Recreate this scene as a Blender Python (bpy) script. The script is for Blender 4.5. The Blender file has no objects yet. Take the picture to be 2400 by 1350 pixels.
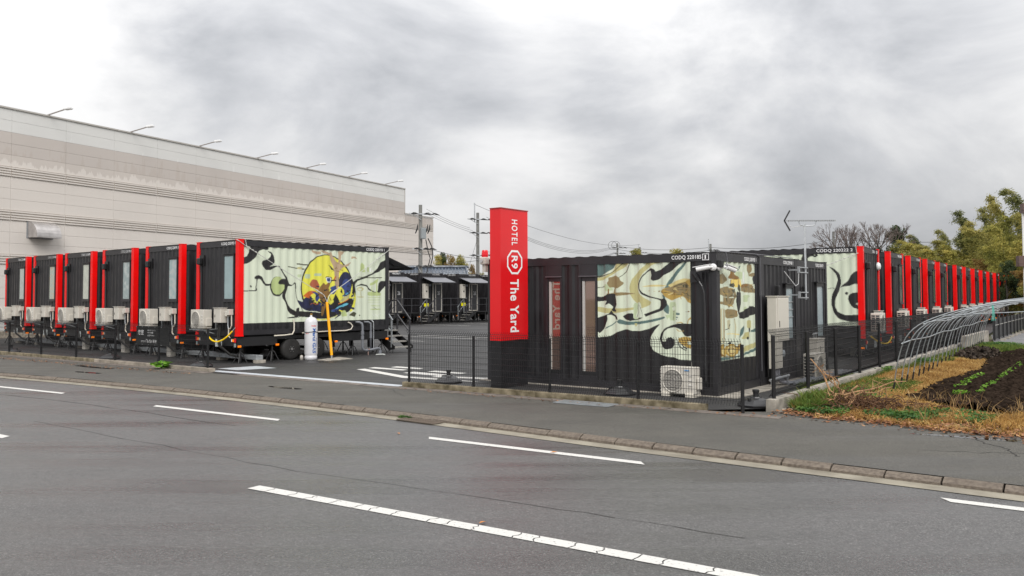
import bpy, math, random
import numpy as np
from math import sin, cos, pi, radians
from mathutils import Vector, Matrix
random.seed(7); rng = np.random.default_rng(7)
scene = bpy.context.scene
COL = scene.collection

# ------------------------------------------------------------------ camera
CAMH = 2.0316
cam = bpy.data.cameras.new('camera'); camo = bpy.data.objects.new('camera', cam); COL.objects.link(camo)
cam.sensor_width = 36; cam.lens = 1969.9/2400*36; cam.shift_y = -58.44/2400; cam.clip_end = 3000; cam.clip_start = .1
_p, _r = 0.0394, -0.0035
up0 = Vector((0, -sin(_p), cos(_p))); rt0 = Vector((1, 0, 0)); fw = Vector((0, cos(_p), sin(_p)))
X = rt0*cos(_r)+up0*sin(_r); Y = up0*cos(_r)-rt0*sin(_r); Zb = -fw
camo.matrix_world = Matrix(((X.x, Y.x, Zb.x, 0), (X.y, Y.y, Zb.y, 0), (X.z, Y.z, Zb.z, CAMH), (0, 0, 0, 1)))
scene.camera = camo

# ------------------------------------------------------------------ world: overcast sky
world = bpy.data.worlds.new('World'); scene.world = world; world.use_nodes = True
nt = world.node_tree; N = nt.nodes; L = nt.links
for n in list(N): N.remove(n)
SUN_EL, SUN_AZ = radians(40), radians(168)      # azimuth clockwise from +Y: behind the camera, a little to the right
out = N.new('ShaderNodeOutputWorld'); bg = N.new('ShaderNodeBackground'); L.new(bg.outputs[0], out.inputs[0])
bg.inputs['Strength'].default_value = 0.1
sky = N.new('ShaderNodeTexSky'); sky.sky_type = 'NISHITA'; sky.sun_disc = False
sky.sun_elevation = SUN_EL; sky.sun_rotation = SUN_AZ; sky.dust_density = 3
tc = N.new('ShaderNodeTexCoord')
def wn(t, **k):
    n = N.new(t)
    for a, b in k.items(): setattr(n, a, b)
    return n
def wmath(op, a, b=None, c=None):
    n = wn('ShaderNodeMath', operation=op)
    for i, v in enumerate((a, b, c)):
        if v is None: continue
        if isinstance(v, (int, float)): n.inputs[i].default_value = v
        else: L.new(v, n.inputs[i])
    return n.outputs[0]
mp = wn('ShaderNodeMapping'); mp.inputs['Scale'].default_value = (1, 1, 1.9); L.new(tc.outputs['Generated'], mp.inputs[0])
nz = wn('ShaderNodeTexNoise'); nz.inputs['Scale'].default_value = 3.4; nz.inputs['Detail'].default_value = 9; nz.inputs['Roughness'].default_value = .56; nz.inputs['Distortion'].default_value = .35
L.new(mp.outputs[0], nz.inputs['Vector'])
nzb = wn('ShaderNodeTexNoise'); nzb.inputs['Scale'].default_value = 5.2; nzb.inputs['Detail'].default_value = 9; nzb.inputs['Roughness'].default_value = .6
L.new(mp.outputs[0], nzb.inputs['Vector'])
# warp of the direction so cloud edges are ragged
wv = wn('ShaderNodeVectorMath', operation='MULTIPLY_ADD')
sub = wn('ShaderNodeVectorMath', operation='SUBTRACT'); L.new(nzb.outputs['Color'], sub.inputs[0]); sub.inputs[1].default_value = (.5, .5, .5)
L.new(sub.outputs[0], wv.inputs[0]); wv.inputs[1].default_value = (.14, .14, .14); L.new(tc.outputs['Generated'], wv.inputs[2])
nrm = wn('ShaderNodeVectorMath', operation='NORMALIZE'); L.new(wv.outputs[0], nrm.inputs[0])
# cloud masses: direction (x,y,z), inner angle, outer angle (degrees), darkness
CLOUDS = [((-.237, .935, .263), 1, 15, .26), ((-.18, .96, .205), .3, 6, .20), ((-.28, .93, .23), .5, 7, .10), ((-.38, .90, .27), 1, 8, .10), ((-.08, .95, .24), 1, 8, .10), ((-.30, .90, .34), 1, 9, .08),
          ((.36, .90, .26), 2, 13, .20), ((.20, .95, .12), 2, 11, .15), ((.06, .97, .10), 1, 8, .12), ((.42, .88, .12), 3, 12, .10), ((.30, .93, .19), 1, 6, .10),
          ((-.52, .80, .14), 1, 9, -.12), ((-.45, .86, .30), 1, 7, -.10), ((.02, .95, .20), 1, 7, -.08),
          ((-.8, .2, .5), 15, 35, .2), ((.7, -.3, .6), 15, 40, .2), ((-.1, -.7, .6), 15, 45, .15)]
acc = wmath('MULTIPLY_ADD', nz.outputs[0], 1.75, -.66)
for d, a0, a1, w in CLOUDS:
    v = Vector(d).normalized()
    dp = wn('ShaderNodeVectorMath', operation='DOT_PRODUCT'); L.new(nrm.outputs[0], dp.inputs[0]); dp.inputs[1].default_value = v
    mr = wn('ShaderNodeMapRange'); mr.interpolation_type = 'SMOOTHSTEP'
    L.new(dp.outputs['Value'], mr.inputs[0]); mr.inputs[1].default_value = cos(radians(a1)); mr.inputs[2].default_value = cos(radians(a0)); mr.inputs[3].default_value = 0; mr.inputs[4].default_value = w
    acc = wmath('ADD', acc, mr.outputs[0])
acc = wmath('MULTIPLY_ADD', nzb.outputs[0], .42, wmath('SUBTRACT', acc, .21))
cr = wn('ShaderNodeValToRGB'); L.new(acc, cr.inputs[0])
e = cr.color_ramp.elements
e[0].position = 0.0; e[0].color = (.70, .695, .69, 1)
e[1].position = 1.0; e[1].color = (.27, .28, .30, 1)
for p, c in ((.16, (.66, .655, .655)), (.34, (.565, .565, .57)), (.55, (.45, .455, .47)), (.78, (.34, .348, .365))):
    q = e.new(p); q.color = (*c, 1)
# overcast skies brighten smoothly from the horizon to the zenith
sxyz = wn('ShaderNodeSeparateXYZ'); L.new(tc.outputs['Generated'], sxyz.inputs[0])
zen = wmath('MULTIPLY_ADD', wmath('MAXIMUM', sxyz.outputs[2], 0.0), 14.5, 6.9)
sc = wn('ShaderNodeVectorMath', operation='SCALE'); L.new(cr.outputs[0], sc.inputs[0]); L.new(zen, sc.inputs['Scale'])
mx = wn('ShaderNodeMix', data_type='RGBA'); mx.inputs[0].default_value = .96
L.new(sky.outputs[0], mx.inputs[6]); L.new(sc.outputs[0], mx.inputs[7]); L.new(mx.outputs[2], bg.inputs[0])

sl = bpy.data.lights.new('sun', 'SUN'); sl.energy = 1.5; sl.angle = radians(35); sl.color = (1, .97, .93)
so = bpy.data.objects.new('sun', sl); COL.objects.link(so)
sd = Vector((sin(SUN_AZ)*cos(SUN_EL), cos(SUN_AZ)*cos(SUN_EL), sin(SUN_EL)))
so.rotation_euler = sd.to_track_quat('Z', 'Y').to_euler()
vs = scene.view_settings; vs.view_transform = 'Standard'; vs.look = 'None'; vs.gamma = 1; vs.exposure = 0.60; vs.use_curve_mapping = False

# ------------------------------------------------------------------ materials
MATS = {}
def mat(name, col, rough=.6, var=.0, vscale=4., bump=0., bscale=40., metal=0., spec=.5, rvar=0., rscale=2., alpha=None, emit=None, coords='Object', stretch=None, detail=4, col2=None, lo=.35, hi=.65):
    if name in MATS: return MATS[name]
    m = bpy.data.materials.new(name); m.use_nodes = True; t = m.node_tree; n = t.nodes; l = t.links
    b = n['Principled BSDF']; b.inputs['Base Color'].default_value = (*col, 1); b.inputs['Roughness'].default_value = rough
    b.inputs['Metallic'].default_value = metal; b.inputs['Specular IOR Level'].default_value = spec
    c = n.new('ShaderNodeTexCoord'); src = c.outputs[coords]
    if stretch:
        q = n.new('ShaderNodeMapping'); q.inputs['Rotation'].default_value = (0, 0, stretch[3] if len(stretch) > 3 else 0); q.inputs['Scale'].default_value = stretch[:3]; q.vector_type = 'TEXTURE' if False else 'POINT'
        l.new(src, q.inputs[0]); src2 = q.outputs[0]
    else: src2 = src
    if var or col2:
        z = n.new('ShaderNodeTexNoise'); z.inputs['Scale'].default_value = vscale; z.inputs['Detail'].default_value = detail; l.new(src2, z.inputs[0])
        r = n.new('ShaderNodeValToRGB'); l.new(z.outputs[0], r.inputs[0])
        c2 = col2 if col2 else tuple(min(1, x*(1+var)) for x in col); c1 = col if col2 else tuple(x*(1-var) for x in col)
        r.color_ramp.elements[0].position = lo; r.color_ramp.elements[1].position = hi
        r.color_ramp.elements[0].color = (*c1, 1); r.color_ramp.elements[1].color = (*c2, 1)
        l.new(r.outputs[0], b.inputs['Base Color'])
    if rvar:
        z2 = n.new('ShaderNodeTexNoise'); z2.inputs['Scale'].default_value = rscale; z2.inputs['Detail'].default_value = 3; l.new(src2, z2.inputs[0])
        mr = n.new('ShaderNodeMapRange'); l.new(z2.outputs[0], mr.inputs[0]); mr.inputs[1].default_value = .35; mr.inputs[2].default_value = .65
        mr.inputs[3].default_value = max(.03, rough-rvar); mr.inputs[4].default_value = min(1, rough+rvar); l.new(mr.outputs[0], b.inputs['Roughness'])
    if bump:
        z3 = n.new('ShaderNodeTexNoise'); z3.inputs['Scale'].default_value = bscale; z3.inputs['Detail'].default_value = 3; l.new(src, z3.inputs[0])
        bp = n.new('ShaderNodeBump'); bp.inputs['Strength'].default_value = bump; bp.inputs['Distance'].default_value = .02; l.new(z3.outputs[0], bp.inputs['Height']); l.new(bp.outputs[0], b.inputs['Normal'])
    if emit: b.inputs['Emission Color'].default_value = (*col, 1); b.inputs['Emission Strength'].default_value = emit
    if alpha is not None: b.inputs['Alpha'].default_value = alpha
    MATS[name] = m; return m

def asphalt(name, c_lo, c_hi, wet_rough, dry_rough, tint=(1, 1, 1), rot=0.0, wetbias=.5, patch=.25):
    """speckled aggregate with damp streaks running along the road"""
    m = bpy.data.materials.new(name); m.use_nodes = True; t = m.node_tree; n = t.nodes; l = t.links; b = n['Principled BSDF']
    c = n.new('ShaderNodeTexCoord')
    g = n.new('ShaderNodeTexNoise'); g.inputs['Scale'].default_value = 52; g.inputs['Detail'].default_value = 4; g.inputs['Roughness'].default_value = .8; l.new(c.outputs['Object'], g.inputs[0])
    r = n.new('ShaderNodeValToRGB'); l.new(g.outputs[0], r.inputs[0]); el = r.color_ramp.elements
    el[0].position = .28; el[0].color = (*[x*.25 for x in c_lo], 1); el[1].position = .70; el[1].color = (*[x*2.9 for x in c_hi], 1)
    q = el.new(.45); q.color = (*c_lo, 1); q = el.new(.58); q.color = (*c_hi, 1)
    mp = n.new('ShaderNodeMapping'); mp.inputs['Rotation'].default_value = (0, 0, rot); mp.inputs['Scale'].default_value = (.09, 1.0, 1); l.new(c.outputs['Object'], mp.inputs[0])
    w = n.new('ShaderNodeTexNoise'); w.inputs['Scale'].default_value = 1.0; w.inputs['Detail'].default_value = 6; w.inputs['Roughness'].default_value = .6; l.new(mp.outputs[0], w.inputs[0])
    wr = n.new('ShaderNodeMapRange'); l.new(w.outputs[0], wr.inputs[0]); wr.inputs[1].default_value = wetbias-.1; wr.inputs[2].default_value = wetbias+.12
    wr.inputs[3].default_value = wet_rough; wr.inputs[4].default_value = dry_rough; l.new(wr.outputs[0], b.inputs['Roughness'])
    w2 = n.new('ShaderNodeTexNoise'); w2.inputs['Scale'].default_value = 0.9; w2.inputs['Detail'].default_value = 7; w2.inputs['Roughness'].default_value = .65; l.new(c.outputs['Object'], w2.inputs[0])
    m1 = n.new('ShaderNodeMapRange'); l.new(w2.outputs[0], m1.inputs[0]); m1.inputs[1].default_value = .3; m1.inputs[2].default_value = .7; m1.inputs[3].default_value = 1-patch; m1.inputs[4].default_value = 1+patch
    m2 = n.new('ShaderNodeMapRange'); l.new(w.outputs[0], m2.inputs[0]); m2.inputs[1].default_value = wetbias-.12; m2.inputs[2].default_value = wetbias+.12; m2.inputs[3].default_value = .77; m2.inputs[4].default_value = 1.04
    mm = n.new('ShaderNodeMath'); mm.operation = 'MULTIPLY'; l.new(m1.outputs[0], mm.inputs[0]); l.new(m2.outputs[0], mm.inputs[1])
    g2 = n.new('ShaderNodeTexNoise'); g2.inputs['Scale'].default_value = 15; g2.inputs['Detail'].default_value = 6; g2.inputs['Roughness'].default_value = .75; l.new(c.outputs['Object'], g2.inputs[0])
    m3 = n.new('ShaderNodeMapRange'); l.new(g2.outputs[0], m3.inputs[0]); m3.inputs[1].default_value = .3; m3.inputs[2].default_value = .7; m3.inputs[3].default_value = .72; m3.inputs[4].default_value = 1.28
    m4 = n.new('ShaderNodeMath'); m4.operation = 'MULTIPLY'; l.new(mm.outputs[0], m4.inputs[0]); l.new(m3.outputs[0], m4.inputs[1]); mm = m4
    v = n.new('ShaderNodeVectorMath'); v.operation = 'SCALE'; l.new(r.outputs[0], v.inputs[0]); l.new(mm.outputs[0], v.inputs['Scale'])
    l.new(v.outputs[0], b.inputs['Base Color'])
    bp = n.new('ShaderNodeBump'); bp.inputs['Strength'].default_value = .55; bp.inputs['Distance'].default_value = .008; l.new(g.outputs[0], bp.inputs['Height']); l.new(bp.outputs[0], b.inputs['Normal'])
    MATS[name] = m; return m

def streaky(name, base, stain, z0, z1, amt=.6):
    """panel paint with rain streaks hanging down between z0 and z1 (object Z)"""
    m = bpy.data.materials.new(name); m.use_nodes = True; t = m.node_tree; n = t.nodes; l = t.links; b = n['Principled BSDF']; b.inputs['Roughness'].default_value = .7
    c = n.new('ShaderNodeTexCoord'); g = n.new('ShaderNodeNewGeometry')
    mp = n.new('ShaderNodeMapping'); mp.inputs['Scale'].default_value = (1.6, 1.6, .22); l.new(g.outputs['Position'], mp.inputs[0])
    w = n.new('ShaderNodeTexNoise'); w.inputs['Scale'].default_value = 1.5; w.inputs['Detail'].default_value = 6; w.inputs['Roughness'].default_value = .7; l.new(mp.outputs[0], w.inputs[0])
    sp = n.new('ShaderNodeSeparateXYZ'); l.new(g.outputs['Position'], sp.inputs[0])
    mr = n.new('ShaderNodeMapRange'); l.new(sp.outputs[2], mr.inputs[0]); mr.inputs[1].default_value = z0; mr.inputs[2].default_value = z1; mr.inputs[3].default_value = -.25; mr.inputs[4].default_value = .25
    ad = n.new('ShaderNodeMath'); ad.operation = 'ADD'; l.new(w.outputs[0], ad.inputs[0]); l.new(mr.outputs[0], ad.inputs[1])
    st = n.new('ShaderNodeMapRange'); l.new(ad.outputs[0], st.inputs[0]); st.inputs[1].default_value = .49; st.inputs[2].default_value = .53; st.inputs[3].default_value = 0; st.inputs[4].default_value = amt
    mx = n.new('ShaderNodeMix'); mx.data_type = 'RGBA'; l.new(st.outputs[0], mx.inputs[0]); mx.inputs[6].default_value = (*base, 1); mx.inputs[7].default_value = (*stain, 1)
    f = n.new('ShaderNodeTexNoise'); f.inputs['Scale'].default_value = .35; f.inputs['Detail'].default_value = 5; l.new(g.outputs['Position'], f.inputs[0])
    fr = n.new('ShaderNodeMapRange'); l.new(f.outputs[0], fr.inputs[0]); fr.inputs[3].default_value = .93; fr.inputs[4].default_value = 1.05
    v = n.new('ShaderNodeVectorMath'); v.operation = 'SCALE'; l.new(mx.outputs[2], v.inputs[0]); l.new(fr.outputs[0], v.inputs['Scale']); l.new(v.outputs[0], b.inputs['Base Color'])
    MATS[name] = m; return m

def leafmat(name, c1, c2, c3, scale=.6, trans=.25):
    m = bpy.data.materials.new(name); m.use_nodes = True; t = m.node_tree; n = t.nodes; l = t.links; b = n['Principled BSDF']; b.inputs['Roughness'].default_value = .65
    b.inputs['Specular IOR Level'].default_value = .2
    g = n.new('ShaderNodeNewGeometry'); z = n.new('ShaderNodeTexNoise'); z.inputs['Scale'].default_value = scale; z.inputs['Detail'].default_value = 4; l.new(g.outputs['Position'], z.inputs[0])
    ri = n.new('ShaderNodeMath'); ri.operation = 'MULTIPLY_ADD'; l.new(g.outputs['Random Per Island'], ri.inputs[0]); ri.inputs[1].default_value = .3; ri.inputs[2].default_value = -.15
    ad = n.new('ShaderNodeMath'); l.new(ri.outputs[0], ad.inputs[0]); l.new(z.outputs[0], ad.inputs[1])
    r = n.new('ShaderNodeValToRGB'); l.new(ad.outputs[0], r.inputs[0]); el = r.color_ramp.elements
    el[0].position = .28; el[0].color = (*c1, 1); el[1].position = .72; el[1].color = (*c3, 1); q = el.new(.5); q.color = (*c2, 1)
    l.new(r.outputs[0], b.inputs['Base Color'])
    tr = n.new('ShaderNodeBsdfTranslucent'); l.new(r.outputs[0], tr.inputs[0]); ms = n.new('ShaderNodeMixShader'); ms.inputs[0].default_value = trans
    o = n['Material Output']; l.new(b.outputs[0], ms.inputs[1]); l.new(tr.outputs[0], ms.inputs[2]); l.new(ms.outputs[0], o.inputs[0])
    MATS[name] = m; return m

def attrmat(name, rough=.42):
    m = bpy.data.materials.new(name); m.use_nodes = True; t = m.node_tree; n = t.nodes; l = t.links; b = n['Principled BSDF']; b.inputs['Roughness'].default_value = rough
    a = n.new('ShaderNodeAttribute'); a.attribute_name = 'print'; g = n.new('ShaderNodeNewGeometry')
    z = n.new('ShaderNodeTexNoise'); z.inputs['Scale'].default_value = 1.3; z.inputs['Detail'].default_value = 5; l.new(g.outputs['Position'], z.inputs[0])
    mr = n.new('ShaderNodeMapRange'); l.new(z.outputs[0], mr.inputs[0]); mr.inputs[3].default_value = .92; mr.inputs[4].default_value = 1.06
    v = n.new('ShaderNodeVectorMath'); v.operation = 'SCALE'; l.new(a.outputs['Color'], v.inputs[0]); l.new(mr.outputs[0], v.inputs['Scale']); l.new(v.outputs[0], b.inputs['Base Color'])
    MATS[name] = m; return m

BLACK = mat('black_paint', (.013, .0125, .0145), .45, var=.25, vscale=1.5, rvar=.1, rscale=3)
FRAMEB = mat('black_frame_paint', (.020, .019, .022), .45, var=.2, vscale=2)
DARK = mat('dark_steel', (.012, .012, .013), .5)
RED = mat('red_paint', (.80, .003, .003), .38, var=.10, vscale=1.2, spec=.3, rvar=.08)
REDS = mat('red_sign_film', (.66, .008, .012), .25, var=.04, vscale=1)
ROOFM = mat('pale_roof_sheet', (.62, .62, .62), .5, var=.1, vscale=3)
BEIGE = mat('beige_enamel', (.56, .53, .47), .45, var=.05, vscale=3)
BEIGED = mat('beige_recess', (.30, .285, .26), .6)
WHITE = mat('white_lettering', (.80, .80, .80), .5)
WHITEP = mat('white_plastic', (.72, .72, .72), .4)
GALV = mat('galvanised_steel', (.50, .52, .54), .35, var=.12, vscale=12, metal=.6)
GALVD = mat('dull_galvanised', (.30, .32, .33), .5, var=.2, vscale=6, metal=.3)
GLASSF = mat('frosted_window', (.27, .34, .35), .2, var=.15, vscale=1.2)
GLASSD = mat('green_tinted_window', (.045, .085, .075), .12)
GLASSC = mat('dark_clear_window', (.02, .017, .015), .03, spec=.8)
RUBBER = mat('tyre_rubber', (.02, .019, .018), .75, var=.3, vscale=8)
ORANGE = mat('orange_lens', (1.0, .22, .0), .3, emit=.15)
REDL = mat('red_lens', (.6, .01, .02), .25)
YEL = mat('yellow_sleeve', (.95, .62, .0), .4)
YELS = mat('yellow_notice', (.85, .78, .0), .5)
PVC = mat('grey_pvc', (.17, .18, .20), .45, var=.1, vscale=6)
HOSE = mat('cream_hose', (.62, .57, .48), .5)
CONC = mat('pale_concrete', (.30, .275, .235), .85, var=.35, vscale=4, bump=.3, bscale=60)
MOSSC = mat('mossy_concrete', (.075, .06, .03), .9, vscale=5.2, col2=(.25, .21, .14), bump=.4, bscale=70)
CURBC = mat('kerb_concrete', (.095, .075, .058), .85, vscale=22, col2=(.165, .135, .105), bump=.5, bscale=90, lo=.35, hi=.65)
GUTC = mat('gutter_concrete', (.17, .15, .115), .8, vscale=2.2, col2=(.27, .245, .19), bump=.3, bscale=80, rvar=.2)
LIDC = mat('lid_concrete', (.10, .082, .068), .8, vscale=4, col2=(.17, .145, .125), bump=.4, bscale=90)
PAINTW = mat('road_paint', (.20, .195, .19), .6, vscale=38, col2=(.56, .55, .52), lo=.30, hi=.40, bump=.3, bscale=90, detail=6)
TREADM = mat('tread_plate', (.42, .40, .36), .5, vscale=60, col2=(.10, .10, .10), lo=.45, hi=.55)
MURALM = attrmat('mural_print')
POLEC = mat('pole_concrete', (.17, .17, .16), .8, var=.2, vscale=2)
BROWNM = mat('brown_laminate', (.10, .06, .05), .5, var=.1)
INSUL = mat('black_insulator', (.02, .02, .02), .5)

# ------------------------------------------------------------------ mesh helpers
class MB:
    def __init__(s): s.v = []; s.f = []; s.m = []; s.cur = 0; s.M = None
    def add(s, vs, fs):
        o = len(s.v)
        if s.M is not None: vs = [tuple(s.M @ Vector(v)) for v in vs]
        s.v += vs; s.f += [tuple(i+o for i in f) for f in fs]; s.m += [s.cur]*len(fs); return s
    def box(s, x0, x1, y0, y1, z0, z1):
        return s.add([(x0, y0, z0), (x1, y0, z0), (x1, y1, z0), (x0, y1, z0), (x0, y0, z1), (x1, y0, z1), (x1, y1, z1), (x0, y1, z1)],
                     [(0, 3, 2, 1), (4, 5, 6, 7), (0, 1, 5, 4), (1, 2, 6, 5), (2, 3, 7, 6), (3, 0, 4, 7)])
    def bevbox(s, x0, x1, y0, y1, z0, z1, b=.01):
        P = [(x0+b, y0), (x1-b, y0), (x1, y0+b), (x1, y1-b), (x1-b, y1), (x0+b, y1), (x0, y1-b), (x0, y0+b)]
        c = ((x0+x1)/2, (y0+y1)/2); vs = []
        for z, k in ((z0, 1), (z0+b, 0), (z1-b, 0), (z1, 1)):
            for (x, y) in P:
                if k: x += b*(1 if x < c[0] else -1)*.6; y += b*(1 if y < c[1] else -1)*.6
                vs.append((x, y, z))
        fs = [tuple(range(7, -1, -1)), tuple(range(24, 32))]
        for r in range(3):
            for i in range(8): fs.append((r*8+i, r*8+(i+1) % 8, r*8+8+(i+1) % 8, r*8+8+i))
        return s.add(vs, fs)
    def beam(s, p, q, w, h=None):
        p = Vector(p); q = Vector(q); d = (q-p).normalized(); h = h or w
        a = d.cross(Vector((0, 0, 1)));
        if a.length < 1e-4: a = Vector((1, 0, 0))
        a.normalize(); b = a.cross(d)
        vs = [tuple(o+a*(i*w/2)+b*(j*h/2)) for o in (p, q) for i, j in ((-1, -1), (1, -1), (1, 1), (-1, 1))]
        return s.add(vs, [(3, 2, 1, 0), (4, 5, 6, 7), (0, 1, 5, 4), (1, 2, 6, 5), (2, 3, 7, 6), (3, 0, 4, 7)])
    def tube(s, pts, r, n=8, cap=True):
        pts = [Vector(p) for p in pts]; rr = r if isinstance(r, (list, tuple)) else [r]*len(pts); vs = []; prev = None
        for i, p in enumerate(pts):
            d = (pts[min(i+1, len(pts)-1)]-pts[max(i-1, 0)])
            if d.length < 1e-9: d = Vector((0, 0, 1))
            d.normalize()
            if prev is None:
                a = d.cross(Vector((0, 0, 1)))
                if a.length < 1e-3: a = d.cross(Vector((1, 0, 0)))
            else: a = prev-d*prev.dot(d)
            a.normalize(); prev = a; b = d.cross(a)
            for k in range(n): t = 2*pi*k/n; vs.append(tuple(p+(a*cos(t)+b*sin(t))*rr[i]))
        fs = []
        for i in range(len(pts)-1):
            for k in range(n): fs.append((i*n+k, i*n+(k+1) % n, (i+1)*n+(k+1) % n, (i+1)*n+k))
        if cap: fs += [tuple(range(n-1, -1, -1)), tuple(range((len(pts)-1)*n, len(pts)*n))]
        return s.add(vs, fs)
    def lathe(s, prof, n=20, o=(0, 0, 0), axis='z'):
        vs = []
        for r, z in prof:
            for k in range(n):
                t = 2*pi*k/n
                v = (r*cos(t), r*sin(t), z) if axis == 'z' else ((z, r*cos(t), r*sin(t)) if axis == 'x' else (r*cos(t), z, r*sin(t)))
                vs.append((v[0]+o[0], v[1]+o[1], v[2]+o[2]))
        fs = []
        for i in range(len(prof)-1):
            for k in range(n): fs.append((i*n+k, i*n+(k+1) % n, (i+1)*n+(k+1) % n, (i+1)*n+k))
        fs += [tuple(range(n-1, -1, -1)), tuple(range((len(prof)-1)*n, len(prof)*n))]
        return s.add(vs, fs)
    def prism(s, poly, z0, z1):
        n = len(poly); vs = [(x, y, z0) for x, y in poly]+[(x, y, z1) for x, y in poly]
        return s.add(vs, [tuple(range(n-1, -1, -1)), tuple(range(n, 2*n))]+[(i, (i+1) % n, n+(i+1) % n, n+i) for i in range(n)])
    def build(s, name, mats, parent=None, smooth=False):
        me = bpy.data.meshes.new(name); me.from_pydata([tuple(v) for v in s.v], [], s.f)
        if not isinstance(mats, (list, tuple)): mats = [mats]
        for m in mats: me.materials.append(m)
        if len(mats) > 1: me.polygons.foreach_set('material_index', s.m)
        if smooth: me.polygons.foreach_set('use_smooth', [True]*len(me.polygons))
        me.update(); return link(name, me, parent)
def link(name, me, parent=None):
    o = bpy.data.objects.new(name, me); COL.objects.link(o)
    if parent is not None: o.parent = parent
    return o
def tag(o, label=None, cat=None, group=None, kind=None):
    if label: o['label'] = label
    if cat: o['category'] = cat
    if group: o['group'] = group
    if kind: o['kind'] = kind
    return o
def empty(name, loc=(0, 0, 0), rz=0., label=None, cat=None, group=None):
    o = bpy.data.objects.new(name, None); COL.objects.link(o); o.location = loc; o.rotation_euler = (0, 0, rz); o.empty_display_size = .2
    return tag(o, label, cat, group)
def copy_tree(o, parent=None):
    c = o.copy(); COL.objects.link(c)
    if parent is not None: c.parent = parent
    for ch in KIDS.get(o.name, []) or [x for x in o.children]: copy_tree(ch, c)
    return c
KIDS = {}
def fastmesh(name, V, F, mats, parent=None, midx=None, smooth=False):
    V = np.asarray(V, np.float32); F = np.asarray(F, np.int32); k = F.shape[1]
    me = bpy.data.meshes.new(name); me.vertices.add(len(V)); me.vertices.foreach_set('co', V.ravel())
    me.loops.add(F.size); me.loops.foreach_set('vertex_index', F.ravel()); me.polygons.add(len(F))
    me.polygons.foreach_set('loop_start', np.arange(0, F.size, k, dtype=np.int32)); me.polygons.foreach_set('loop_total', np.full(len(F), k, np.int32))
    for m in (mats if isinstance(mats, (list, tuple)) else [mats]): me.materials.append(m)
    if midx is not None: me.polygons.foreach_set('material_index', np.asarray(midx, np.int32))
    if smooth: me.polygons.foreach_set('use_smooth', np.ones(len(F), bool))
    me.update(calc_edges=True); me.validate(); return link(name, me, parent)

_tc = {}
def text_mesh(body, size, xs=1., bold=.0, depth=.002, align='LEFT', spacing=1.0):
    key = (body, size, xs, bold, align, spacing)
    if key in _tc: return _tc[key]
    cu = bpy.data.curves.new('t', 'FONT'); cu.body = body; cu.size = size; cu.offset = bold; cu.extrude = depth; cu.align_x = align; cu.space_character = spacing; cu.resolution_u = 3
    o = bpy.data.objects.new('t', cu); COL.objects.link(o)
    dg = bpy.context.evaluated_depsgraph_get(); me = bpy.data.meshes.new_from_object(o.evaluated_get(dg))
    bpy.data.objects.remove(o); bpy.data.curves.remove(cu)
    for v in me.vertices: v.co.x *= xs
    _tc[key] = me; return me
def put_text(name, body, size, M, parent, xs=1., bold=.0, m=None, align='LEFT', spacing=1.0, label=None):
    me = text_mesh(body, size, xs, bold, align=align, spacing=spacing).copy(); me.transform(M); me.materials.clear(); me.materials.append(m or WHITE)
    o = link(name, me, parent)
    if label: o['label'] = label
    return o
def fit_text(name, body, length, cap, M, parent, bold=.010, m=None, spacing=1.05, label=None):
    me = text_mesh(body, 1.0, 1., bold, depth=.002, spacing=spacing).copy()
    n = len(me.vertices); co = np.empty(n*3, np.float32); me.vertices.foreach_get('co', co); co = co.reshape(-1, 3)
    a = co.min(0); b = co.max(0); co[:, 0] = (co[:, 0]-a[0])*length/(b[0]-a[0]); co[:, 1] = (co[:, 1]-a[1])*cap/(b[1]-a[1]); co[:, 2] *= .5
    me.vertices.foreach_set('co', co.ravel()); me.transform(M); me.materials.clear(); me.materials.append(m or WHITE)
    o = link(name, me, parent)
    if label: o['label'] = label
    return o
def frame(o, u, w):
    """matrix whose text plane has right = u, up = w"""
    u = Vector(u).normalized(); w = Vector(w).normalized(); n = u.cross(w)
    return Matrix(((u.x, w.x, n.x, o[0]), (u.y, w.y, n.y, o[1]), (u.z, w.z, n.z, o[2]), (0, 0, 0, 1)))

def corr_profile(a, b, per=.278, dep=.026, ph=0.0):
    """breakpoints (u, depth) of a trapezoid corrugation between a and b"""
    pts = []; k = math.floor((a-ph)/per)-1
    while ph+k*per < b+per:
        o = ph+k*per; pts += [(o, 0), (o+.072, 0), (o+.139, dep), (o+.211, dep)]; k += 1
    us = [p[0] for p in pts]; ds = [p[1] for p in pts]
    f = lambda u: float(np.interp(u, us, ds))
    return sorted(set([a, b]+[u for u in us if a < u < b])), f
def corr_wall(mb, P, U, Nn, a, b, z0, z1, per=.278, ph=0.0):
    """corrugated sheet: P origin, U direction along wall, Nn outward normal (2D)"""
    us, f = corr_profile(a, b, per, ph=ph); vs = []
    for u in us:
        d = f(u)
        for z in (z0, z1): vs.append((P[0]+U[0]*u-Nn[0]*d, P[1]+U[1]*u-Nn[1]*d, z))
    mb.add(vs, [(2*i, 2*i+2, 2*i+3, 2*i+1) for i in range(len(us)-1)])
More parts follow.
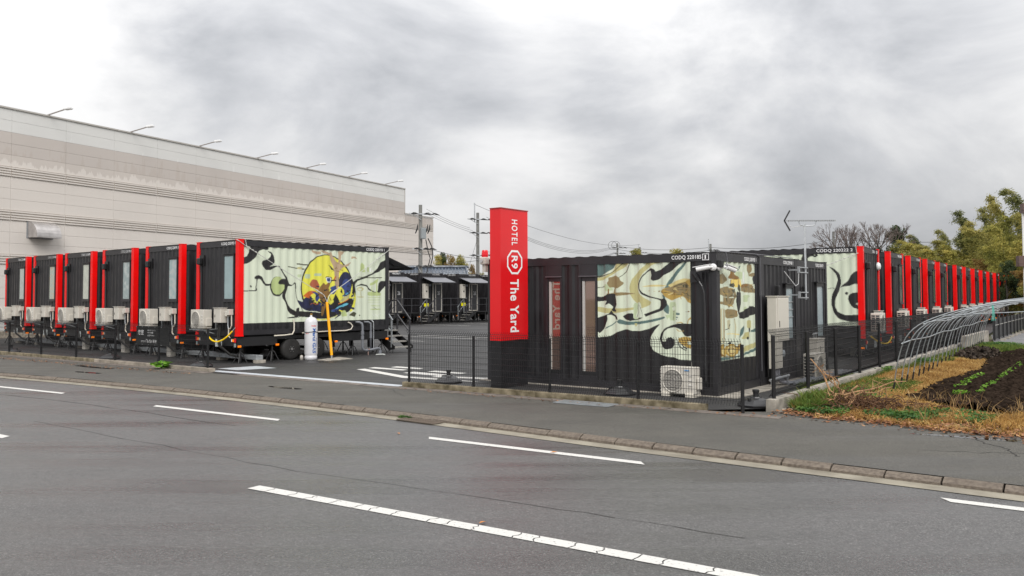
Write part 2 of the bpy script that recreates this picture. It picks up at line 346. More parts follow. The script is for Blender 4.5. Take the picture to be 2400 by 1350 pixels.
# flat print of the four painted wall murals: colour name, then s,z pairs in metres on the wall
MURALS={
'M193':[
('black',[-0.02,3.21,0.27,3.28,0.35,3.42,0.38,3.61,1.04,3.63,1.07,3.54,1,3.51,0.86,3.53,0.73,3.48,0.65,3.37,0.59,3.27,0.43,3.13,0.26,3.06,-0.02,3.01]),
('black',[1.04,3.49,1.16,3.45,1.26,3.35,1.29,3.22,1.3,3.13,1.23,3.07,1.08,2.99,1.29,3.03,1.47,3.02,1.57,2.92,1.66,2.76,1.75,2.66,1.82,2.52,1.79,2.47,1.69,2.63,1.6,2.79,1.49,2.95,1.38,3,1.26,2.94,1.11,2.88,0.96,2.89,0.86,2.98,0.81,3.08,0.84,3.17,0.96,3.2,1.05,3.23,1.12,3.31,1.15,3.39,1.06,3.45]),
('black',[0.55,2.65,0.62,2.7,0.72,2.72,0.83,2.67,0.89,2.54,0.98,2.45,1.08,2.44,1.2,2.48,1.22,2.45,1.11,2.39,0.98,2.38,0.87,2.45,0.78,2.59,0.68,2.6,0.65,2.46,0.62,2.33,0.66,2.27,0.63,2.22,0.38,2.21,-0.01,2.21,-0.01,2.23,0.38,2.24,0.6,2.25,0.59,2.33,0.63,2.49,0.62,2.59,0.56,2.6]),
('black',[0.42,2.41,0.48,2.38,0.48,2.33,0.42,2.34]),
('black',[1.68,2.37,1.66,2.27,1.62,2.18,1.56,2.11,1.48,2.06,1.4,2.05,1.31,2.07,1.23,2.11,1.17,2.18,1.13,2.27,1.11,2.37,1.13,2.46,1.17,2.55,1.23,2.62,1.3,2.67,1.39,2.69,1.48,2.67,1.56,2.63,1.62,2.56,1.66,2.47]),
('green',[1.67,2.4,1.66,2.31,1.62,2.23,1.56,2.16,1.49,2.12,1.41,2.11,1.33,2.12,1.26,2.16,1.21,2.23,1.17,2.31,1.16,2.4,1.17,2.49,1.2,2.57,1.26,2.63,1.33,2.67,1.41,2.69,1.49,2.68,1.56,2.64,1.62,2.57,1.66,2.49]),
('black',[1.41,2.47,1.46,2.56,1.57,2.61,1.69,2.62,1.8,2.56,1.85,2.45,1.95,2.42,2.04,2.51,2.1,2.49,2.12,2.31,2.09,2.26,2.07,2.42,2.04,2.46,1.91,2.38,1.8,2.39,1.76,2.29,1.7,2.15,1.68,2.07,1.71,1.94,1.79,1.81,1.92,1.65,2.11,1.57,2.43,1.56,2.76,1.54,3.09,1.5,3.7,1.54,4.12,1.59,4.37,1.73,4.48,1.98,4.44,2.33,4.4,2.52,4.62,2.64,4.99,2.75,5.29,2.85,5.52,3,5.67,3.24,6.08,3.43,6.08,3.17,5.63,2.92,5.36,2.83,4.99,2.67,4.69,2.6,4.51,2.44,4.59,2.21,4.59,1.93,4.48,1.67,4.27,1.52,3.88,1.43,3.43,1.31,2.96,1.3,2.59,1.36,2.11,1.4,1.92,1.47,1.78,1.61,1.7,1.84,1.59,2.01,1.59,2.13,1.65,2.26,1.66,2.42,1.59,2.44,1.48,2.43]),
('black',[2.07,2.42,2.1,2.1,2.19,1.83,2.39,1.56,2.41,1.57,2.21,1.84,2.12,2.1,2.09,2.42]),
('black',[3.25,3.46,3.54,3.44,3.86,3.32,4.11,3.13,4.31,2.88,4.44,2.61,4.49,2.33,4.45,2.03,4.27,1.73,3.77,1.49,3.09,1.5,2.59,1.67,2.36,1.93,2.28,2.21,2.28,2.42,2.34,2.68,2.46,2.96,2.63,3.18,2.9,3.38]),
('yellow',[3.25,3.43,3.52,3.41,3.83,3.29,4.07,3.1,4.26,2.86,4.39,2.6,4.43,2.33,4.39,2.04,4.21,1.79,3.77,1.57,3.09,1.59,2.64,1.72,2.42,1.95,2.34,2.21,2.33,2.42,2.39,2.66,2.5,2.93,2.67,3.15,2.92,3.35]),
('navy',[2.15,1.94,2.36,1.86,2.56,2.05,2.75,2.05,3.09,1.8,3.12,1.55,2.53,1.57,2.3,1.7]),
('black',[2.87,1.83,2.86,1.76,2.82,1.69,2.77,1.64,2.7,1.61,2.63,1.6,2.55,1.61,2.48,1.65,2.43,1.7,2.39,1.76,2.38,1.83,2.39,1.9,2.43,1.97,2.48,2.02,2.55,2.05,2.62,2.06,2.7,2.05,2.77,2.02,2.82,1.96,2.86,1.9]),
('navy',[2.79,1.84,2.78,1.78,2.76,1.72,2.71,1.68,2.66,1.65,2.59,1.64,2.53,1.65,2.47,1.68,2.43,1.73,2.4,1.78,2.39,1.85,2.4,1.91,2.43,1.96,2.47,2.01,2.53,2.04,2.59,2.05,2.65,2.04,2.71,2.01,2.75,1.96,2.78,1.91]),
('black',[4.41,2.5,4.4,2.37,4.36,2.26,4.29,2.17,4.21,2.12,4.12,2.1,4.03,2.12,3.95,2.17,3.89,2.26,3.84,2.37,3.83,2.49,3.84,2.61,3.88,2.72,3.95,2.81,4.03,2.87,4.12,2.89,4.21,2.87,4.29,2.82,4.35,2.73,4.4,2.62]),
('navy',[4.38,2.52,4.36,2.41,4.33,2.31,4.27,2.23,4.19,2.18,4.11,2.16,4.03,2.18,3.96,2.23,3.9,2.31,3.86,2.41,3.85,2.52,3.86,2.63,3.9,2.73,3.96,2.81,4.03,2.86,4.11,2.88,4.19,2.87,4.26,2.82,4.32,2.74,4.36,2.64]),
('blue',[4.38,2.33,4.37,2.23,4.34,2.14,4.29,2.07,4.23,2.02,4.16,2.01,4.1,2.02,4.04,2.07,3.99,2.14,3.96,2.23,3.95,2.32,3.96,2.42,3.99,2.51,4.04,2.58,4.09,2.62,4.16,2.64,4.23,2.63,4.29,2.58,4.33,2.51,4.37,2.42]),
('black',[3.09,1.77,3.36,1.82,3.56,1.88,3.7,2.15,3.82,1.99,3.91,1.79,4.41,2.04,4.46,1.87,4.27,1.62,3.77,1.49,3.09,1.48]),
('tan',[3.66,2.43,3.64,2.82,3.59,3.07,3.49,3.26,3.45,3.43,3.18,3.5,3.01,3.59,3.21,3.59,3.45,3.5,3.52,3.57,3.57,3.41,3.69,3.24,3.82,3.19,3.83,3.44,3.8,3.58,4.08,3.59,4.04,3.52,3.92,3.45,3.9,3.25,3.87,3.16,4.08,3.11,4.29,3.2,4.38,3.23,4.26,3.1,4.01,3.04,3.85,2.91,3.84,2.74,3.85,2.43,3.77,2.27,3.7,2.29]),
('tan',[2.71,3.59,2.84,3.55,3.08,3.54,3.08,3.46,2.91,3.44,2.74,3.5]),
('tan',[4.38,3.42,4.55,3.43,4.65,3.34,4.47,3.37,4.39,3.33]),
('dark',[3.37,3.11,3.49,3.08,3.59,2.99,3.63,2.91,3.52,2.95,3.47,3.04]),
('dark',[1.78,3,2.1,2.95,2.43,2.92,2.44,2.96,2.1,2.98,1.79,3.03]),
('dark',[2.12,3.09,2.35,3.07,2.58,3.06,2.58,3.1,2.36,3.11,2.13,3.13]),
('olive',[2.15,3,2.32,3.02,2.33,2.93,2.16,2.94]),
('pale',[2.16,2.77,2.31,2.77,2.31,2.68,2.17,2.67]),
('pale',[2.44,2.79,2.67,2.79,2.66,2.64,2.45,2.63]),
('pale',[2.81,2.81,3.11,2.82,3.11,2.73,2.81,2.72]),
('red',[2.64,2.45,2.75,2.62,2.95,2.59,3.03,2.43,3,2.26,2.82,2.32,2.69,2.37]),
('orange',[2.43,2.1,2.56,2.21,2.75,2.24,2.92,2.21,2.69,2.1,2.7,1.98,2.52,2.01,2.39,2.05]),
('yellow',[2.72,2.07,2.95,2.1,2.95,1.91,3.05,1.83,2.75,1.86]),
('blue',[2.69,2.21,2.95,2.18,3.09,2.07,2.95,1.85,2.85,1.96,2.89,2.1]),
('brown',[3.22,2.51,3.29,2.43,3.46,2.58,3.48,2.43,3.39,2.32,3.53,2.18,3.36,2.04,3.39,1.88,3.29,1.69,3.19,1.39,3.1,1.4,3.12,1.77,3.04,1.99,2.95,2.21,3.08,2.4]),
('black',[3.27,2.72,3.56,2.7,3.53,2.49,3.34,2.51]),
('white',[3.29,2.69,3.53,2.68,3.51,2.51,3.33,2.52]),
('blue',[3.32,2.67,3.5,2.66,3.48,2.54,3.34,2.55]),
('blue',[3.49,2.35,3.7,2.43,3.77,2.27,3.6,2.1,3.46,2.21]),
('yellow',[3.39,1.96,3.49,1.91,3.6,2.07,3.56,1.96,3.63,1.88,3.53,1.77,3.41,1.8]),
('yellow',[3.82,2.35,3.91,2.38,4.07,2.27,4.09,2.1,3.99,2.03,3.91,2.16,3.86,2.18]),
('black',[3.99,2.21,3.99,2.2,3.98,2.19,3.97,2.18,3.96,2.17,3.94,2.17,3.93,2.17,3.91,2.18,3.9,2.19,3.9,2.2,3.89,2.21,3.9,2.22,3.9,2.23,3.91,2.24,3.93,2.25,3.94,2.25,3.96,2.25,3.97,2.24,3.98,2.23,3.99,2.22]),
('olive',[3.82,1.85,4.09,2.04,4.32,2.13,4.3,1.99,4.05,1.87]),
('orange',[3.83,1.78,4.09,1.85,4.34,1.99,4.33,2.01,4.08,1.87,3.82,1.8]),
('sky',[3.53,1.55,3.84,1.71,4.16,1.82,4.28,1.79,3.88,1.62,3.57,1.52]),
('sky',[4.03,2.03,4.2,2.13,4.33,2.2,4.3,2.23,4.18,2.15,4,2.06]),
('blue',[3.53,1.6,3.77,1.63,4.12,1.68,3.77,1.53,3.57,1.52]),
('yellow',[4.52,2.21,4.61,1.98,4.52,1.67,4.37,1.5,4.32,1.53,4.44,1.76,4.5,1.98]),
('yellow',[2.69,1.34,3.09,1.28,3.53,1.32,3.91,1.46,3.7,1.36,3.29,1.25,2.92,1.26]),
('orange',[2.66,1.76,2.76,1.82,2.92,1.76,3.09,1.85,3.08,1.86,2.92,1.78,2.75,1.84,2.65,1.77]),
('black',[4.55,2.38,4.81,2.49,5.07,2.44,5.22,2.3,5.4,2.21,5.56,2.21,5.59,2.51,5.75,2.6,6.08,2.6,5.83,2.33,5.67,2.17,5.44,2.16,5.18,2.26,5.03,2.4,4.81,2.43]),
('green',[4.77,3.16,4.84,3.23,4.95,3.16,4.97,2.99,5,2.89,4.72,2.89,4.77,2.99]),
('green',[5.08,3.08,5.17,3.07,5.16,2.89,5.08,2.91]),
('white',[5.21,3.06,5.26,3.04,5.25,2.91,5.21,2.91]),
('white',[5.31,2.98,5.35,2.98,5.35,2.91,5.31,2.91]),
('green',[5.1,2.21,5.73,2.17,5.73,2.06,5.1,2.07]),
('green',[5.21,2.5,5.37,2.56,5.59,2.68,5.56,2.54,5.37,2.45,5.23,2.42]),
('green',[5.51,2.57,5.5,2.33,5.51,2.04,5.56,2.04,5.54,2.33,5.55,2.56]),
('green',[5.28,2.42,5.27,2.04,5.31,2.04,5.31,2.42]),
('dark',[4.66,2.71,5.21,2.68,5.79,2.7,5.79,2.73,5.21,2.71,4.66,2.73]),
('green',[5.1,2,5.73,1.98,5.73,2,5.1,2.02]),
('green',[5.1,1.91,5.73,1.9,5.73,1.92,5.1,1.93]),
('green',[5.1,1.84,5.73,1.82,5.73,1.83,5.11,1.85]),
('green',[5.26,1.7,5.71,1.69,5.71,1.71,5.26,1.73]),
('green',[5.24,1.57,5.72,1.56,5.72,1.6,5.24,1.61]),
('dark',[5.38,1.66,5.52,1.58,5.56,1.56,5.56,1.57,5.53,1.59,5.39,1.67]),
('olive',[4.94,2.3,4.93,2.28,4.91,2.26,4.87,2.24,4.83,2.23,4.79,2.22,4.74,2.23,4.7,2.24,4.67,2.25,4.65,2.28,4.64,2.3,4.65,2.32,4.67,2.34,4.7,2.36,4.74,2.37,4.79,2.37,4.83,2.37,4.87,2.36,4.91,2.34,4.93,2.32]),
('cream',[4.87,2.29,4.86,2.28,4.85,2.27,4.83,2.26,4.8,2.25,4.77,2.25,4.74,2.25,4.71,2.26,4.69,2.27,4.68,2.28,4.67,2.29,4.68,2.31,4.69,2.32,4.71,2.33,4.74,2.33,4.77,2.33,4.8,2.33,4.83,2.33,4.85,2.32,4.86,2.31]),
('olive',[4.76,2.21,4.79,2.04,4.82,2.04,4.78,2.21]),
('olive',[4.65,2.01,4.96,2.01,4.96,2.03,4.65,2.04]),
('green',[3.91,1.54,4.12,1.58,4.2,1.37,3.96,1.35]),
('dark',[4.28,1.39,4.46,1.52,4.63,1.46,4.52,1.33,4.41,1.37]),
('dark',[4.77,1.39,4.77,1.38,4.77,1.37,4.76,1.37,4.75,1.36,4.74,1.36,4.74,1.36,4.73,1.37,4.72,1.37,4.72,1.38,4.72,1.39,4.72,1.4,4.72,1.4,4.73,1.41,4.74,1.41,4.74,1.41,4.75,1.41,4.76,1.41,4.77,1.4,4.77,1.4]),
('black',[3.65,1.3,3.84,1.41,3.93,1.44,3.9,1.39,3.7,1.29]),
('black',[1.77,1.37,2.11,1.41,2.26,1.37,2.05,1.35,1.8,1.34]),
('black',[2.13,1.65,2.22,1.7,2.23,1.51,2.13,1.54]),
('white',[5.29,1.44,5.41,1.33,5.46,1.42,5.56,1.32,5.62,1.41,5.77,1.43,5.77,1.44,5.61,1.42,5.56,1.34,5.47,1.43,5.41,1.35,5.3,1.45]),
('black',[3.57,1.7,3.46,1.66,3.34,1.67,3.33,1.6,3.47,1.59,3.61,1.64]),
('black',[2.9,2.01,2.97,2.05,3.04,2.11,3.01,2.13,2.94,2.08,2.87,2.04]),
('black',[2.82,1.94,2.75,1.93,2.68,1.84,2.75,1.81,2.8,1.88,2.83,1.88]),
('navy',[2.63,2.03,2.7,1.95,2.78,1.94,2.78,1.99,2.74,1.99,2.68,2.06]),
('navy',[4.22,1.74,4.36,1.62,4.5,1.58,4.52,1.65,4.41,1.68,4.3,1.79]),
('black',[2.96,1.84,3,1.82,3.05,1.77,3.12,1.81,3.06,1.87,3,1.9]),
('black',[3.52,1.72,3.61,1.71,3.7,1.69,3.72,1.74,3.62,1.76,3.53,1.77]),
('navy',[3.34,1.66,3.45,1.7,3.56,1.64,3.6,1.7,3.46,1.77,3.31,1.73]),
('navy',[3.1,1.72,3.17,1.71,3.25,1.72,3.22,1.8,3.17,1.79,3.11,1.8]),
('black',[2.62,1.92,2.63,1.81,2.65,1.75,2.69,1.76,2.68,1.82,2.67,1.93]),
('black',[3.84,1.61,3.99,1.63,4.13,1.58,4.16,1.64,3.99,1.69,3.83,1.67]),
('black',[3.11,1.95,3.22,1.99,3.34,1.96,3.35,2,3.22,2.03,3.09,1.99]),
('navy',[2.72,1.68,2.74,1.7,2.78,1.64,2.85,1.68,2.78,1.76,2.68,1.74]),
('black',[3.04,1.9,3.18,1.81,3.33,1.79,3.34,1.84,3.21,1.86,3.08,1.94]),
('blue',[4.02,2.04,4.06,2.07,4.1,2.06,4.11,2.09,4.05,2.1,3.99,2.07]),
('black',[4,2.15,3.97,2.22,3.95,2.3,3.91,2.29,3.93,2.22,3.96,2.14]),
('navy',[4.24,2.36,4.29,2.36,4.34,2.31,4.38,2.34,4.32,2.4,4.24,2.4]),
('blue',[4.15,2.59,4.09,2.59,4.04,2.55,4.07,2.52,4.11,2.55,4.15,2.56]),
('black',[4.3,2.47,4.23,2.45,4.16,2.37,4.19,2.36,4.25,2.43,4.31,2.44]),
('black',[4.15,2.24,4.22,2.2,4.29,2.12,4.33,2.15,4.26,2.22,4.18,2.27]),
('blue',[4.22,2.3,4.29,2.34,4.37,2.35,4.36,2.38,4.28,2.37,4.2,2.33]),
('blue',[4.22,2.44,4.28,2.46,4.34,2.45,4.35,2.49,4.28,2.5,4.21,2.48]),
('black',[4.3,2.26,4.23,2.22,4.16,2.24,4.15,2.22,4.24,2.19,4.32,2.23]),
('black',[4.06,2.13,4.12,2.07,4.18,2.05,4.19,2.09,4.14,2.1,4.09,2.15]),
('brown',[3.76,3.05,3.7,3.03,3.65,2.97,3.67,2.96,3.72,3.01,3.77,3.03]),
('brown',[3.74,3.22,3.8,3.16,3.87,3.15,3.87,3.17,3.81,3.17,3.75,3.22]),
('brown',[3.85,3.28,3.85,3.23,3.86,3.17,3.87,3.17,3.87,3.23,3.87,3.28]),
('brown',[3.74,2.9,3.81,2.89,3.89,2.86,3.9,2.88,3.82,2.91,3.74,2.92]),
('brown',[3.84,2.71,3.82,2.66,3.81,2.57,3.83,2.57,3.84,2.66,3.86,2.7]),
('brown',[3.62,2.92,3.58,2.9,3.53,2.87,3.54,2.86,3.58,2.89,3.63,2.91]),
('brown',[3.65,2.99,3.72,2.99,3.8,2.97,3.8,2.99,3.72,3,3.65,3]),
('brown',[3.87,2.94,3.95,2.94,4.03,2.92,4.03,2.94,3.95,2.96,3.87,2.96]),
('brown',[3.43,2.06,3.47,1.97,3.51,1.9,3.54,1.91,3.5,1.98,3.46,2.07]),
('yellow',[4.31,2.04,4.38,2.1,4.45,2.11,4.44,2.14,4.36,2.12,4.29,2.05]),
('brown',[3.72,1.53,3.74,1.46,3.75,1.44,3.78,1.46,3.77,1.47,3.75,1.53]),
('yellow',[3.49,2.31,3.45,2.25,3.41,2.25,3.42,2.21,3.48,2.22,3.53,2.28]),
('navy',[3.08,2.05,3.07,2,3.07,1.88,3.1,1.88,3.1,2,3.11,2.05]),
('blue',[3.08,1.83,3.04,1.81,3.01,1.77,3.05,1.75,3.08,1.78,3.11,1.8]),
('orange',[3.64,2.55,3.69,2.67,3.74,2.71,3.7,2.74,3.64,2.69,3.59,2.57]),
('black',[3.31,1.97,3.28,1.91,3.25,1.85,3.29,1.83,3.33,1.89,3.36,1.95]),
('yellow',[3.83,1.58,3.93,1.53,4.04,1.52,4.04,1.56,3.95,1.56,3.85,1.61]),
('black',[3.33,2.3,3.28,2.27,3.23,2.28,3.23,2.23,3.3,2.23,3.36,2.26]),
('yellow',[4.28,1.98,4.4,1.97,4.51,2,4.48,2.04,4.39,2.01,4.29,2.02]),
('black',[3.75,2.59,3.61,2.62,3.49,2.58,3.51,2.54,3.62,2.58,3.73,2.55]),
('yellow',[2.97,1.89,2.94,1.84,2.91,1.83,2.93,1.8,2.97,1.82,3,1.88]),
('navy',[2.91,2.37,2.98,2.35,3.04,2.35,3.04,2.39,2.99,2.39,2.93,2.41]),
('brown',[3.09,1.96,3.16,2,3.23,1.96,3.24,1.98,3.16,2.02,3.08,1.98]),
('yellow',[3.8,2.04,3.84,2.09,3.88,2.09,3.87,2.13,3.81,2.13,3.76,2.07]),
('black',[3.39,1.4,3.46,1.52,3.52,1.54,3.5,1.58,3.42,1.54,3.35,1.42]),
('black',[3.85,1.63,3.73,1.54,3.62,1.5,3.64,1.47,3.76,1.51,3.88,1.6]),
('navy',[3.69,1.47,3.76,1.48,3.83,1.48,3.83,1.53,3.75,1.53,3.68,1.52]),
('navy',[3.3,1.38,3.42,1.37,3.53,1.41,3.51,1.44,3.41,1.41,3.31,1.41]),
('navy',[2.83,1.39,2.88,1.36,2.94,1.32,2.97,1.35,2.91,1.39,2.86,1.42]),
('navy',[3.64,1.57,3.73,1.49,3.82,1.38,3.87,1.4,3.78,1.52,3.69,1.6]),
('black',[2.8,1.47,2.72,1.42,2.65,1.38,2.68,1.34,2.76,1.38,2.84,1.43]),
('black',[3.47,1.43,3.55,1.42,3.63,1.42,3.64,1.48,3.55,1.49,3.47,1.5]),
],
'M185':[
('teal',[2.87,2.76,2.3,2.75,2.39,2.63,2.58,2.53,2.73,2.46,2.88,2.45]),
('olive',[2.3,2.75,1.96,2.75,2.13,2.63,2.37,2.52,2.62,2.38,2.88,2.35,2.88,2.41,2.58,2.46,2.39,2.58]),
('dark',[2.14,2.76,2.32,2.61,2.51,2.51,2.88,2.45,2.75,2.43,2.5,2.5,2.31,2.6,2.13,2.74]),
('dark',[1.98,2.75,2.05,2.58,2.17,2.48,2.27,2.42,2.26,2.41,2.16,2.47,2.03,2.57,1.96,2.74]),
('dark',[2.88,2.2,2.68,2.21,2.61,2.23,2.62,2.25,2.69,2.22,2.88,2.22]),
('olive',[1.59,2.74,1.22,2.74,1.45,2.68,1.65,2.53,1.77,2.35,1.8,2.21,1.77,2.09,1.65,1.99,1.47,1.9,1.5,1.84,1.7,1.76,1.93,1.73,2.28,1.66,2.59,1.65,2.88,1.71,2.88,1.81,2.54,1.76,2.17,1.76,1.91,1.78,1.77,1.83,1.89,1.93,1.97,2.06,1.99,2.22,1.93,2.39,1.77,2.56,1.61,2.68]),
('pale',[2.62,2.29,2.48,2.28,2.4,2.15,2.61,2.13]),
('brown',[2.53,2.06,2.52,2.18,2.49,2.19,2.49,2.06]),
('brown2',[2.55,2.31,2.5,2.36,2.51,2.43,2.41,2.45,2.33,2.48,2.23,2.42,2.21,2.36,2.13,2.31,2.19,2.25,2.27,2.2,2.34,2.19,2.39,2.22,2.48,2.21,2.52,2.27]),
('brown2',[2.37,2.2,2.33,2.2,2.34,2.09,2.29,2.04,2.4,2.06]),
('brown2',[2.6,2.07,2.37,2.1,2.17,2.11,1.81,2.08,2.17,2.04,2.31,2.03]),
('black',[2.88,2.02,2.67,2.01,2.5,2.08,2.35,2.08,2.33,1.97,2.31,1.84,2.36,1.75,2.31,1.7,2.38,1.68,2.45,1.72,2.4,1.79,2.5,1.87,2.58,1.83,2.6,1.84,2.55,1.92,2.65,1.92,2.88,1.9]),
('black',[2.45,1.72,2.4,1.65,2.3,1.59,2.28,1.51,2.32,1.51,2.36,1.58,2.46,1.62,2.55,1.61,2.53,1.52,2.59,1.38,2.65,1.29,2.76,1.2,2.88,1.52,2.67,1.59,2.5,1.64]),
('teal',[0.69,2.74,0.63,2.74,0.81,2.53,1,2.29,1.08,2.17,1.18,2.12,1.08,2.33,0.92,2.51]),
('teal',[1.22,2.05,1.15,2.05,1.14,1.93,1.06,1.8,1.07,1.64,1.14,1.68,1.19,1.73,1.12,1.83,1.19,1.97]),
('teal',[2.31,1.47,2.24,1.53,2.08,1.48,1.78,1.48,1.47,1.53,1.16,1.6,1.15,1.56,1.43,1.48,1.78,1.42,2.08,1.4,2.26,1.43]),
('teal',[2.32,1.49,2.45,1.4,2.6,1.33,2.58,1.31,2.44,1.38,2.31,1.47]),
('black',[1,2.75,0.72,2.75,1.02,2.53,1.19,2.45,1.3,2.37,1.42,2.34,1.48,2.38,1.46,2.47,1.48,2.57,1.57,2.53,1.69,2.41,1.75,2.29,1.75,2.18,1.68,2.1,1.54,2.03,1.36,1.99,1.24,1.96,1.16,1.98,1.11,1.93,1.1,1.83,1.2,1.73,1.39,1.66,1.58,1.6,1.78,1.52,1.98,1.49,2.1,1.52,2.17,1.59,2.05,1.65,1.91,1.66,1.9,1.53,1.62,1.65,1.43,1.71,1.29,1.76,1.26,1.83,1.26,1.93,1.38,1.97,1.56,2,1.71,2.07,1.78,2.18,1.78,2.3,1.7,2.44,1.57,2.56,1.47,2.62,1.38,2.58,1.37,2.54,1.22,2.59]),
('pale',[1.9,1.88,1.71,1.88,1.71,1.79,1.78,1.53,1.9,1.53]),
('cream',[1.79,1.88,1.75,1.9,1.71,1.83,1.7,1.72,1.6,1.57,1.86,1.56,1.8,1.74]),
('dark',[1.78,1.86,1.8,1.76,1.78,1.69,1.83,1.58,1.82,1.57,1.77,1.69,1.79,1.76,1.77,1.86]),
('dark',[1.75,1.83,1.7,1.69,1.67,1.58,1.67,1.59,1.69,1.69,1.74,1.83]),
('pale',[1.89,1.48,1.75,1.48,1.75,1.49,1.89,1.49]),
('olive',[1.89,1.44,1.81,1.44,1.85,1.36]),
('gold2',[1.71,2.23,1.48,2.26,1.23,2.26,1.08,2.24,1.23,2.22,1.57,2.22]),
('gold2',[1.1,2.24,0.89,2.34,0.72,2.39,0.46,2.36,0.46,2.17,0.91,2.17]),
('gold',[0.7,2.31,0.63,2.36,0.46,2.38,0.46,2.25,0.69,2.26]),
('gold',[1.26,2.12,1.19,2.18,1,2.22,0.89,2.25,0.82,2.29,0.7,2.32,0.61,2.25,0.46,2.26,0.47,1.83,0.64,1.9,0.69,1.97,0.76,2.02,0.89,1.97,1.01,1.93,1.14,2,1.23,2.09]),
('brown2',[1.18,2.16,1,2.22,0.82,2.29,0.7,2.31,0.6,2.22,0.46,2.1,0.47,1.9,0.71,2,0.78,2.05,0.98,2.09]),
('dark',[0.99,2.16,0.6,2.14,0.6,2.15,0.99,2.17]),
('dark',[0.94,2.21,0.81,2.26,0.7,2.3,0.61,2.23,0.6,2.23,0.69,2.31,0.82,2.27,0.95,2.22]),
('dark',[1.25,2.1,1.08,2.09,0.89,2.04,0.73,2.05,0.73,2.06,0.89,2.05,1.08,2.1,1.25,2.11]),
('dark',[0.75,2.26,0.63,2.26,0.63,2.19,0.75,2.2]),
('brown2',[0.72,2.25,0.7,2.25,0.7,2.2,0.72,2.2]),
('gold',[1.54,2.14,1.51,2.14,1.52,2.12,1.54,2.12]),
('gold',[1.41,2.13,1.37,2.13,1.38,2.12,1.41,2.12]),
('brown',[1.32,2.13,1.26,2.14,1.28,2.11,1.31,2.11]),
('pale',[1.06,1.9,0.89,1.9,0.91,1.51,1.06,1.52]),
('cream',[0.91,1.76,0.91,1.75,0.92,1.74,0.93,1.73,0.94,1.72,0.95,1.72,0.97,1.72,0.98,1.73,0.99,1.74,0.99,1.75,1,1.76,0.99,1.78,0.99,1.79,0.98,1.8,0.96,1.81,0.95,1.81,0.94,1.81,0.92,1.8,0.91,1.79,0.91,1.78]),
('dark',[1,1.79,0.9,1.8,0.9,1.8,1,1.8]),
('dark',[0.96,1.73,0.98,1.52,0.97,1.52,0.95,1.73]),
('pale',[1.15,1.63,0.98,1.64,0.98,1.52,1.01,1.52,1.02,1.58,1.08,1.57,1.1,1.53,1.12,1.58]),
('teal',[0.9,1.68,0.82,1.67,0.82,1.63,0.9,1.63]),
('teal',[0.9,1.6,0.86,1.59,0.86,1.57,0.9,1.57]),
('teal',[0.9,1.55,0.88,1.55,0.88,1.53,0.9,1.53]),
('dark',[0.7,1.69,0.58,1.69,0.58,1.69,0.7,1.7]),
('brown',[0.64,1.71,0.6,1.72,0.6,1.69,0.64,1.69]),
('black',[2.89,1.11,2.49,1.15,2.32,1.24,2.07,1.32,1.94,1.28,1.74,1.28,1.51,1.34,1.27,1.45,1.39,1.31,1.5,1.15,1.51,1,1.43,0.88,1.28,0.8,1.09,0.76,0.94,0.75,0.82,0.71,0.48,0.71,0.51,-1.49,2.91,-1.78]),
('gold',[0.9,1.46,0.79,1.47,0.74,1.45,0.81,1.41,0.8,1.4,0.73,1.44,0.79,1.49,0.9,1.47]),
('gold',[0.58,1.59,0.64,1.53,0.66,1.45,0.64,1.44,0.62,1.53,0.47,1.58]),
('black',[1.3,1.12,1.26,1.25,1.16,1.35,1.01,1.42,0.83,1.46,0.47,1.45,0.47,1.23,0.64,1.19,0.72,1.2,0.77,1.27,0.81,1.34,0.94,1.38,1.09,1.35,1.18,1.28,1.23,1.16,1.23,1.08,1.15,1.07,1.11,1.15,1.03,1.17,0.96,1.12,0.94,1.02,1.02,0.93,1.15,0.91,1.22,0.96,1.26,1.04]),
('gold',[0.9,1.34,0.85,1.29,0.74,1.3,0.74,1.31,0.84,1.3,0.89,1.35]),
('gold',[0.86,1.15,0.72,1.19,0.48,1.16,0.48,0.92,0.68,0.97,0.78,1.02,0.84,1.07]),
('cream',[0.66,1.09,0.48,1.09,0.48,1.02,0.65,1.03]),
('brown',[0.83,1.13,0.72,1.1,0.48,1.11,0.48,1.12,0.72,1.11,0.83,1.14]),
('black',[0.86,1.09,0.85,0.99,0.78,0.93,0.69,0.89,0.66,0.95,0.75,0.99,0.78,1.04,0.8,1.03,0.76,0.97,0.68,0.93,0.69,0.91,0.77,0.95,0.83,1,0.84,1.09]),
('brown',[0.78,2.17,0.73,2.18,0.68,2.17,0.68,2.17,0.73,2.19,0.78,2.18]),
('gold',[1.03,2.07,0.99,2.07,0.95,2.01,0.94,2.02,0.98,2.08,1.03,2.09]),
('gold',[0.73,2.07,0.67,2.09,0.61,2.17,0.62,2.17,0.68,2.1,0.73,2.08]),
('dark',[0.64,2.07,0.63,1.98,0.62,1.92,0.61,1.92,0.62,1.98,0.63,2.07]),
('dark',[0.89,2.21,0.82,2.19,0.75,2.19,0.75,2.2,0.82,2.2,0.89,2.22]),
('dark',[0.65,2.06,0.61,2.02,0.46,2,0.46,2.01,0.6,2.03,0.64,2.07]),
('brown',[1.05,2.22,1.11,2.19,1.18,2.2,1.18,2.19,1.11,2.19,1.04,2.21]),
('gold',[0.89,2.14,0.86,2.1,0.82,2.11,0.83,2.12,0.85,2.11,0.88,2.15]),
('brown',[1,2.03,0.95,2.08,0.91,2.11,0.91,2.12,0.96,2.08,1.01,2.03]),
('dark',[1,2.16,0.96,2.12,0.92,2.15,0.93,2.15,0.96,2.13,0.99,2.16]),
('dark',[0.76,2.08,0.69,2.07,0.62,2.06,0.62,2.07,0.69,2.08,0.76,2.09]),
('gold',[0.82,2.01,0.8,1.98,0.79,1.95,0.78,1.96,0.79,1.99,0.81,2.02]),
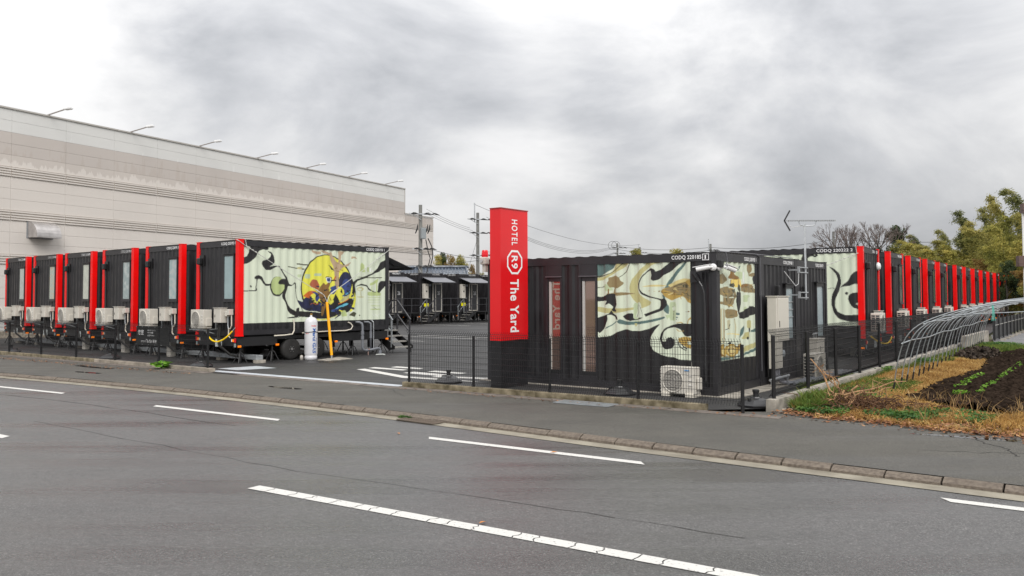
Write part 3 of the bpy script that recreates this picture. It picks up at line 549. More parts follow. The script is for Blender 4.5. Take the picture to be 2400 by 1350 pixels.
('brown',[0.93,2.09,0.98,2.06,1.02,2.07,1.03,2.06,0.98,2.05,0.93,2.08]),
('dark',[0.83,2.24,0.78,2.26,0.73,2.23,0.72,2.24,0.78,2.27,0.83,2.25]),
('gold2',[0.96,2.15,0.92,2.18,0.88,2.19,0.88,2.2,0.93,2.2,0.97,2.17]),
('gold2',[0.97,2.1,1.03,2.08,1.08,2.06,1.08,2.04,1.02,2.06,0.96,2.08]),
('brown',[0.75,2.11,0.78,2.09,0.8,2.02,0.79,2.01,0.76,2.08,0.74,2.1]),
('gold',[0.78,2.07,0.75,2.05,0.72,2.04,0.72,2.06,0.74,2.07,0.77,2.08]),
('gold2',[0.93,2.14,0.9,2.16,0.87,2.13,0.86,2.15,0.9,2.18,0.94,2.17]),
],
'M185S':[
('brown2',[-0.03,2.39,0.36,2.49,0.48,2.46,0.58,2.35,0.4,2.26,0.23,2.27]),
('brown2',[1.66,2.69,1.78,2.73,1.94,2.7,1.95,2.57,1.82,2.46,1.66,2.55]),
('brown2',[1.8,2.46,1.95,2.53,2.49,2.53,2.49,2.43,1.94,2.44]),
('pale',[1.06,2.53,1.4,2.54,1.38,2.36,1.06,2.45]),
('white',[1.52,2.53,1.57,2.54,1.56,2.3,1.51,2.3]),
('white',[1.42,2.53,1.47,2.53,1.46,2.29,1.42,2.29]),
('yel2',[0.79,2.37,1.33,2.4,1.37,2.19,0.78,2.22]),
('brown',[0.8,2.57,0.95,2.56,1.06,2.45,1.32,2.4,1.05,2.36,0.61,2.39,0.77,2.46]),
('gold',[0.8,2.57,0.95,2.56,1.04,2.47,0.79,2.54]),
('brown',[0.79,2.37,0.78,2.27,0.8,2.27,0.81,2.37]),
('brown',[1.16,2.38,1.16,2.22,1.19,2.22,1.18,2.38]),
('dark',[0.74,2.27,0.96,2.3,1.05,2.24,0.91,2.19,0.74,2.22]),
('dark',[1.15,2.27,1.32,2.26,1.34,2.12,1.22,2.1,1.11,2.17]),
('brown2',[-0.04,2.13,0.35,2.2,0.61,2.22,0.78,2.17,1.05,2.13,1.09,2,0.9,1.86,0.68,1.76,0.55,1.83,-0.04,1.88]),
('cream',[-0.04,2.08,0.35,2.03,0.39,1.9,-0.04,1.93]),
('dark',[0.8,2.16,1.05,2.17,1.02,2.1,0.87,2.08]),
('dark',[0.34,2.16,0.51,2.06,0.54,1.9,0.57,1.9,0.53,2.07,0.36,2.17]),
('dark',[0.94,2.08,0.81,1.96,0.74,1.84,0.76,1.84,0.83,1.96,0.96,2.08]),
('brown2',[1.35,2.27,1.74,2.29,1.91,2.27,2.15,2.17,2.47,2.08,1.35,2.1]),
('brown',[1.36,2.27,1.67,2.28,1.74,2.24,1.36,2.19]),
('pale',[1.43,2.01,1.69,2.01,1.68,1.89,1.42,1.89]),
('pale',[1.88,2.01,1.86,2,1.83,1.99,1.78,1.99,1.71,1.98,1.64,1.98,1.56,1.98,1.5,1.99,1.45,1.99,1.42,2,1.4,2.01,1.42,2.02,1.45,2.03,1.5,2.04,1.57,2.04,1.64,2.04,1.71,2.04,1.78,2.04,1.83,2.03,1.87,2.02]),
('pale',[1.42,1.75,1.63,1.8,1.65,1.69,1.41,1.66]),
('black',[1.09,2.12,1.22,2.09,1.34,2.12,1.34,1.82,1.25,1.66,1.49,1.71,1.89,1.81,2.46,1.73,2.45,1.62,1.91,1.6,1.48,1.52,1.25,1.55,1.12,1.67,1.07,1.89]),
('black',[1.99,2.44,2.16,2.47,2.49,2.43,2.48,2.19,2.03,2.3,1.96,2.39]),
('khaki',[0.21,1.77,0.47,1.76,0.42,1.06,0.21,1.07]),
('cream',[0.28,1.75,0.34,1.75,0.31,1.08,0.27,1.08]),
('brown',[0.44,1.75,0.43,1.06,0.46,1.06,0.47,1.75]),
('red',[0.51,1.69,1.1,1.7,1.1,1.67,0.5,1.67]),
('brown2',[0.49,1.76,1.08,1.73,1.12,1.58,0.85,1.56,0.5,1.56]),
('khaki',[0.54,1.53,0.76,1.53,0.75,1.32,0.56,1.34]),
('khaki',[0.95,1.55,1.01,1.39,0.98,1.14,1.04,1.13,1.07,1.39,1.01,1.55]),
('black',[0.74,1.44,0.65,1.37,0.48,1.33,0.5,1.32,0.68,1.36,0.77,1.43]),
('teal',[1.33,1.33,1.55,1.43,1.37,1.19,1.23,1.11]),
('teal',[1.11,2.57,1.35,2.68,1.31,2.6,1.13,2.55]),
('teal',[1.9,1.28,2.44,1.33,2.44,1.22,1.87,1.23]),
('olive',[1.64,1.5,1.9,1.49,1.9,1.31,1.64,1.32]),
('olive',[1.32,1.1,1.47,1.22,1.75,1.25,1.74,1.09]),
('yel2',[0.53,1.23,0.83,1.23,1.23,1.19,1.24,1.21,0.84,1.24,0.53,1.25]),
('black',[1.71,1.32,1.79,1.34,1.87,1.31,1.85,1.24,1.81,1.23,1.81,0.99,1.75,1,1.76,1.23,1.72,1.25]),
('black',[0.53,1.05,0.79,1.07,0.78,1.02,0.63,1.02]),
('black',[1.72,1.1,1.72,1.1,1.71,1.09,1.7,1.08,1.69,1.08,1.67,1.08,1.66,1.08,1.65,1.08,1.64,1.09,1.63,1.1,1.63,1.11,1.63,1.12,1.64,1.13,1.65,1.13,1.66,1.14,1.68,1.14,1.69,1.14,1.7,1.13,1.71,1.12,1.72,1.11]),
('teal',[-0.08,0.79,0.99,0.75,1.69,0.82,2.42,0.92,2.42,0.84,1.73,0.77,1.08,0.72,-0.08,0.71]),
('olive',[1.27,0.79,1.46,0.94,2.43,1.02,2.42,0.93,1.69,0.84]),
('gold',[1.14,0.87,1.12,0.83,1.07,0.79,0.99,0.77,0.89,0.75,0.77,0.75,0.66,0.77,0.57,0.79,0.49,0.83,0.44,0.87,0.43,0.91,0.45,0.95,0.5,0.98,0.58,1.01,0.67,1.02,0.78,1.03,0.9,1.01,1,0.99,1.08,0.95,1.13,0.91]),
('gold2',[1.05,0.87,1.04,0.84,1,0.82,0.94,0.8,0.86,0.79,0.78,0.79,0.69,0.8,0.62,0.82,0.56,0.84,0.52,0.87,0.51,0.9,0.53,0.93,0.56,0.96,0.62,0.98,0.7,0.99,0.78,0.99,0.87,0.98,0.94,0.96,1,0.94,1.04,0.91]),
('brown',[0.97,0.87,0.96,0.85,0.93,0.83,0.89,0.82,0.84,0.81,0.78,0.81,0.72,0.82,0.67,0.83,0.62,0.85,0.6,0.87,0.59,0.89,0.6,0.91,0.63,0.93,0.67,0.94,0.72,0.95,0.78,0.95,0.84,0.94,0.89,0.93,0.94,0.91,0.96,0.89]),
('gold2',[0.93,0.87,0.92,0.86,0.9,0.85,0.87,0.84,0.83,0.83,0.79,0.83,0.74,0.84,0.7,0.85,0.67,0.86,0.66,0.87,0.65,0.89,0.66,0.9,0.68,0.91,0.71,0.92,0.75,0.93,0.79,0.93,0.83,0.92,0.87,0.91,0.9,0.9,0.92,0.89]),
('gold',[-0.08,0.89,0.32,1.06,0.45,0.96,0.52,0.77,0.22,0.79]),
('gold2',[0.41,0.88,0.4,0.86,0.39,0.85,0.37,0.83,0.35,0.82,0.33,0.82,0.3,0.83,0.28,0.84,0.27,0.85,0.26,0.87,0.26,0.89,0.26,0.91,0.27,0.93,0.29,0.94,0.31,0.95,0.33,0.95,0.36,0.95,0.38,0.94,0.39,0.92,0.4,0.9]),
('gold',[1.09,0.99,1.32,1.02,1.36,0.91,1.13,0.85]),
('brown',[-0.08,0.9,0.39,0.78,0.73,0.74,0.73,0.75,0.39,0.79,0.17,0.89]),
('black',[-0.08,0.71,0.56,0.71,1.04,0.71,1.36,0.71,2.41,0.69,2.31,-1.82,-0.15,-1.41]),
('gold',[0.67,2.17,0.79,2.17,0.92,2.14,0.94,2.15,0.8,2.19,0.66,2.18]),
('gold',[0.29,2.1,0.37,2.07,0.45,2.08,0.44,2.09,0.38,2.09,0.32,2.11]),
('cream',[0.28,1.97,0.42,2,0.56,1.99,0.56,2,0.42,2.01,0.27,1.98]),
('dark',[0.98,2,1.07,2.01,1.16,2.04,1.14,2.05,1.05,2.03,0.96,2.01]),
('dark',[0.69,2.14,0.7,2.14,0.71,2.09,0.75,2.1,0.73,2.14,0.71,2.15]),
('gold',[0.59,1.83,0.67,1.83,0.75,1.83,0.75,1.84,0.67,1.84,0.59,1.85]),
('dark',[0.85,2.05,0.74,2.01,0.64,1.99,0.66,1.98,0.76,2,0.87,2.04]),
('dark',[0.31,1.86,0.36,1.85,0.42,1.84,0.44,1.85,0.38,1.86,0.32,1.87]),
('cream',[0.41,1.83,0.34,1.79,0.27,1.78,0.28,1.77,0.36,1.78,0.44,1.82]),
('cream',[0.89,2.03,0.94,2.07,0.99,2.07,1,2.08,0.92,2.08,0.85,2.04]),
('cream',[0.71,1.98,0.82,1.98,0.93,1.98,0.93,2,0.82,2,0.7,1.99]),
('gold',[0.68,1.81,0.76,1.82,0.85,1.79,0.88,1.8,0.77,1.84,0.67,1.83]),
('gold',[0.37,2.06,0.5,2.06,0.63,2.05,0.63,2.07,0.5,2.07,0.38,2.08]),
('dark',[0.79,2.06,0.87,2.05,0.95,1.99,0.97,1.99,0.89,2.05,0.8,2.07]),
('gold',[2.12,2.24,2.48,2.24,2.48,2.21,2.48,2.22,2.48,2.25,2.13,2.25]),
('dark',[2.06,2.25,2.05,2.21,2.03,2.19,2.06,2.18,2.07,2.21,2.09,2.25]),
('brown',[1.97,2.19,2.03,2.24,2.08,2.27,2.06,2.28,2.01,2.24,1.95,2.2]),
('dark',[1.9,2.19,1.95,2.15,2,2.1,2.03,2.1,1.98,2.16,1.93,2.19]),
('dark',[2,2.28,2.09,2.29,2.48,2.27,2.48,2.28,2.1,2.29,2,2.29]),
('brown',[1.81,2.14,1.75,2.11,1.69,2.09,1.71,2.08,1.77,2.11,1.83,2.13]),
('dark',[1.59,2.21,1.67,2.21,1.75,2.19,1.77,2.2,1.68,2.22,1.59,2.22]),
('gold',[1.86,2.26,1.96,2.26,2.07,2.28,2.06,2.29,1.96,2.27,1.86,2.27]),
('brown',[1.46,2.1,1.54,2.1,1.61,2.11,1.6,2.13,1.53,2.12,1.46,2.12]),
('dark',[1.57,2.16,1.57,2.13,1.57,2.11,1.59,2.11,1.59,2.13,1.59,2.16]),
('dark',[0.59,0.94,0.57,0.89,0.55,0.88,0.58,0.87,0.61,0.89,0.63,0.93]),
('brown',[0.93,0.8,0.88,0.76,0.83,0.71,0.87,0.7,0.92,0.75,0.97,0.79]),
('gold',[0.48,0.95,0.6,0.93,0.73,0.94,0.72,0.95,0.6,0.94,0.49,0.96]),
('brown',[1.15,0.88,1.17,0.86,1.19,0.83,1.23,0.84,1.21,0.86,1.19,0.89]),
('brown',[1.16,0.98,1.11,0.95,1.07,0.94,1.08,0.92,1.14,0.93,1.19,0.97]),
('dark',[0.99,0.95,1.06,0.94,1.13,0.95,1.11,0.96,1.05,0.96,0.99,0.96]),
('brown',[0.39,1,0.47,0.99,0.55,0.98,0.56,0.99,0.48,1,0.39,1.01]),
('dark',[0.92,0.98,0.98,0.98,1.04,0.98,1.04,0.99,0.97,0.99,0.91,0.99]),
('brown',[1.08,0.8,1.14,0.81,1.19,0.8,1.19,0.81,1.13,0.81,1.07,0.81]),
('brown',[0.53,0.92,0.62,0.89,0.72,0.9,0.71,0.91,0.62,0.9,0.54,0.92]),
('brown',[0.99,1.73,1.07,1.71,1.15,1.68,1.16,1.69,1.08,1.71,1,1.74]),
('dark',[0.74,1.6,0.82,1.62,0.9,1.61,0.9,1.62,0.82,1.63,0.73,1.61]),
('dark',[0.93,1.6,0.95,1.54,0.97,1.52,1,1.52,0.98,1.54,0.96,1.6]),
('brown',[1.04,1.71,1.07,1.68,1.09,1.63,1.11,1.63,1.09,1.68,1.06,1.71]),
('brown',[0.68,1.66,0.72,1.67,0.77,1.66,0.78,1.67,0.72,1.68,0.66,1.67]),
('brown',[0.52,1.67,0.61,1.66,0.7,1.68,0.68,1.69,0.61,1.67,0.53,1.68]),
],
'M222':[
('black',[1.07,2.98,0.9,2.9,0.73,2.73,0.68,2.45,0.75,2.18,0.87,1.9,0.89,1.67,0.8,1.47,0.55,1.37,0.14,1.4,0.14,1.17,0.48,1.17,0.78,1.25,0.94,1.47,1.01,1.74,0.99,2.02,0.85,2.3,0.79,2.53,0.84,2.73,0.97,2.87]),
('black',[0.73,2.28,0.6,2.39,0.47,2.49,0.39,2.66,0.26,2.79,0.11,2.82,0.12,2.37,0.25,2.4,0.42,2.33,0.61,2.31]),
('black',[0.46,2.02,0.35,2.1,0.13,2.12,0.13,1.8,0.26,1.75,0.14,1.67,0.14,1.56,0.32,1.62,0.43,1.75,0.48,1.9]),
('black',[0.48,2.09,0.48,2.07,0.48,2.06,0.49,2.05,0.51,2.04,0.52,2.04,0.53,2.04,0.55,2.05,0.56,2.06,0.56,2.07,0.57,2.09,0.56,2.1,0.56,2.12,0.55,2.13,0.53,2.13,0.52,2.14,0.51,2.13,0.49,2.13,0.48,2.12,0.48,2.1]),
('black',[1.96,3.25,1.88,3.43,1.43,3.43,1.4,3.34,1.51,3.29,1.62,3.34,1.74,3.27,1.74,3.15,1.94,3.15]),
('cream',[1.49,3.38,1.49,3.37,1.49,3.36,1.5,3.36,1.51,3.35,1.51,3.35,1.52,3.35,1.53,3.36,1.53,3.36,1.54,3.37,1.54,3.38,1.53,3.39,1.53,3.4,1.53,3.41,1.52,3.41,1.51,3.41,1.51,3.41,1.5,3.41,1.49,3.4,1.49,3.39]),
('black',[1.1,2.23,0.98,2.25,0.89,2.24,0.89,2.26,0.99,2.27,1.1,2.25]),
('black',[2.95,3.3,2.62,3.33,2.3,3.16,2.15,2.87,2.35,2.55,2.64,2.48,2.88,2.64,2.75,2.89]),
('cream',[2.71,3.09,2.5,3.09,2.39,2.88,2.55,2.72,2.67,2.84]),
],
}
# ------------------------------------------------------------------ murals
PC = {'cream': (.60, .655, .52), 'black': (.016, .015, .016), 'green': (.42, .50, .22), 'yellow': (.68, .66, .08), 'navy': (.016, .02, .06), 'blue': (.035, .06, .20), 'tan': (.42, .31, .20),
      'brown': (.22, .12, .035), 'brown2': (.25, .19, .09), 'red': (.36, .10, .05), 'orange': (.55, .13, .02), 'olive': (.46, .43, .20), 'teal': (.09, .15, .14), 'gold': (.42, .28, .07),
      'gold2': (.60, .50, .22), 'pale': (.45, .53, .33), 'white': (.75, .77, .74), 'dark': (.06, .06, .035), 'sky': (.12, .42, .55), 'yel2': (.72, .55, .15), 'khaki': (.50, .47, .30)}
def chaikin(p, n=2):
    for _ in range(n):
        q = np.roll(p, -1, 0); p = np.stack([p*.86+q*.14, p*.14+q*.86], 1).reshape(-1, 2)
    return p
def raster(layers, s0, s1, z0, z1, cell, bg='cream'):
    ss = 2; nx = int(round((s1-s0)/cell)); nz = int(round((z1-z0)/cell))
    gx = s0+(np.arange(nx*ss)+.5)*(s1-s0)/(nx*ss); gz = z0+(np.arange(nz*ss)+.5)*(z1-z0)/(nz*ss)
    img = np.empty((nz*ss, nx*ss, 3)); img[:] = PC[bg]
    for c, q in layers:
        p = chaikin(np.array(q, float).reshape(-1, 2), 1)
        i0, i1 = np.searchsorted(gx, [p[:, 0].min(), p[:, 0].max()]); j0, j1 = np.searchsorted(gz, [p[:, 1].min(), p[:, 1].max()])
        if i1 <= i0 or j1 <= j0: continue
        XX, ZZ = np.meshgrid(gx[i0:i1], gz[j0:j1]); ins = np.zeros(XX.shape, bool)
        for (x0, y0), (x1, y1) in zip(p, np.roll(p, -1, 0)):
            if y0 == y1: continue
            ins ^= ((y0 > ZZ) != (y1 > ZZ)) & (XX < (x1-x0)*(ZZ-y0)/(y1-y0)+x0)
        img[j0:j1, i0:i1][ins] = PC[c]
    return img.reshape(nz, ss, nx, ss, 3).mean((1, 3))
def mural(name, key, P, U, Nn, s0, s1, z0, z1, cell, parent, dz=0., proud=.003, per=.278):
    img = raster(MURALS[key], s0, s1, z0, z1, cell); nz, nx, _ = img.shape
    us, f = corr_profile(s0, s1, per); gx = np.linspace(s0, s1, nx+1); gz = np.linspace(z0, z1, nz+1)
    d = np.array([f(u) for u in gx])-proud
    vx = P[0]+U[0]*gx-Nn[0]*d; vy = P[1]+U[1]*gx-Nn[1]*d
    V = np.stack([np.broadcast_to(vx, (nz+1, nx+1)), np.broadcast_to(vy, (nz+1, nx+1)), np.broadcast_to(gz[:, None]+dz, (nz+1, nx+1))], -1).reshape(-1, 3)
    i = np.arange(nz)[:, None]*(nx+1)+np.arange(nx)[None]; F = np.stack([i, i+1, i+nx+2, i+nx+1], -1).reshape(-1, 4)
    if U[0]*Nn[1]-U[1]*Nn[0] > 0: F = F[:, ::-1]
    me = bpy.data.meshes.new(name); me.vertices.add(len(V)); me.vertices.foreach_set('co', V.astype(np.float32).ravel())
    me.loops.add(F.size); me.loops.foreach_set('vertex_index', F.astype(np.int32).ravel()); me.polygons.add(len(F))
    me.polygons.foreach_set('loop_start', np.arange(0, F.size, 4, dtype=np.int32)); me.polygons.foreach_set('loop_total', np.full(len(F), 4, np.int32))
    me.materials.append(MURALM); me.update(calc_edges=True)
    at = me.color_attributes.new('print', 'FLOAT_COLOR', 'CORNER'); c = np.ones((len(F), 4, 4), np.float32); c[:, :, :3] = img.reshape(-1, 1, 3); at.data.foreach_set('color', c.ravel())
    return link(name, me, parent)

# ------------------------------------------------------------------ ground, road, pavement
KB = [(-60, 50.5), (-30, 32.4), (-13.99, 23.04), (-10.48, 20.92), (-6.84, 18.53), (-4.23, 16.71), (-1.98, 15.0), (-.01, 13.36), (1.78, 11.84), (3.24, 10.72), (4.42, 9.79), (5.39, 9.03), (12, 3.8), (30, -10.5)]
def dens(pl, step=.6):
    P = [np.array(p, float) for p in pl]; d = [0]
    for a, b in zip(P, P[1:]): d.append(d[-1]+np.linalg.norm(b-a))
    t = np.arange(0, d[-1], step); xs = np.interp(t, d, [p[0] for p in P]); ys = np.interp(t, d, [p[1] for p in P])
    for _ in range(14):
        xs[1:-1] = (xs[:-2]+2*xs[1:-1]+xs[2:])/4; ys[1:-1] = (ys[:-2]+2*ys[1:-1]+ys[2:])/4
    return np.stack([xs, ys], 1)
KL = dens(KB)                       # kerb back edge, running left to right
_t = np.gradient(KL, axis=0); _t /= np.linalg.norm(_t, axis=1)[:, None]; KN = np.stack([_t[:, 1], -_t[:, 0]], 1)   # towards the road
KN = -KN if (KN[0] @ np.array([0, -1])) < 0 else KN
def off(d): return KL+KN*d
RZ = -.08
def strip(name, A_, B_, za, zb, m):
    n = len(A_); V = [(*A_[i], za) for i in range(n)]+[(*B_[i], zb) for i in range(n)]
    F = [(i, n+i, n+i+1, i+1) for i in range(n-1)]
    return fastmesh(name, V, F, m)
M_ROAD = asphalt('road_asphalt', (.058, .056, .0545), (.098, .095, .092), .20, .52, rot=.62, wetbias=.475, patch=.09)
M_WALK = asphalt('pavement_asphalt', (.048, .045, .038), (.088, .083, .070), .55, .85, rot=.62, wetbias=.42, patch=.20)
M_LOT = asphalt('lot_asphalt', (.017, .0165, .0165), (.034, .033, .033), .42, .75, rot=.2, wetbias=.42, patch=.12)
M_SOILG_ = mat('field_earth', (.12, .09, .05), .95, vscale=.8, col2=(.22, .18, .08), bump=.5, bscale=14)
g = MB(); g.add([(-500, -300, -.14), (500, -300, -.14), (500, 900, -.14), (-500, 900, -.14)], [(0, 1, 2, 3)]); tag(g.build('ground', mat('far_ground', (.09, .08, .05), .95, vscale=.05, col2=(.13, .13, .07))), kind='structure')
tag(strip('road', off(.42), off(16), RZ, RZ, M_ROAD), kind='structure')
tag(strip('gutter', off(.10), off(.42), RZ+.004, RZ+.006, GUTC), kind='structure')

# kerb: one stone every 0.6 m
kerb = empty('kerb'); tag(kerb, kind='structure')
KLs = KL; ns = 0
for i in range(len(KL)-1):
    a, b = KL[i], KL[i+1]
    if a[1] > 34 or a[0] > 14: continue
    t = (b-a); ln = np.linalg.norm(t); t = t/ln; n = KN[i]; gp = .007+.006*random.random(); dz = random.uniform(-.006, .006); sh = random.uniform(-.006, .006)
    mb = MB(); sec = [(-.02+sh, -.13), (-.02+sh, -.004+dz), (.035+sh, .0+dz), (.125+sh, -.045+dz), (.14+sh, -.13)]
    for q in (a+t*gp, b-t*gp):
        mb.v += [(q[0]+n[0]*o, q[1]+n[1]*o, z) for o, z in sec]
    k = len(sec); mb.f = [(j, j+1, k+j+1, k+j) for j in range(k-1)]+[tuple(range(k))[::-1], tuple(range(k, 2*k))]; mb.m = [0]*len(mb.f)
    mb.build('kerb_stone', CURBC, kerb)

# fence line kerbs
FL0, FL1 = np.array([-27.0, 36.9]), np.array([-8.15, 22.98])     # left stretch
FR0, FR1 = np.array([-2.45, 19.12]), np.array([3.45, 15.00])      # right stretch
ud = (FR1-FR0)/np.linalg.norm(FR1-FR0); un = np.array([ud[1], -ud[0]]); un = un if un[1] < 0 else -un    # towards the road
ul = (FL1-FL0)/np.linalg.norm(FL1-FL0)
PROP = [FL0+un*.22, FL1+un*.22, FR0+un*.22, FR1+un*.22, np.array([4.75, 14.75]), np.array([5.02, 14.1]), np.array([5.87, 13.6]), np.array([6.46, 12.75]), np.array([7.39, 12.1]), np.array([12, 8.2]), np.array([40, -14])]
# pavement: from the kerb back to the property line
wv_ = [(*off(-.02)[i], .0) for i in range(len(KL)) if -32 < KL[i][0] < 30]
mb = MB(); pw = [(-60, 60, 0)]+[(p[0], p[1], 0) for p in PROP][0:]
poly = [(x, y) for x, y, _ in wv_][::-1]; allp = [(-60, 62)]+[tuple(p) for p in PROP]
V = [(x, y, 0.0) for x, y in allp]+[(x, y, 0.0) for x, y in poly]
mb.add(V, [tuple(range(len(V)))][:1]); pav = mb.build('pavement', M_WALK); tag(pav, kind='structure')
lot = MB(); LP = [(-31.5, 37.2), tuple(FL0), tuple(FL1), tuple(FL1+un*.16), tuple(FR0+un*.16), tuple(FR0), tuple(FR1), (4.62, 15.15), (20.6, 37.2), (48, 80), (30, 110), (-30, 110), (-34, 60)]
lot.add([(x, y, .004) for x, y in LP], [tuple(range(len(LP)))]); tag(lot.build('parking_lot', M_LOT), kind='structure')

def paint(name, quads, z, m=PAINTW, kind='structure'):
    mb = MB()
    for q in quads: mb.add([(x, y, z) for x, y in q], [tuple(range(len(q)))])
    return tag(mb.build(name, m), kind=kind)
def seg_poly(a, b, w, sk=0.):
    a = np.array(a, float); b = np.array(b, float); t = (b-a)/np.linalg.norm(b-a); n = np.array([-t[1], t[0]])
    return [tuple(a-n*w/2+t*sk), tuple(b-n*w/2+t*sk), tuple(b+n*w/2), tuple(a+n*w/2)]
def crackline(a, b, w, n, seed):
    """thermoplastic line broken by hairline cracks"""
    r = random.Random(seed); a = np.array(a, float); b = np.array(b, float); ln = np.linalg.norm(b-a); t = (b-a)/ln; nn = np.array([-t[1], t[0]]); Q = []
    cuts = sorted([0, ln]+[ln*(i+r.uniform(-.3, .3))/n for i in range(1, n)]); J = [[r.uniform(-.025, .025) for _ in range(5)] for _ in cuts]
    for i in range(len(cuts)-1):
        L_, R_ = [], []
        for k in range(5):
            o = -w/2+w*k/4
            L_.append(a+t*(cuts[i]+(J[i][k] if i else 0)+(.007 if i else 0))+nn*o); R_.append(a+t*(cuts[i+1]+(J[i+1][k] if i < len(cuts)-2 else 0)-.007)+nn*o)
        Q.append([tuple(p) for p in L_[::-1]+R_])
    return [q[::-1] for q in Q]
far = []
for a, b in (((-12.9, 20.53), (-9.96, 18.68)), ((-7.02, 16.5), (-4.06, 14.55)), ((-1.30, 12.67), (1.59, 10.72)), ((4.40, 8.77), (7.3, 6.72)), ((-19.2, 24.6), (-15.9, 22.45))):
    far += [seg_poly(a, b, .15, .12)]
paint('lane_edge_marking', far, RZ+.005)
near = [seg_poly((-14.5, 17.6), (-7.72, 12.86), .16, .1)]+crackline((-2.88, 9.43), (3.3, 5.36), .17, 24, 3)
paint('centre_marking', near, RZ+.005)

# lot entrance: concrete apron, white line, lettering strokes, bay lines
paint('entrance_apron', [[(-8.3, 23.12), (-8.15, 23.36), (-2.42, 19.28), (-2.58, 19.04)]], .009, mat('entrance_strip', (.42, .45, .48), .5, var=.12, vscale=3))
paint('entrance_plate', [[(-8.35, 23.9), (-7.5, 24.75), (-6.7, 24.0), (-7.6, 23.35)]], .014, mat('entrance_strip2', (.42, .45, .47), .45, var=.1))
paint('stop_line', [[(-4.35, 23.55), (-2.75, 21.05), (-.75, 19.95), (-1.35, 20.6), (-2.75, 21.55), (-4.15, 23.75)], [(-4.1, 23.95), (-3.95, 24.25), (-2.9, 23.35), (-3.0, 23.15)],
      [(-3.5, 24.2), (-3.35, 24.5), (-2.5, 23.8), (-2.6, 23.55)], [(-2.9, 22.4), (-2.65, 22.75), (-1.5, 21.7), (-1.75, 21.4)], [(-2.3, 22.75), (-2.1, 23.05), (-1.2, 22.3), (-1.35, 22.05)],
      [(-2.05, 21.25), (-1.9, 21.5), (.3, 20.6), (.3, 20.2)]], .009)
bays = []
for k in range(6):
    s = k*4.06; c = np.array([-6.9, 62.88]); D1 = np.array([sin(.6982), cos(.6982)]); D2 = np.array([-D1[1], D1[0]])
    bays.append(seg_poly(c+D1*(s-1.2)-D2*1.8, c+D1*(s-1.2)-D2*6.2, .13))
bays += [seg_poly((-6.35, 43.9), (-1.7, 40.0), .12), seg_poly((-6.2, 39.9), (-4.0, 38.1), .12), seg_poly((-4.93, 44.1), (3.5, 37.5), .12)]
paint('bay_lines', bays, .009)
for nm, pts in (('puddle', [(-5.6, 19.32), (-5.0, 19.0), (-4.62, 18.66), (-4.7, 18.55), (-5.1, 18.75), (-5.5, 19.12)]), ('puddle', [(-13.0, 25.45), (-12.2, 24.75), (-11.3, 24.1), (-11.5, 24.0), (-12.4, 24.6), (-13.1, 25.2)]),
                ('puddle', [(-12.0, 23.3), (-11.0, 22.7), (-11.1, 22.55), (-12.0, 23.1)]), ('puddle', [(5.75, 12.42), (6.2, 12.3), (6.7, 12.0), (7.4, 11.62), (8.4, 10.95), (8.2, 10.9), (7.3, 11.5), (6.7, 11.78), (6.2, 12.12)])):
    mb = MB(); c = chaikin(np.array(pts), 2); mb.add([(x, y, .003) for x, y in c], [tuple(range(len(c)))]); tag(mb.build(nm, mat('standing_water', (.02, .018, .015), .04)), kind='structure')
gp_ = [(i, KL[i]) for i in range(len(KL)) if -3.4 < KL[i][0] < -1.9]
# kerb-side drain grating and pavement grating
def grating(name, c, du, dv, nu, nv, bar, z, m, label, cat='grating'):
    o = empty(name, (0, 0, 0), 0, label, cat); c = np.array(c, float); du = np.array(du, float); dv = np.array(dv, float)
    fr = MB(); P = [c, c+du, c+du+dv, c+dv]
    for a, b in zip(P, P[1:]+P[:1]): fr.beam((*a, z), (*b, z), .03, .012)
    fr.build('rim', m, o)
    for i in range(1, nu):
        mb = MB(); a = c+du*i/nu; mb.beam((*a, z), (*(a+dv), z), bar, .012); mb.build('bar', m, o)
    if nv:
        mb = MB()
        for i in range(1, nv): a = c+dv*i/nv; mb.beam((*a, z-.001), (*(a+du), z-.001), bar*.6, .008)
        mb.build('cross_bars', m, o)
    pit = MB(); pit.add([(*p, z-.006) for p in P], [(0, 1, 2, 3)]); pit.build('pit', mat('drain_dark', (.01, .01, .01), .9), o); return o
wd = un; 
grating('pavement_grating', (1.02, 16.42), ud*1.15, un*.42, 26, 9, .012, .012, GALVD, 'steel mesh grating in the pavement below the red sign office')
ki = [i for i in range(len(KL)) if KL[i][0] > -2.15][0]; kt = (KL[ki+1]-KL[ki]); kt /= np.linalg.norm(kt)
grating('gutter_drain', KL[ki]+KN[ki]*.16, kt*.85, KN[ki]*.24, 15, 0, .02, RZ+.02, mat('rusty_iron', (.13, .10, .075), .7), 'iron drain grating let into the gutter beside the kerb')

def kerb_run(name, p0, p1, w, h, m, label, seg=2.0, ch=.012):
    o = empty(name, (0, 0, 0), 0, label, 'kerb wall'); p0 = np.array(p0); p1 = np.array(p1); ln = np.linalg.norm(p1-p0); t = (p1-p0)/ln; n = np.array([t[1], -t[0]]); n = n if n[1] < 0 else -n; k = max(1, round(ln/seg))
    for i in range(k):
        a = p0+t*(ln*i/k+.004); b = p0+t*(ln*(i+1)/k-.004); mb = MB(); sec = [(-w/2, -.1), (-w/2, h-ch), (-w/2+ch, h), (w/2-ch, h), (w/2, h-ch), (w/2, -.1)]
        mb.v = [(q[0]+n[0]*o_, q[1]+n[1]*o_, z) for q in (a, b) for o_, z in sec]; c = len(sec); mb.f = [(j, j+1, c+j+1, c+j) for j in range(c-1)]+[tuple(range(c))[::-1], tuple(range(c, 2*c))]; mb.m = [0]*len(mb.f)
        mb.build('kerb_block', m, o)
    return o
kerb_run('mossy_kerb', FL0+un*.0, FL0+ul*17.2, .14, .10, MOSSC, 'mossy concrete kerb wall under the long left fence')
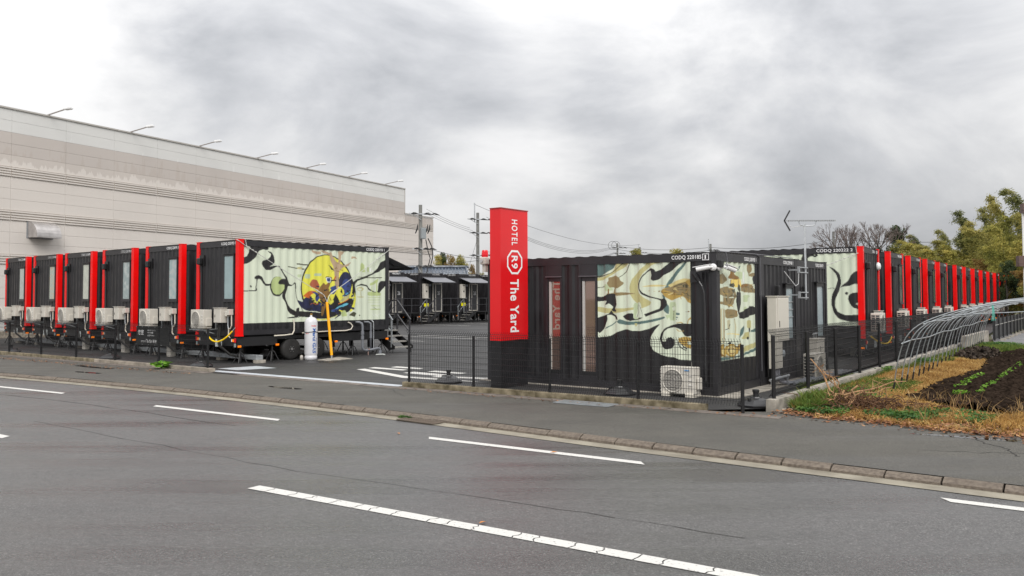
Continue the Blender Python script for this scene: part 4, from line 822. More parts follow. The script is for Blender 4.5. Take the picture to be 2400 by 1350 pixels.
kerb_run('clean_kerb', FL0+ul*17.2, FL1, .14, .10, mat('new_kerb_concrete', (.27, .235, .19), .85, var=.3, vscale=4, bump=.3, bscale=60), 'cleaner pale end of the kerb wall left of the lot entrance')
kerb_run('mossy_kerb', FR0, FR1, .14, .11, MOSSC, 'mossy concrete kerb wall in front of the black office and red sign')
# gutter lids in front of the property line
lids = empty('covered_gutter'); tag(lids, kind='structure')
for (p0, p1) in ((FR0+un*.24-ud*5.6, FR1+un*.24+ud*1.4), (FL1+un*.24-ul*12, FL1+un*.24+ul*.2)):
    ln = np.linalg.norm(p1-p0); t = (p1-p0)/ln; n = np.array([t[1], -t[0]]); n = n if n[1] < 0 else -n; k = int(ln/.5)
    for i in range(k):
        a = p0+t*(ln*i/k+.006); b = p0+t*(ln*(i+1)/k-.006); dz = random.uniform(.004, .010); mb = MB()
        q = [a-n*.14, a-n*.05, a-n*.05+t*.03, a+n*.03+t*.03, a+n*.03, a+n*.16, b+n*.16, b-n*.14]
        mb.prism([tuple(x) for x in q], -.05, dz) if False else mb.add([(*x, dz) for x in q]+[(*x, -.03) for x in q], [tuple(range(8))]+[(j, 8+j, 8+(j+1) % 8, (j+1) % 8) for j in range(8)])
        mb.build('gutter_lid', LIDC, lids)

# hairline cracks in the old pavement and road
CRK = mat('crack_dark', (.012, .011, .010), .9)
def crack(name, pts, z, w=.012, seed=1):
    r = random.Random(seed); P = [np.array(pts[0], float)]
    for a, b in zip(pts, pts[1:]):
        a = np.array(a, float); b = np.array(b, float)
        for k in range(1, 8): P.append(a+(b-a)*k/7+np.array([r.gauss(0, .025), r.gauss(0, .025)]))
    mb = MB()
    for a, b in zip(P, P[1:]):
        t = (b-a)/(np.linalg.norm(b-a)+1e-6); n = np.array([-t[1], t[0]])*w*r.uniform(.3, .7); mb.add([(*(a-n), z), (*(b-n), z), (*(b+n), z), (*(a+n), z)], [(0, 1, 2, 3)])
    return tag(mb.build(name, CRK), kind='structure')
crack('pavement_crack', [(6.58, 12.1), (6.45, 11.6), (6.5, 11.1), (6.3, 10.6)], .003, .016, 1)
crack('pavement_crack', [(5.3, 11.1), (5.9, 10.95), (6.6, 10.8)], .0035, .010, 2)
crack('pavement_crack', [(-3.5, 19.3), (-2.6, 18.4), (-2.2, 17.2)], .003, .012, 3)
crack('road_crack', [(-8.2, 14.5), (-5.4, 12.35), (-2.6, 10.3), (.2, 8.6), (2.0, 7.4)], RZ+.003, .008, 4)
crack('road_crack', [(-12, 19.1), (-8.2, 16.6), (-4.6, 13.9)], RZ+.003, .012, 5)
# ------------------------------------------------------------------ container trailers
LEN, WID, HGT = 6.058, 2.438, 2.93
def ac_unit(parent, x0, x1, y0, y1, z0, z1, face='x', name='air_conditioner', louvre_side=None):
    """outdoor unit; fan on the -x face ('x') or the -y face ('y')"""
    mb = MB(); mb.bevbox(x0, x1, y0, y1, z0, z1, .012); b = mb.build(name, BEIGE, parent)
    w = (y1-y0) if face == 'x' else (x1-x0); hh = (z1-z0); r = min(w*.36, hh*.42); zc = (z0+z1)/2-.01
    rim = MB(); g = MB(); n = 26
    if face == 'x':
        yc = y1-r-.05; P = lambda a, b_, o: (x0-o, yc+a, zc+b_)
    else:
        xc = x0+r+.05; P = lambda a, b_, o: (xc+a, y0-o, zc+b_)
    ring = [P(cos(2*pi*i/n)*r, sin(2*pi*i/n)*r, .008) for i in range(n+1)]; rim.tube(ring, .012, 6, False); rim.build('fan_rim', BEIGE, b)
    disc = MB(); disc.add([P(cos(2*pi*i/n)*r, sin(2*pi*i/n)*r, .003) for i in range(n)], [tuple(range(n))]); disc.build('fan_opening', BEIGED, b)
    for k in range(1, 9):
        zz = -r+2*r*k/9; hw = math.sqrt(max(0, r*r-zz*zz)); g.beam(P(-hw, zz, .012), P(hw, zz, .012), .006)
    for k in range(1, 4): rr = r*k/4; g.tube([P(cos(2*pi*i/16)*rr, sin(2*pi*i/16)*rr, .012) for i in range(17)], .004, 4, False)
    g.build('fan_grille', mat('grey_grille', (.42, .40, .36), .5), b)
    for k in range(3):
        s = MB(); zz = z0+hh*(.32+.18*k)
        s.box(x0-.012, x0+.01, y0+.04, y0+.12, zz, zz+.025); s.build('front_slot', mat('pale_slot', (.66, .64, .60), .5), b)
    if face == 'x':        # condenser fins behind an open guard on the two ends
        for (ya, sgn) in ((y1, 1),):
            q = MB(); q.box(x0+.03, x1-.03, ya, ya+.006, z0+.05, z1-.06); q.build('coil_panel', mat('coil_dark', (.04, .045, .05), .5), b)
            f = MB()
            for k in range(8): zz = z0+.05+(hh-.11)*k/7; f.beam((x0+.02, ya+.012, zz), (x1-.02, ya+.012, zz), .016)
            f.beam(((x0+x1)/2, ya+.012, z0+.05), ((x0+x1)/2, ya+.012, z1-.06), .018); f.build('coil_guard', BEIGE, b)
        v = MB(); v.bevbox(x0+.10, x1-.02, y0-.05, y0, z0+.08, z0+.32, .01); v.build('valve_cover', BEIGE, b)
    return b

def make_trailer(z0, door_end=True, window=True, art=None, detail=True):
    root = empty('container_trailer'); z1 = z0+HGT
    fr = MB()
    for nm_, za, zb in (('top_rail', z1-.185, z1-.01), ('bottom_rail', z0, z0+.15)):
        for y in (0, WID-.06): fr = MB(); fr.box(.0, LEN, y, y+.06, za, zb); fr.build(nm_, FRAMEB, root)
        for x in (.0, LEN-.06): fr = MB(); fr.box(x, x+.06, .06, WID-.06, za, zb); fr.build(nm_, FRAMEB, root)
    for y in (0, WID): 
        mb = MB(); s = -1 if y == 0 else 1; ya, yb = (y-.012, y+.165) if y == 0 else (y-.165, y+.012)
        mb.box(-.012, .165, ya, yb, z0-.0, z1+.0); mb.box(-.02, .175, ya-.008, yb+.008, z1, z1+.022); mb.box(-.02, .175, ya-.01, yb+.01, z0-.035, z0)
        mb.build('red_corner_post', RED, root)
        mb = MB(); ya, yb = (y-.008, y+.15) if y == 0 else (y-.15, y+.008)
        mb.box(LEN-.15, LEN+.008, ya, yb, z0, z1); mb.box(LEN-.16, LEN+.018, ya-.01, yb+.01, z1, z1+.02); mb.build('corner_post', FRAMEB, root)
    for y, U, Nn in ((.012, (1, 0), (0, -1)), (WID-.012, (1, 0), (0, 1))):
        mb = MB(); corr_wall(mb, (0, y), U, Nn, .165, LEN-.15, z0+.15, z1-.185); mb.build('side_wall', BLACK, root)
    mb = MB(); corr_wall(mb, (.014, 0), (0, 1), (-1, 0), .16, WID-.16, z0+.15, z1-.185, per=.262, ph=.08)
    mb.build('end_wall', BLACK, root)
    mb = MB(); us, f = corr_profile(.04, LEN-.04, .36, .03)
    mb.v = [(u, y, z1+.014-f(u)*.6) for u in us for y in (.004, WID-.004)]; mb.f = [(2*i, 2*i+2, 2*i+3, 2*i+1) for i in range(len(us)-1)]; mb.m = [0]*len(mb.f); mb.build('roof', ROOFM, root)
    # window
    if window:
        wf = MB(); y0, y1, za, zb = .25, .84, z0+1.07, z0+2.50
        for a in ((y0, y0+.05, za, zb), (y1-.05, y1, za, zb)): wf.box(-.02, .03, *a)
        for a in ((za, za+.05), (zb-.06, zb)): wf.box(-.02, .03, y0+.05, y1-.05, *a)
        wf.box(-.04, .0, y0-.03, y1+.04, za-.05, za-.0); wf.box(-.06, .0, y0-.04, y1+.05, zb+.0, zb+.025)
        w = wf.build('window_frame', FRAMEB, root); p = MB(); p.add([(-.008, y0+.05, za+.05), (-.008, y1-.05, za+.05), (-.008, y1-.05, zb-.06), (-.008, y0+.05, zb-.06)], [(3, 2, 1, 0)]); p.build('pane', GLASSF if art is None else art, w)
    # vent hood with its down pipe
    mb = MB(); zc = z0+2.35; mb.box(-.03, .0, 1.98, 2.24, zc-.17, zc+.17); mb.bevbox(-.17, -.03, 2.02, 2.19, zc-.14, zc+.08, .03); mb.tube([(-.05, 2.12, zc-.1), (-.03, 2.12, zc-.4), (-.03, 2.12, z0+.2)], .035, 7); mb.build('vent_hood', DARK, root)
    ac_unit(root, -.42, -.12, 1.30, 2.04, z0+.19, z0+.78)
    br = MB()
    for y in (1.36, 1.98): br.beam((.02, y, z0+.16), (-.46, y, z0+.16), .04); br.beam((.0, y, z0+.02), (-.40, y, z0+.15), .03)
    br.beam((-.44, 1.3, z0+.16), (-.44, 2.04, z0+.16), .04); br.beam((-.03, 1.19, z0+.16), (-.03, 1.19, z0+.62), .05); br.build('bracket', GALVD, root)
    mb = MB(); mb.bevbox(-.23, -.0, .62, 1.02, z0+.38, z0+.83, .01); mb.box(-.25, .0, .60, 1.04, z0+.83, z0+.845); eb = mb.build('switch_box', BEIGE, root)
    mb = MB(); mb.box(-.238, -.23, .93, .95, z0+.55, z0+.63); mb.build('lock', DARK, eb)
    mb = MB(); mb.bevbox(-.14, .0, .42, .54, z0+.58, z0+.74, .01); mb.bevbox(-.16, .0, .27, .40, z0+.62, z0+.80, .01); mb.build('valve_housing', BEIGE, root)
    mb = MB(); mb.tube([(-.06, .48, z0+.58), (-.06, .48, z0+.30), (-.05, .46, z0+.18)], .018, 6); mb.build('water_pipe', GALV, root)
    mb = MB(); mb.tube([(-.05, .30, z0+.62), (-.05, .29, z0+.3), (-.05, .36, z0+.2), (-.05, .45, z0+.19), (-.05, .46, z0-.02), (-.04, .38, z0-.08)], .02, 6); mb.build('drain_hose', HOSE, root)
    mb = MB()
    for dy in (0, .09): mb.tube([(-.12, .80+dy, z0+.38), (-.13, .84+dy, z0-.1), (-.12, .78+dy, z0-.35), (.1, .55+dy, z0-.62), (.45, .35+dy, .14)], .028, 7)
    mb.build('power_cable', RUBBER, root)
    # chassis
    ch = MB()
    for y in (.05, WID-.20): ch.box(.0, 1.42, y, y+.15, z0-.34, z0-.06); ch.box(1.42, 3.62, y+.02, y+.15, z0-.17, z0-.06); ch.box(3.62, LEN, y, y+.15, z0-.34, z0-.06)
    for x in (.02, 1.3, 3.7, 5.9): ch.box(x, x+.1, .2, WID-.2, z0-.32, z0-.08)
    ch.box(.0, LEN, .2, WID-.2, z0-.05, z0-.002); ch.box(-.03, .02, .1, WID-.1, z0-.33, z0-.07)
    for x in (.05, 2.0, 4.0, 5.8):
        for y in (.08, WID-.2): ch.box(x, x+.12, y, y+.1, z0-.06, z0+.0)
    for x in (1.99, 2.97): ch.tube([(x, .2, .35), (x, WID-.2, .35)], .05, 8)
    ch.build('chassis', DARK, root)
    for x in (1.99, 2.97):
        for y, s in ((.06, 1), (WID-.06, -1)):
            ty = MB(); ty.lathe([(.20, 0), (.30, -.005*0), (.345, .03), (.352, .1), (.345, .18), (.30, .21), (.20, .21)], 24, (x, 0, .352), 'y')
            ty.v = [(a, y+s*b, c) for a, b, c in ty.v]; tyre = ty.build('wheel', RUBBER, root, smooth=True)
            rm = MB(); rm.lathe([(.205, .02), (.195, .03), (.15, .05), (.09, .03), (.055, .03), (.05, .0), (.02, -.01)], 16, (x, 0, .352), 'y'); rm.v = [(a, y+s*b, c) for a, b, c in rm.v]; rm.build('rim', mat('black_rim', (.03, .03, .03), .25), tyre, smooth=True)
            nut = MB()
            for k in range(6): t = 2*pi*k/6; nut.lathe([(.012, -.01), (.012, .03)], 6, (x+.09*cos(t), 0, .352+.09*sin(t)), 'y')
            nut.lathe([(.04, -.02), (.045, .02)], 10, (x, 0, .352), 'y'); nut.v = [(a, y+s*(b+.0), c) for a, b, c in nut.v]; nut.build('wheel_nuts', mat('bright_nut', (.35, .35, .34), .3, metal=.7), tyre)
    for x in (.16, 1.30, 4.55, 5.85):
        for y in (.14, WID-.14):
            j = MB(); j.tube([(x, y, .06), (x, y, z0-.42)], .03, 8); j.tube([(x, y, z0-.45), (x, y, z0-.34)], .018, 6)
            for k in range(4): t = pi/4+k*pi/2; j.tube([(x, y, .34), (x+.07*cos(t), y+.07*sin(t), .30), (x+.21*cos(t), y+.21*sin(t), .012)], .017, 5)
            j.build('jack_stand', DARK, root)
    for y, s in ((.16, 1), (WID-.16, -1)):
        mb = MB(); mb.box(-.05, -.03, min(y, y+s*.10), max(y, y+s*.10), z0-.20, z0-.12); mb.build('tail_lamp', ORANGE, root)
        mb = MB(); ya = y-s*.10; mb.prism([(-.05, ya), (-.05, y-s*.01), (-.035, y-s*.01), (-.035, ya)], z0-.22, z0-.09); mb.build('reflector', REDL, root)
        mb = MB(); mb.box(-.05, -.03, min(y+s*.10, y+s*.15), max(y+s*.10, y+s*.15), z0-.20, z0-.12); mb.build('reversing_lamp', WHITEP, root)
        mb = MB(); mb.box(-.045, -.03, min(y, y-s*.09), max(y, y-s*.09), z0-.36, z0-.25); mb.build('data_plate', mat('plate_grey', (.25, .29, .29), .4), root)
    pl = MB(); pl.box(-.055, -.035, .86, 1.20, z0-.37, z0-.14); plo = pl.build('number_plate', mat('plate_white', (.62, .66, .66), .4), root)
    for y in (.03, WID-.03):
        s = -1 if y < 1 else 1
        for x in (.05, 1.40, 3.72, LEN-.06): mb = MB(); mb.bevbox(x-.055, x+.055, min(y, y+s*.05), max(y, y+s*.05), z0-.37, z0-.31, .008); mb.build('side_marker', ORANGE, root)
    if door_end: add_door_end(root, z0)
    return root

def add_door_end(root, z0, num=None):
    z1 = z0+HGT; X = LEN
    mb = MB(); corr_wall(mb, (X-.014, 0), (0, 1), (1, 0), .15, 1.30, z0+.15, z1-.185, per=.262, ph=.1); mb.box(X-.04, X-.014, 1.30, WID-.15, z0+.15, z1-.185); mb.build('door_wall', BLACK, root)
    d = MB(); d.box(X-.01, X+.03, 1.36, 2.24, z0+.03, z0+2.12); dr = d.build('door', mat('door_charcoal', (.035, .035, .038), .4), root)
    f = MB()
    for a in ((1.31, 1.38, z0+.02, z0+2.17), (2.22, 2.29, z0+.02, z0+2.17), (1.38, 2.22, z0+2.10, z0+2.17), (1.38, 2.22, z0+.02, z0+.07)): f.box(X, X+.045, *a)
    f.build('door_frame', BEIGE, dr)
    s = MB(); s.box(X+.03, X+.034, 1.58, 1.67, z0+.06, z0+2.1); s.build('glazed_strip', mat('door_strip', (.45, .42, .38), .3), dr)
    h = MB(); h.beam((X+.06, 1.47, z0+.95), (X+.06, 1.47, z0+1.25), .03); h.build('door_handle', DARK, dr)
    hb = MB(); hb.bevbox(X, X+.26, .24, .66, z0+1.02, z0+2.12, .012); hbo = hb.build('water_heater', BEIGE, root); k = MB(); k.box(X+.26, X+.265, .36, .56, z0+2.0, z0+2.06); k.box(X+.26, X+.265, .40, .52, z0+1.5, z0+1.62); k.build('flue', DARK, hbo)
    c = MB(); c.box(X, X+.06, .92, 1.14, z0+1.95, z0+2.11); c.build('socket_box', mat('socket_grey', (.30, .33, .36), .4), root)
    l = MB(); l.lathe([(.10, 0), (.11, .03), (.08, .09), (.03, .11)], 14, (X, 2.0, z0+2.28), 'x'); l.build('round_lamp', WHITEP, root)
    n = MB(); n.box(X, X+.006, .42, .92, z0+.42, z0+.66); n.build('yellow_notice', YELS, root)
    aw = MB(); aw.bevbox(X+.01, X+.16, .12, 2.62, z0+2.48, z0+2.66, .03); awo = aw.build('awning', FRAMEB, root)
    q = MB(); q.add([(X+.14, .16, z0+2.61), (X+.14, 2.58, z0+2.61), (X+1.32, 2.58, z0+2.22), (X+1.32, .16, z0+2.22)], [(0, 1, 2, 3)]); q.add([(X+.14, .16, z0+2.60), (X+.14, 2.58, z0+2.60), (X+1.32, 2.58, z0+2.21), (X+1.32, .16, z0+2.21)], [(3, 2, 1, 0)]); q.build('awning_cloth', mat('awning_cloth_grey', (.15, .153, .17), .55), awo)
    q = MB(); q.beam((X+1.32, .12, z0+2.20), (X+1.32, 2.62, z0+2.20), .09, .07); q.build('front_bar', FRAMEB, awo)
    q = MB()
    for y in (.3, 2.44): q.beam((X+.12, y, z0+2.5), (X+.7, y+.2*(1 if y < 1 else -1), z0+2.30), .05); q.beam((X+.7, y+.2*(1 if y < 1 else -1), z0+2.30), (X+1.3, y, z0+2.2), .05)
    q.build('folding_arm', DARK, awo)
    # landing, stair and rails
    zp = z0+.0; st = MB(); st.box(X+.09, X+1.0, .95, 3.35, zp-.06, zp-.01); landing = st.build('landing', DARK, root)
    lg = MB()
    for x in (X+.14, X+.95):
        for y in (1.0, 2.2, 3.3): lg.beam((x, y, .1), (x, y, zp-.04), .07); lg.tube([(x, y, .03), (x, y, .12)], .01, 5); lg.lathe([(.035, .0), (.03, .03)], 8, (x, y, .005))
    lg.build('landing_legs', DARK, landing)
    for i in range(4):
        t = MB(); y = -.05+.24*i; z = .21+.195*i; t.box(X+.14, X+.96, y-.11, y+.12, z-.012, z+.012); t.box(X+.14, X+.96, y-.12, y-.105, z-.035, z+.012); t.build('tread', TREADM, root)
    for x in (X+.11, X+.99):
        s = MB(); pts = [(-.22, .14), (-.22, .26), (.90, zp+.02), (1.10, zp+.02), (1.10, zp-.12), (.08, .10)]
        s.add([(x-.012, y, z) for y, z in pts]+[(x+.012, y, z) for y, z in pts], [tuple(range(6)), tuple(range(11, 5, -1))]+[(i, (i+1) % 6, 6+(i+1) % 6, 6+i) for i in range(6)]); s.tube([(x, -.12, .01), (x, -.12, .15)], .012, 6); s.lathe([(.03, 0), (.025, .03)], 8, (x, -.12, .005)); s.build('stringer', DARK, root)
        r = MB(); r.beam((x, -.10, 1.18), (x, .62, zp+1.03), .045); r.beam((x, .62, zp+1.03), (x, 3.35 if x > X+.5 else .95, zp+1.03), .045); r.beam((x, .02, .80), (x, .66, zp+.53), .04); r.beam((x, .66, zp+.53), (x, 3.35 if x > X+.5 else .95, zp+.53), .03)
        for y, za, zb in ((-.05, .2, 1.22), (.62, zp-.3, zp+1.03)): r.beam((x, y, za), (x, y, zb), .045)
        if x > X+.5:
            for y in (1.4, 2.3, 3.33): r.beam((x, y, zp), (x, y, zp+1.03), .045)
        r.build('handrail', GALVD if x < X+.5 else mat('rail_black', (.05, .05, .055), .3), root)

D1A = radians(90)-.6982            # z rotation that turns local +x into the left row's direction
A0 = (-8.3535, 25.6871, 0)
def number_end(root, body, z0, x=-.002):
    fit_text('lettering', body, .80, .10, frame((x-.0, 1.0, z0+HGT-.152), (0, -1, 0), (0, 0, 1)), root)
def number_side_r(root, body, z0, side=-1):
    if side < 0: M = frame((5.02, -.003, z0+HGT-.155), (1, 0, 0), (0, 0, 1))
    else: M = frame((1.22, WID+.003, z0+HGT-.158), (-1, 0, 0), (0, 0, 1))
    fit_text('lettering', body, .84, .108, M, root)
def boxed(root, ch, M0, s=.145):
    put_text('lettering', ch, s*.8, M0, root, xs=.62, bold=.005)

Z0L = .863
D1v = np.array([sin(.6982), cos(.6982)]); D2v = np.array([-D1v[1], D1v[0]])
panes = [mat('pane_frost_a', (.27, .36, .37), .2, var=.1, vscale=1.5), mat('pane_frost_b', (.30, .38, .38), .2, vscale=5, col2=(.40, .43, .42), lo=.45, hi=.6),
         mat('pane_frost_c', (.27, .33, .33), .2, vscale=4, col2=(.42, .46, .45), lo=.5, hi=.62), mat('pane_frost_d', (.46, .48, .42), .25, var=.1),
         mat('pane_frost_e', (.38, .42, .37), .25, vscale=6, col2=(.5, .38, .25), lo=.5, hi=.72), mat('pane_frost_f', (.40, .44, .41), .25, var=.08)]
proto_l = make_trailer(Z0L, door_end=False)
leftnums = ['CODQ 220193 1', 'CODQ 220191 1', 'CODQ 220192 1', 'CODQ 220189 1', 'CODQ 220190 1', 'CODQ 220188 1']
leftlab = ['black container trailer whose long side carries the mural of a yellow egg and brown tree', 'black red-posted container trailer immediately left of the yellow egg mural trailer',
           'second container trailer to the left of the yellow egg mural trailer', 'third container trailer to the left of the yellow egg mural trailer',
           'container trailer with colourful stickers in its window, second from the far left', 'leftmost container trailer, at the far end of the left row against the beige store wall']
offs = [0, 3.42, 6.74, 10.04, 13.2, 16.38]
for i in range(6):
    p = np.array(A0[:2])+D2v*offs[i]
    t = make_trailer(Z0L, door_end=True) if i == 0 else (proto_l if i == 1 else copy_tree(proto_l))
    t.location = (p[0], p[1], 0); t.rotation_euler = (0, 0, D1A+random.uniform(-.006, .006)*(i > 0))
    tag(t, leftlab[i], 'container trailer', 'black container trailers with red corner posts')
    for ch in t.children:
        if ch.name.startswith('window_frame'):
            for pn in ch.children: pn.data = pn.data.copy(); pn.data.materials[0] = panes[i]
    number_end(t, leftnums[i], Z0L)
    if i == 0:
        T0 = t; number_side_r(t, leftnums[0], Z0L); put_text('plate_text', '・219', .10, frame((-.058, 1.16, Z0L-.33), (0, -1, 0), (0, 0, 1)), t, xs=.8, bold=.003, m=mat('plate_ink', (.03, .10, .05), .5))
        mural('mural', 'M193', (0, .012), (1, 0), (0, -1), .166, 5.905, 1.225, 3.605, .02, t)
# right row
TR = .61; R1v = np.array([sin(TR), cos(TR)]); R2v = np.array([-R1v[1], R1v[0]]); R0 = np.array([12.79, 30.63])*.885; Z0R = .66
proto_r = make_trailer(Z0R, door_end=False)
proto_r.name = 'container_trailer'
for ch in list(proto_r.children):
    if ch.name.startswith('window_frame'):
        for pn in ch.children: pn.data.materials[0] = GLASSD
steps = np.cumsum([0, 4.74, 4.54, 4.29, 4.71, 5.84, 4.59, 4.85, 4.64, 4.66, 4.58, 4.55, 4.64, 4.45])*.885
ordn = ['', 'second', 'third', 'fourth', 'fifth', 'sixth', 'seventh', 'eighth', 'ninth', 'tenth', 'eleventh', 'twelfth', 'thirteenth', 'last and farthest']
rz_r = math.atan2(R2v[1], R2v[0])
for k in range(14):
    p = R0+R1v*(steps[k]+WID)
    if k == 0: t = make_trailer(Z0R, door_end=False, window=False)
    elif k == 1: t = proto_r
    else: t = copy_tree(proto_r)
    t.location = (p[0]+random.uniform(-.04, .04)*(k > 0), p[1]+random.uniform(-.04, .04)*(k > 0), 0); t.rotation_euler = (0, 0, rz_r+random.uniform(-.006, .006)*(k > 0))
    tag(t, 'windowless container trailer with black and cream mural, nearest in the right row' if k == 0 else '%s container trailer from the near end of the right row beside the field' % ordn[k], 'container trailer', 'black container trailers with red corner posts')
    number_end(t, 'CODQ 2202%02d 1' % (22+k), Z0R)
    if k == 0:
        T222 = t; fit_text('lettering', 'CODQ 220222 2', 1.15, .115, frame((1.45, WID+.003, Z0R+HGT-.155), (-1, 0, 0), (0, 0, 1)), t)
        mural('mural', 'M222', (0, WID-.012), (1, 0), (0, 1), .166, 5.9, 1.03, 3.40, .025, t)
        mb = MB(); mb.lathe([(.13, 0), (.14, .04), (.10, .10), (.02, .12)], 16, (0, .30, Z0R+2.35), 'x'); mb.v = [(-a, b, c) for a, b, c in mb.v]; mb.build('round_hood', WHITEP, t)
        mb = MB(); mb.tube([(-.02, .62, Z0R+HGT), (-.02, .62, Z0R+1.9), (-.02, .62, Z0R+.3)], .018, 6); mb.build('aerial_cable', DARK, t)
# far row, door ends towards the lot
C25 = np.array([-6.9, 62.88]); rz_f = math.atan2(-D2v[1], -D2v[0]); proto_f = make_trailer(Z0L, door_end=True)
for k, num, lab in ((-1, '26', 'container trailer with door number 26 at the back of the lot'), (0, '25', 'container trailer with door number 25 and extended grey awning at the back of the lot'),
                    (1, '24', 'container trailer with door number 24 just left of the red sign tower'), (2, '23', 'container trailer behind the red sign tower, next after door 24')):
    t = proto_f if k == -1 else copy_tree(proto_f); p = C25+D1v*4.06*k+D2v*LEN
    t.location = (p[0], p[1], 0); t.rotation_euler = (0, 0, rz_f); tag(t, lab, 'container trailer', 'black container trailers with red corner posts')
    fit_text('door_number', num, .27, .30, frame((LEN+.036, 1.80, Z0L+1.28), (0, 1, 0), (0, 0, 1)), t, bold=.03)
    fit_text('lettering', 'CODQ 2202%02d 1' % (17-k-1), .80, .10, frame((LEN+.003, 1.30, Z0L+HGT-.155), (0, 1, 0), (0, 0, 1)), t, bold=.03)
    number_side_r(t, 'CODQ 2202%02d 3' % (17-k-1), Z0L)

# ------------------------------------------------------------------ office of three containers
OTH = .6438; E1 = np.array([sin(OTH), cos(OTH)]); E2 = np.array([-E1[1], E1[0]]); OB = np.array([4.1059, 16.8865])
def oxy(a, b): q = OB+E1*a+E2*b; return float(q[0]), float(q[1])      # a along the short side, b along the long face
office_rz = math.atan2(E1[1], E1[0])                                   # local x = E1, local y = E2
OLEN = 5.86
def make_office(ix, num, lab):
    x0 = ix*(WID+.02); root = empty('office_container', (*oxy(x0, 0), 0), office_rz, lab, 'office container', 'three black containers joined as the reception office'); Z1 = 2.90; W = WID
    f = MB()
    for nm_, za, zb in (('top_rail', Z1-.17, Z1), ('bottom_rail', .02, .18)):
        for y in (.0, OLEN-.06): f = MB(); f.box(.09, W-.09, y, y+.06, za, zb); f.build(nm_, FRAMEB, root)
        if ix == 0: f = MB(); f.box(.0, .06, .09, OLEN-.09, za, zb); f.build(nm_, FRAMEB, root)
    for x, y in ((0, 0), (W, 0), (0, OLEN), (W, OLEN)):
        mb = MB(); xa, xb = (x, x+.16) if x == 0 else (x-.12, x); ya, yb = (y, y+.10) if y == 0 else (y-.12, y)
        mb.box(xa-.006*(x == 0), xb, ya-.006*(y == 0), yb+.006*(y > 0), .0, Z1); mb.box(xa-.015*(x == 0), xb+.0, ya-.015*(y == 0), yb, Z1, Z1+.025); mb.box(xa-.015*(x == 0), xb, ya-.015*(y == 0), yb, .0, .11); mb.build('corner_post', FRAMEB, root)
    e = MB()
    if ix == 0: corr_wall(e, (0, .014), (1, 0), (0, -1), .16, W-.12, .18, Z1-.17, per=.278)
    else: corr_wall(e, (0, .014), (1, 0), (0, -1), .16, W-.12, .18, Z1-.17, per=.262, ph=.1)
    e.build('end_wall', BLACK, root)
    r = MB(); us, fn = corr_profile(.03, OLEN-.03, .36, .03); r.v = [(x, u, Z1+.016-fn(u)*.5) for u in us for x in (.004, W-.004)]; r.f = [(2*i, 2*i+1, 2*i+3, 2*i+2) for i in range(len(us)-1)]; r.m = [0]*len(r.f); r.build('roof', ROOFM, root)
    return root, Z1
OF, Z1 = make_office(0, 1, 'near office container with painted mural, two tall slit windows and cameras on its corner')
# long face (local x = 0, facing -x): corrugated bays between the window bays
def lw(a, b, ph=0.): mb = MB(); corr_wall(mb, (.014, 0), (0, 1), (-1, 0), a, b, .18, Z1-.17, ph=ph); return mb
lw(.10, .57, .1).build('side_wall', BLACK, OF); lw(3.27, 3.72, .12).build('side_wall', BLACK, OF); lw(4.17, OLEN-.12).build('side_wall', BLACK, OF)
mural('mural', 'M185', (.014, 0), (0, 1), (-1, 0), .57, 2.78, .18, Z1-.171, .0125, OF)
mural('mural', 'M185S', (0, .014), (1, 0), (0, -1), .16, 2.16, .20, Z1-.171, .0125, OF, proud=.004)
for (a, b) in ((2.79, 3.27), (3.72, 4.17)):
    mb = MB(); ca, cb = a+.05, b-.06; za, zb = .36, 2.46
    mb.box(.0, .05, a, ca, .18, Z1-.17); mb.box(.0, .05, cb, b, .18, Z1-.17); mb.box(.004, .05, ca, cb, zb, Z1-.17); mb.box(.004, .05, ca, cb, .18, za); w = mb.build('window_bay', FRAMEB, OF)
    mb = MB(); mb.box(-.03, .0, ca-.05, cb+.05, zb-.0, zb+.022); mb.build('drip_cap', mat('cap_grey', (.10, .09, .10), .3), w)
    mb = MB(); mb.add([(.045, ca, za), (.045, cb, za), (.045, cb, zb-.1), (.045, ca, zb-.1)], [(3, 2, 1, 0)]); mb.build('pane', mat('bronze_glass', (.34, .24, .20), .03, metal=.75), w)
    mb = MB(); mb.box(.015, .05, cb-.085, cb-.03, za, zb-.1); mb.build('sash', mat('pale_sash', (.42, .42, .40), .35), w)
    mb = MB(); mb.box(.02, .05, ca, cb, zb-.1, zb); mb.build('head_trim', FRAMEB, w)
    mb = MB(); mb.box(-.005, .01, ca-.02, cb+.02, za-.07, za-.0); mb.build('sill', DARK, w)
fit_text('lettering', 'CODQ 220185', .66, .095, frame((-.003, .98, Z1-.135), (0, -1, 0), (0, 0, 1)), OF)
fit_text('lettering', '1', .028, .08, frame((-.003, .245, Z1-.125), (0, -1, 0), (0, 0, 1)), OF)
mb = MB()
for a in ((.155, .165, -.15, -.02), (.285, .295, -.15, -.02), (.165, .285, -.15, -.14), (.165, .285, -.03, -.02)): mb.box(-.004, -.0, a[0], a[1], Z1+a[2], Z1+a[3])
mb.build('lettering_box', WHITE, OF)
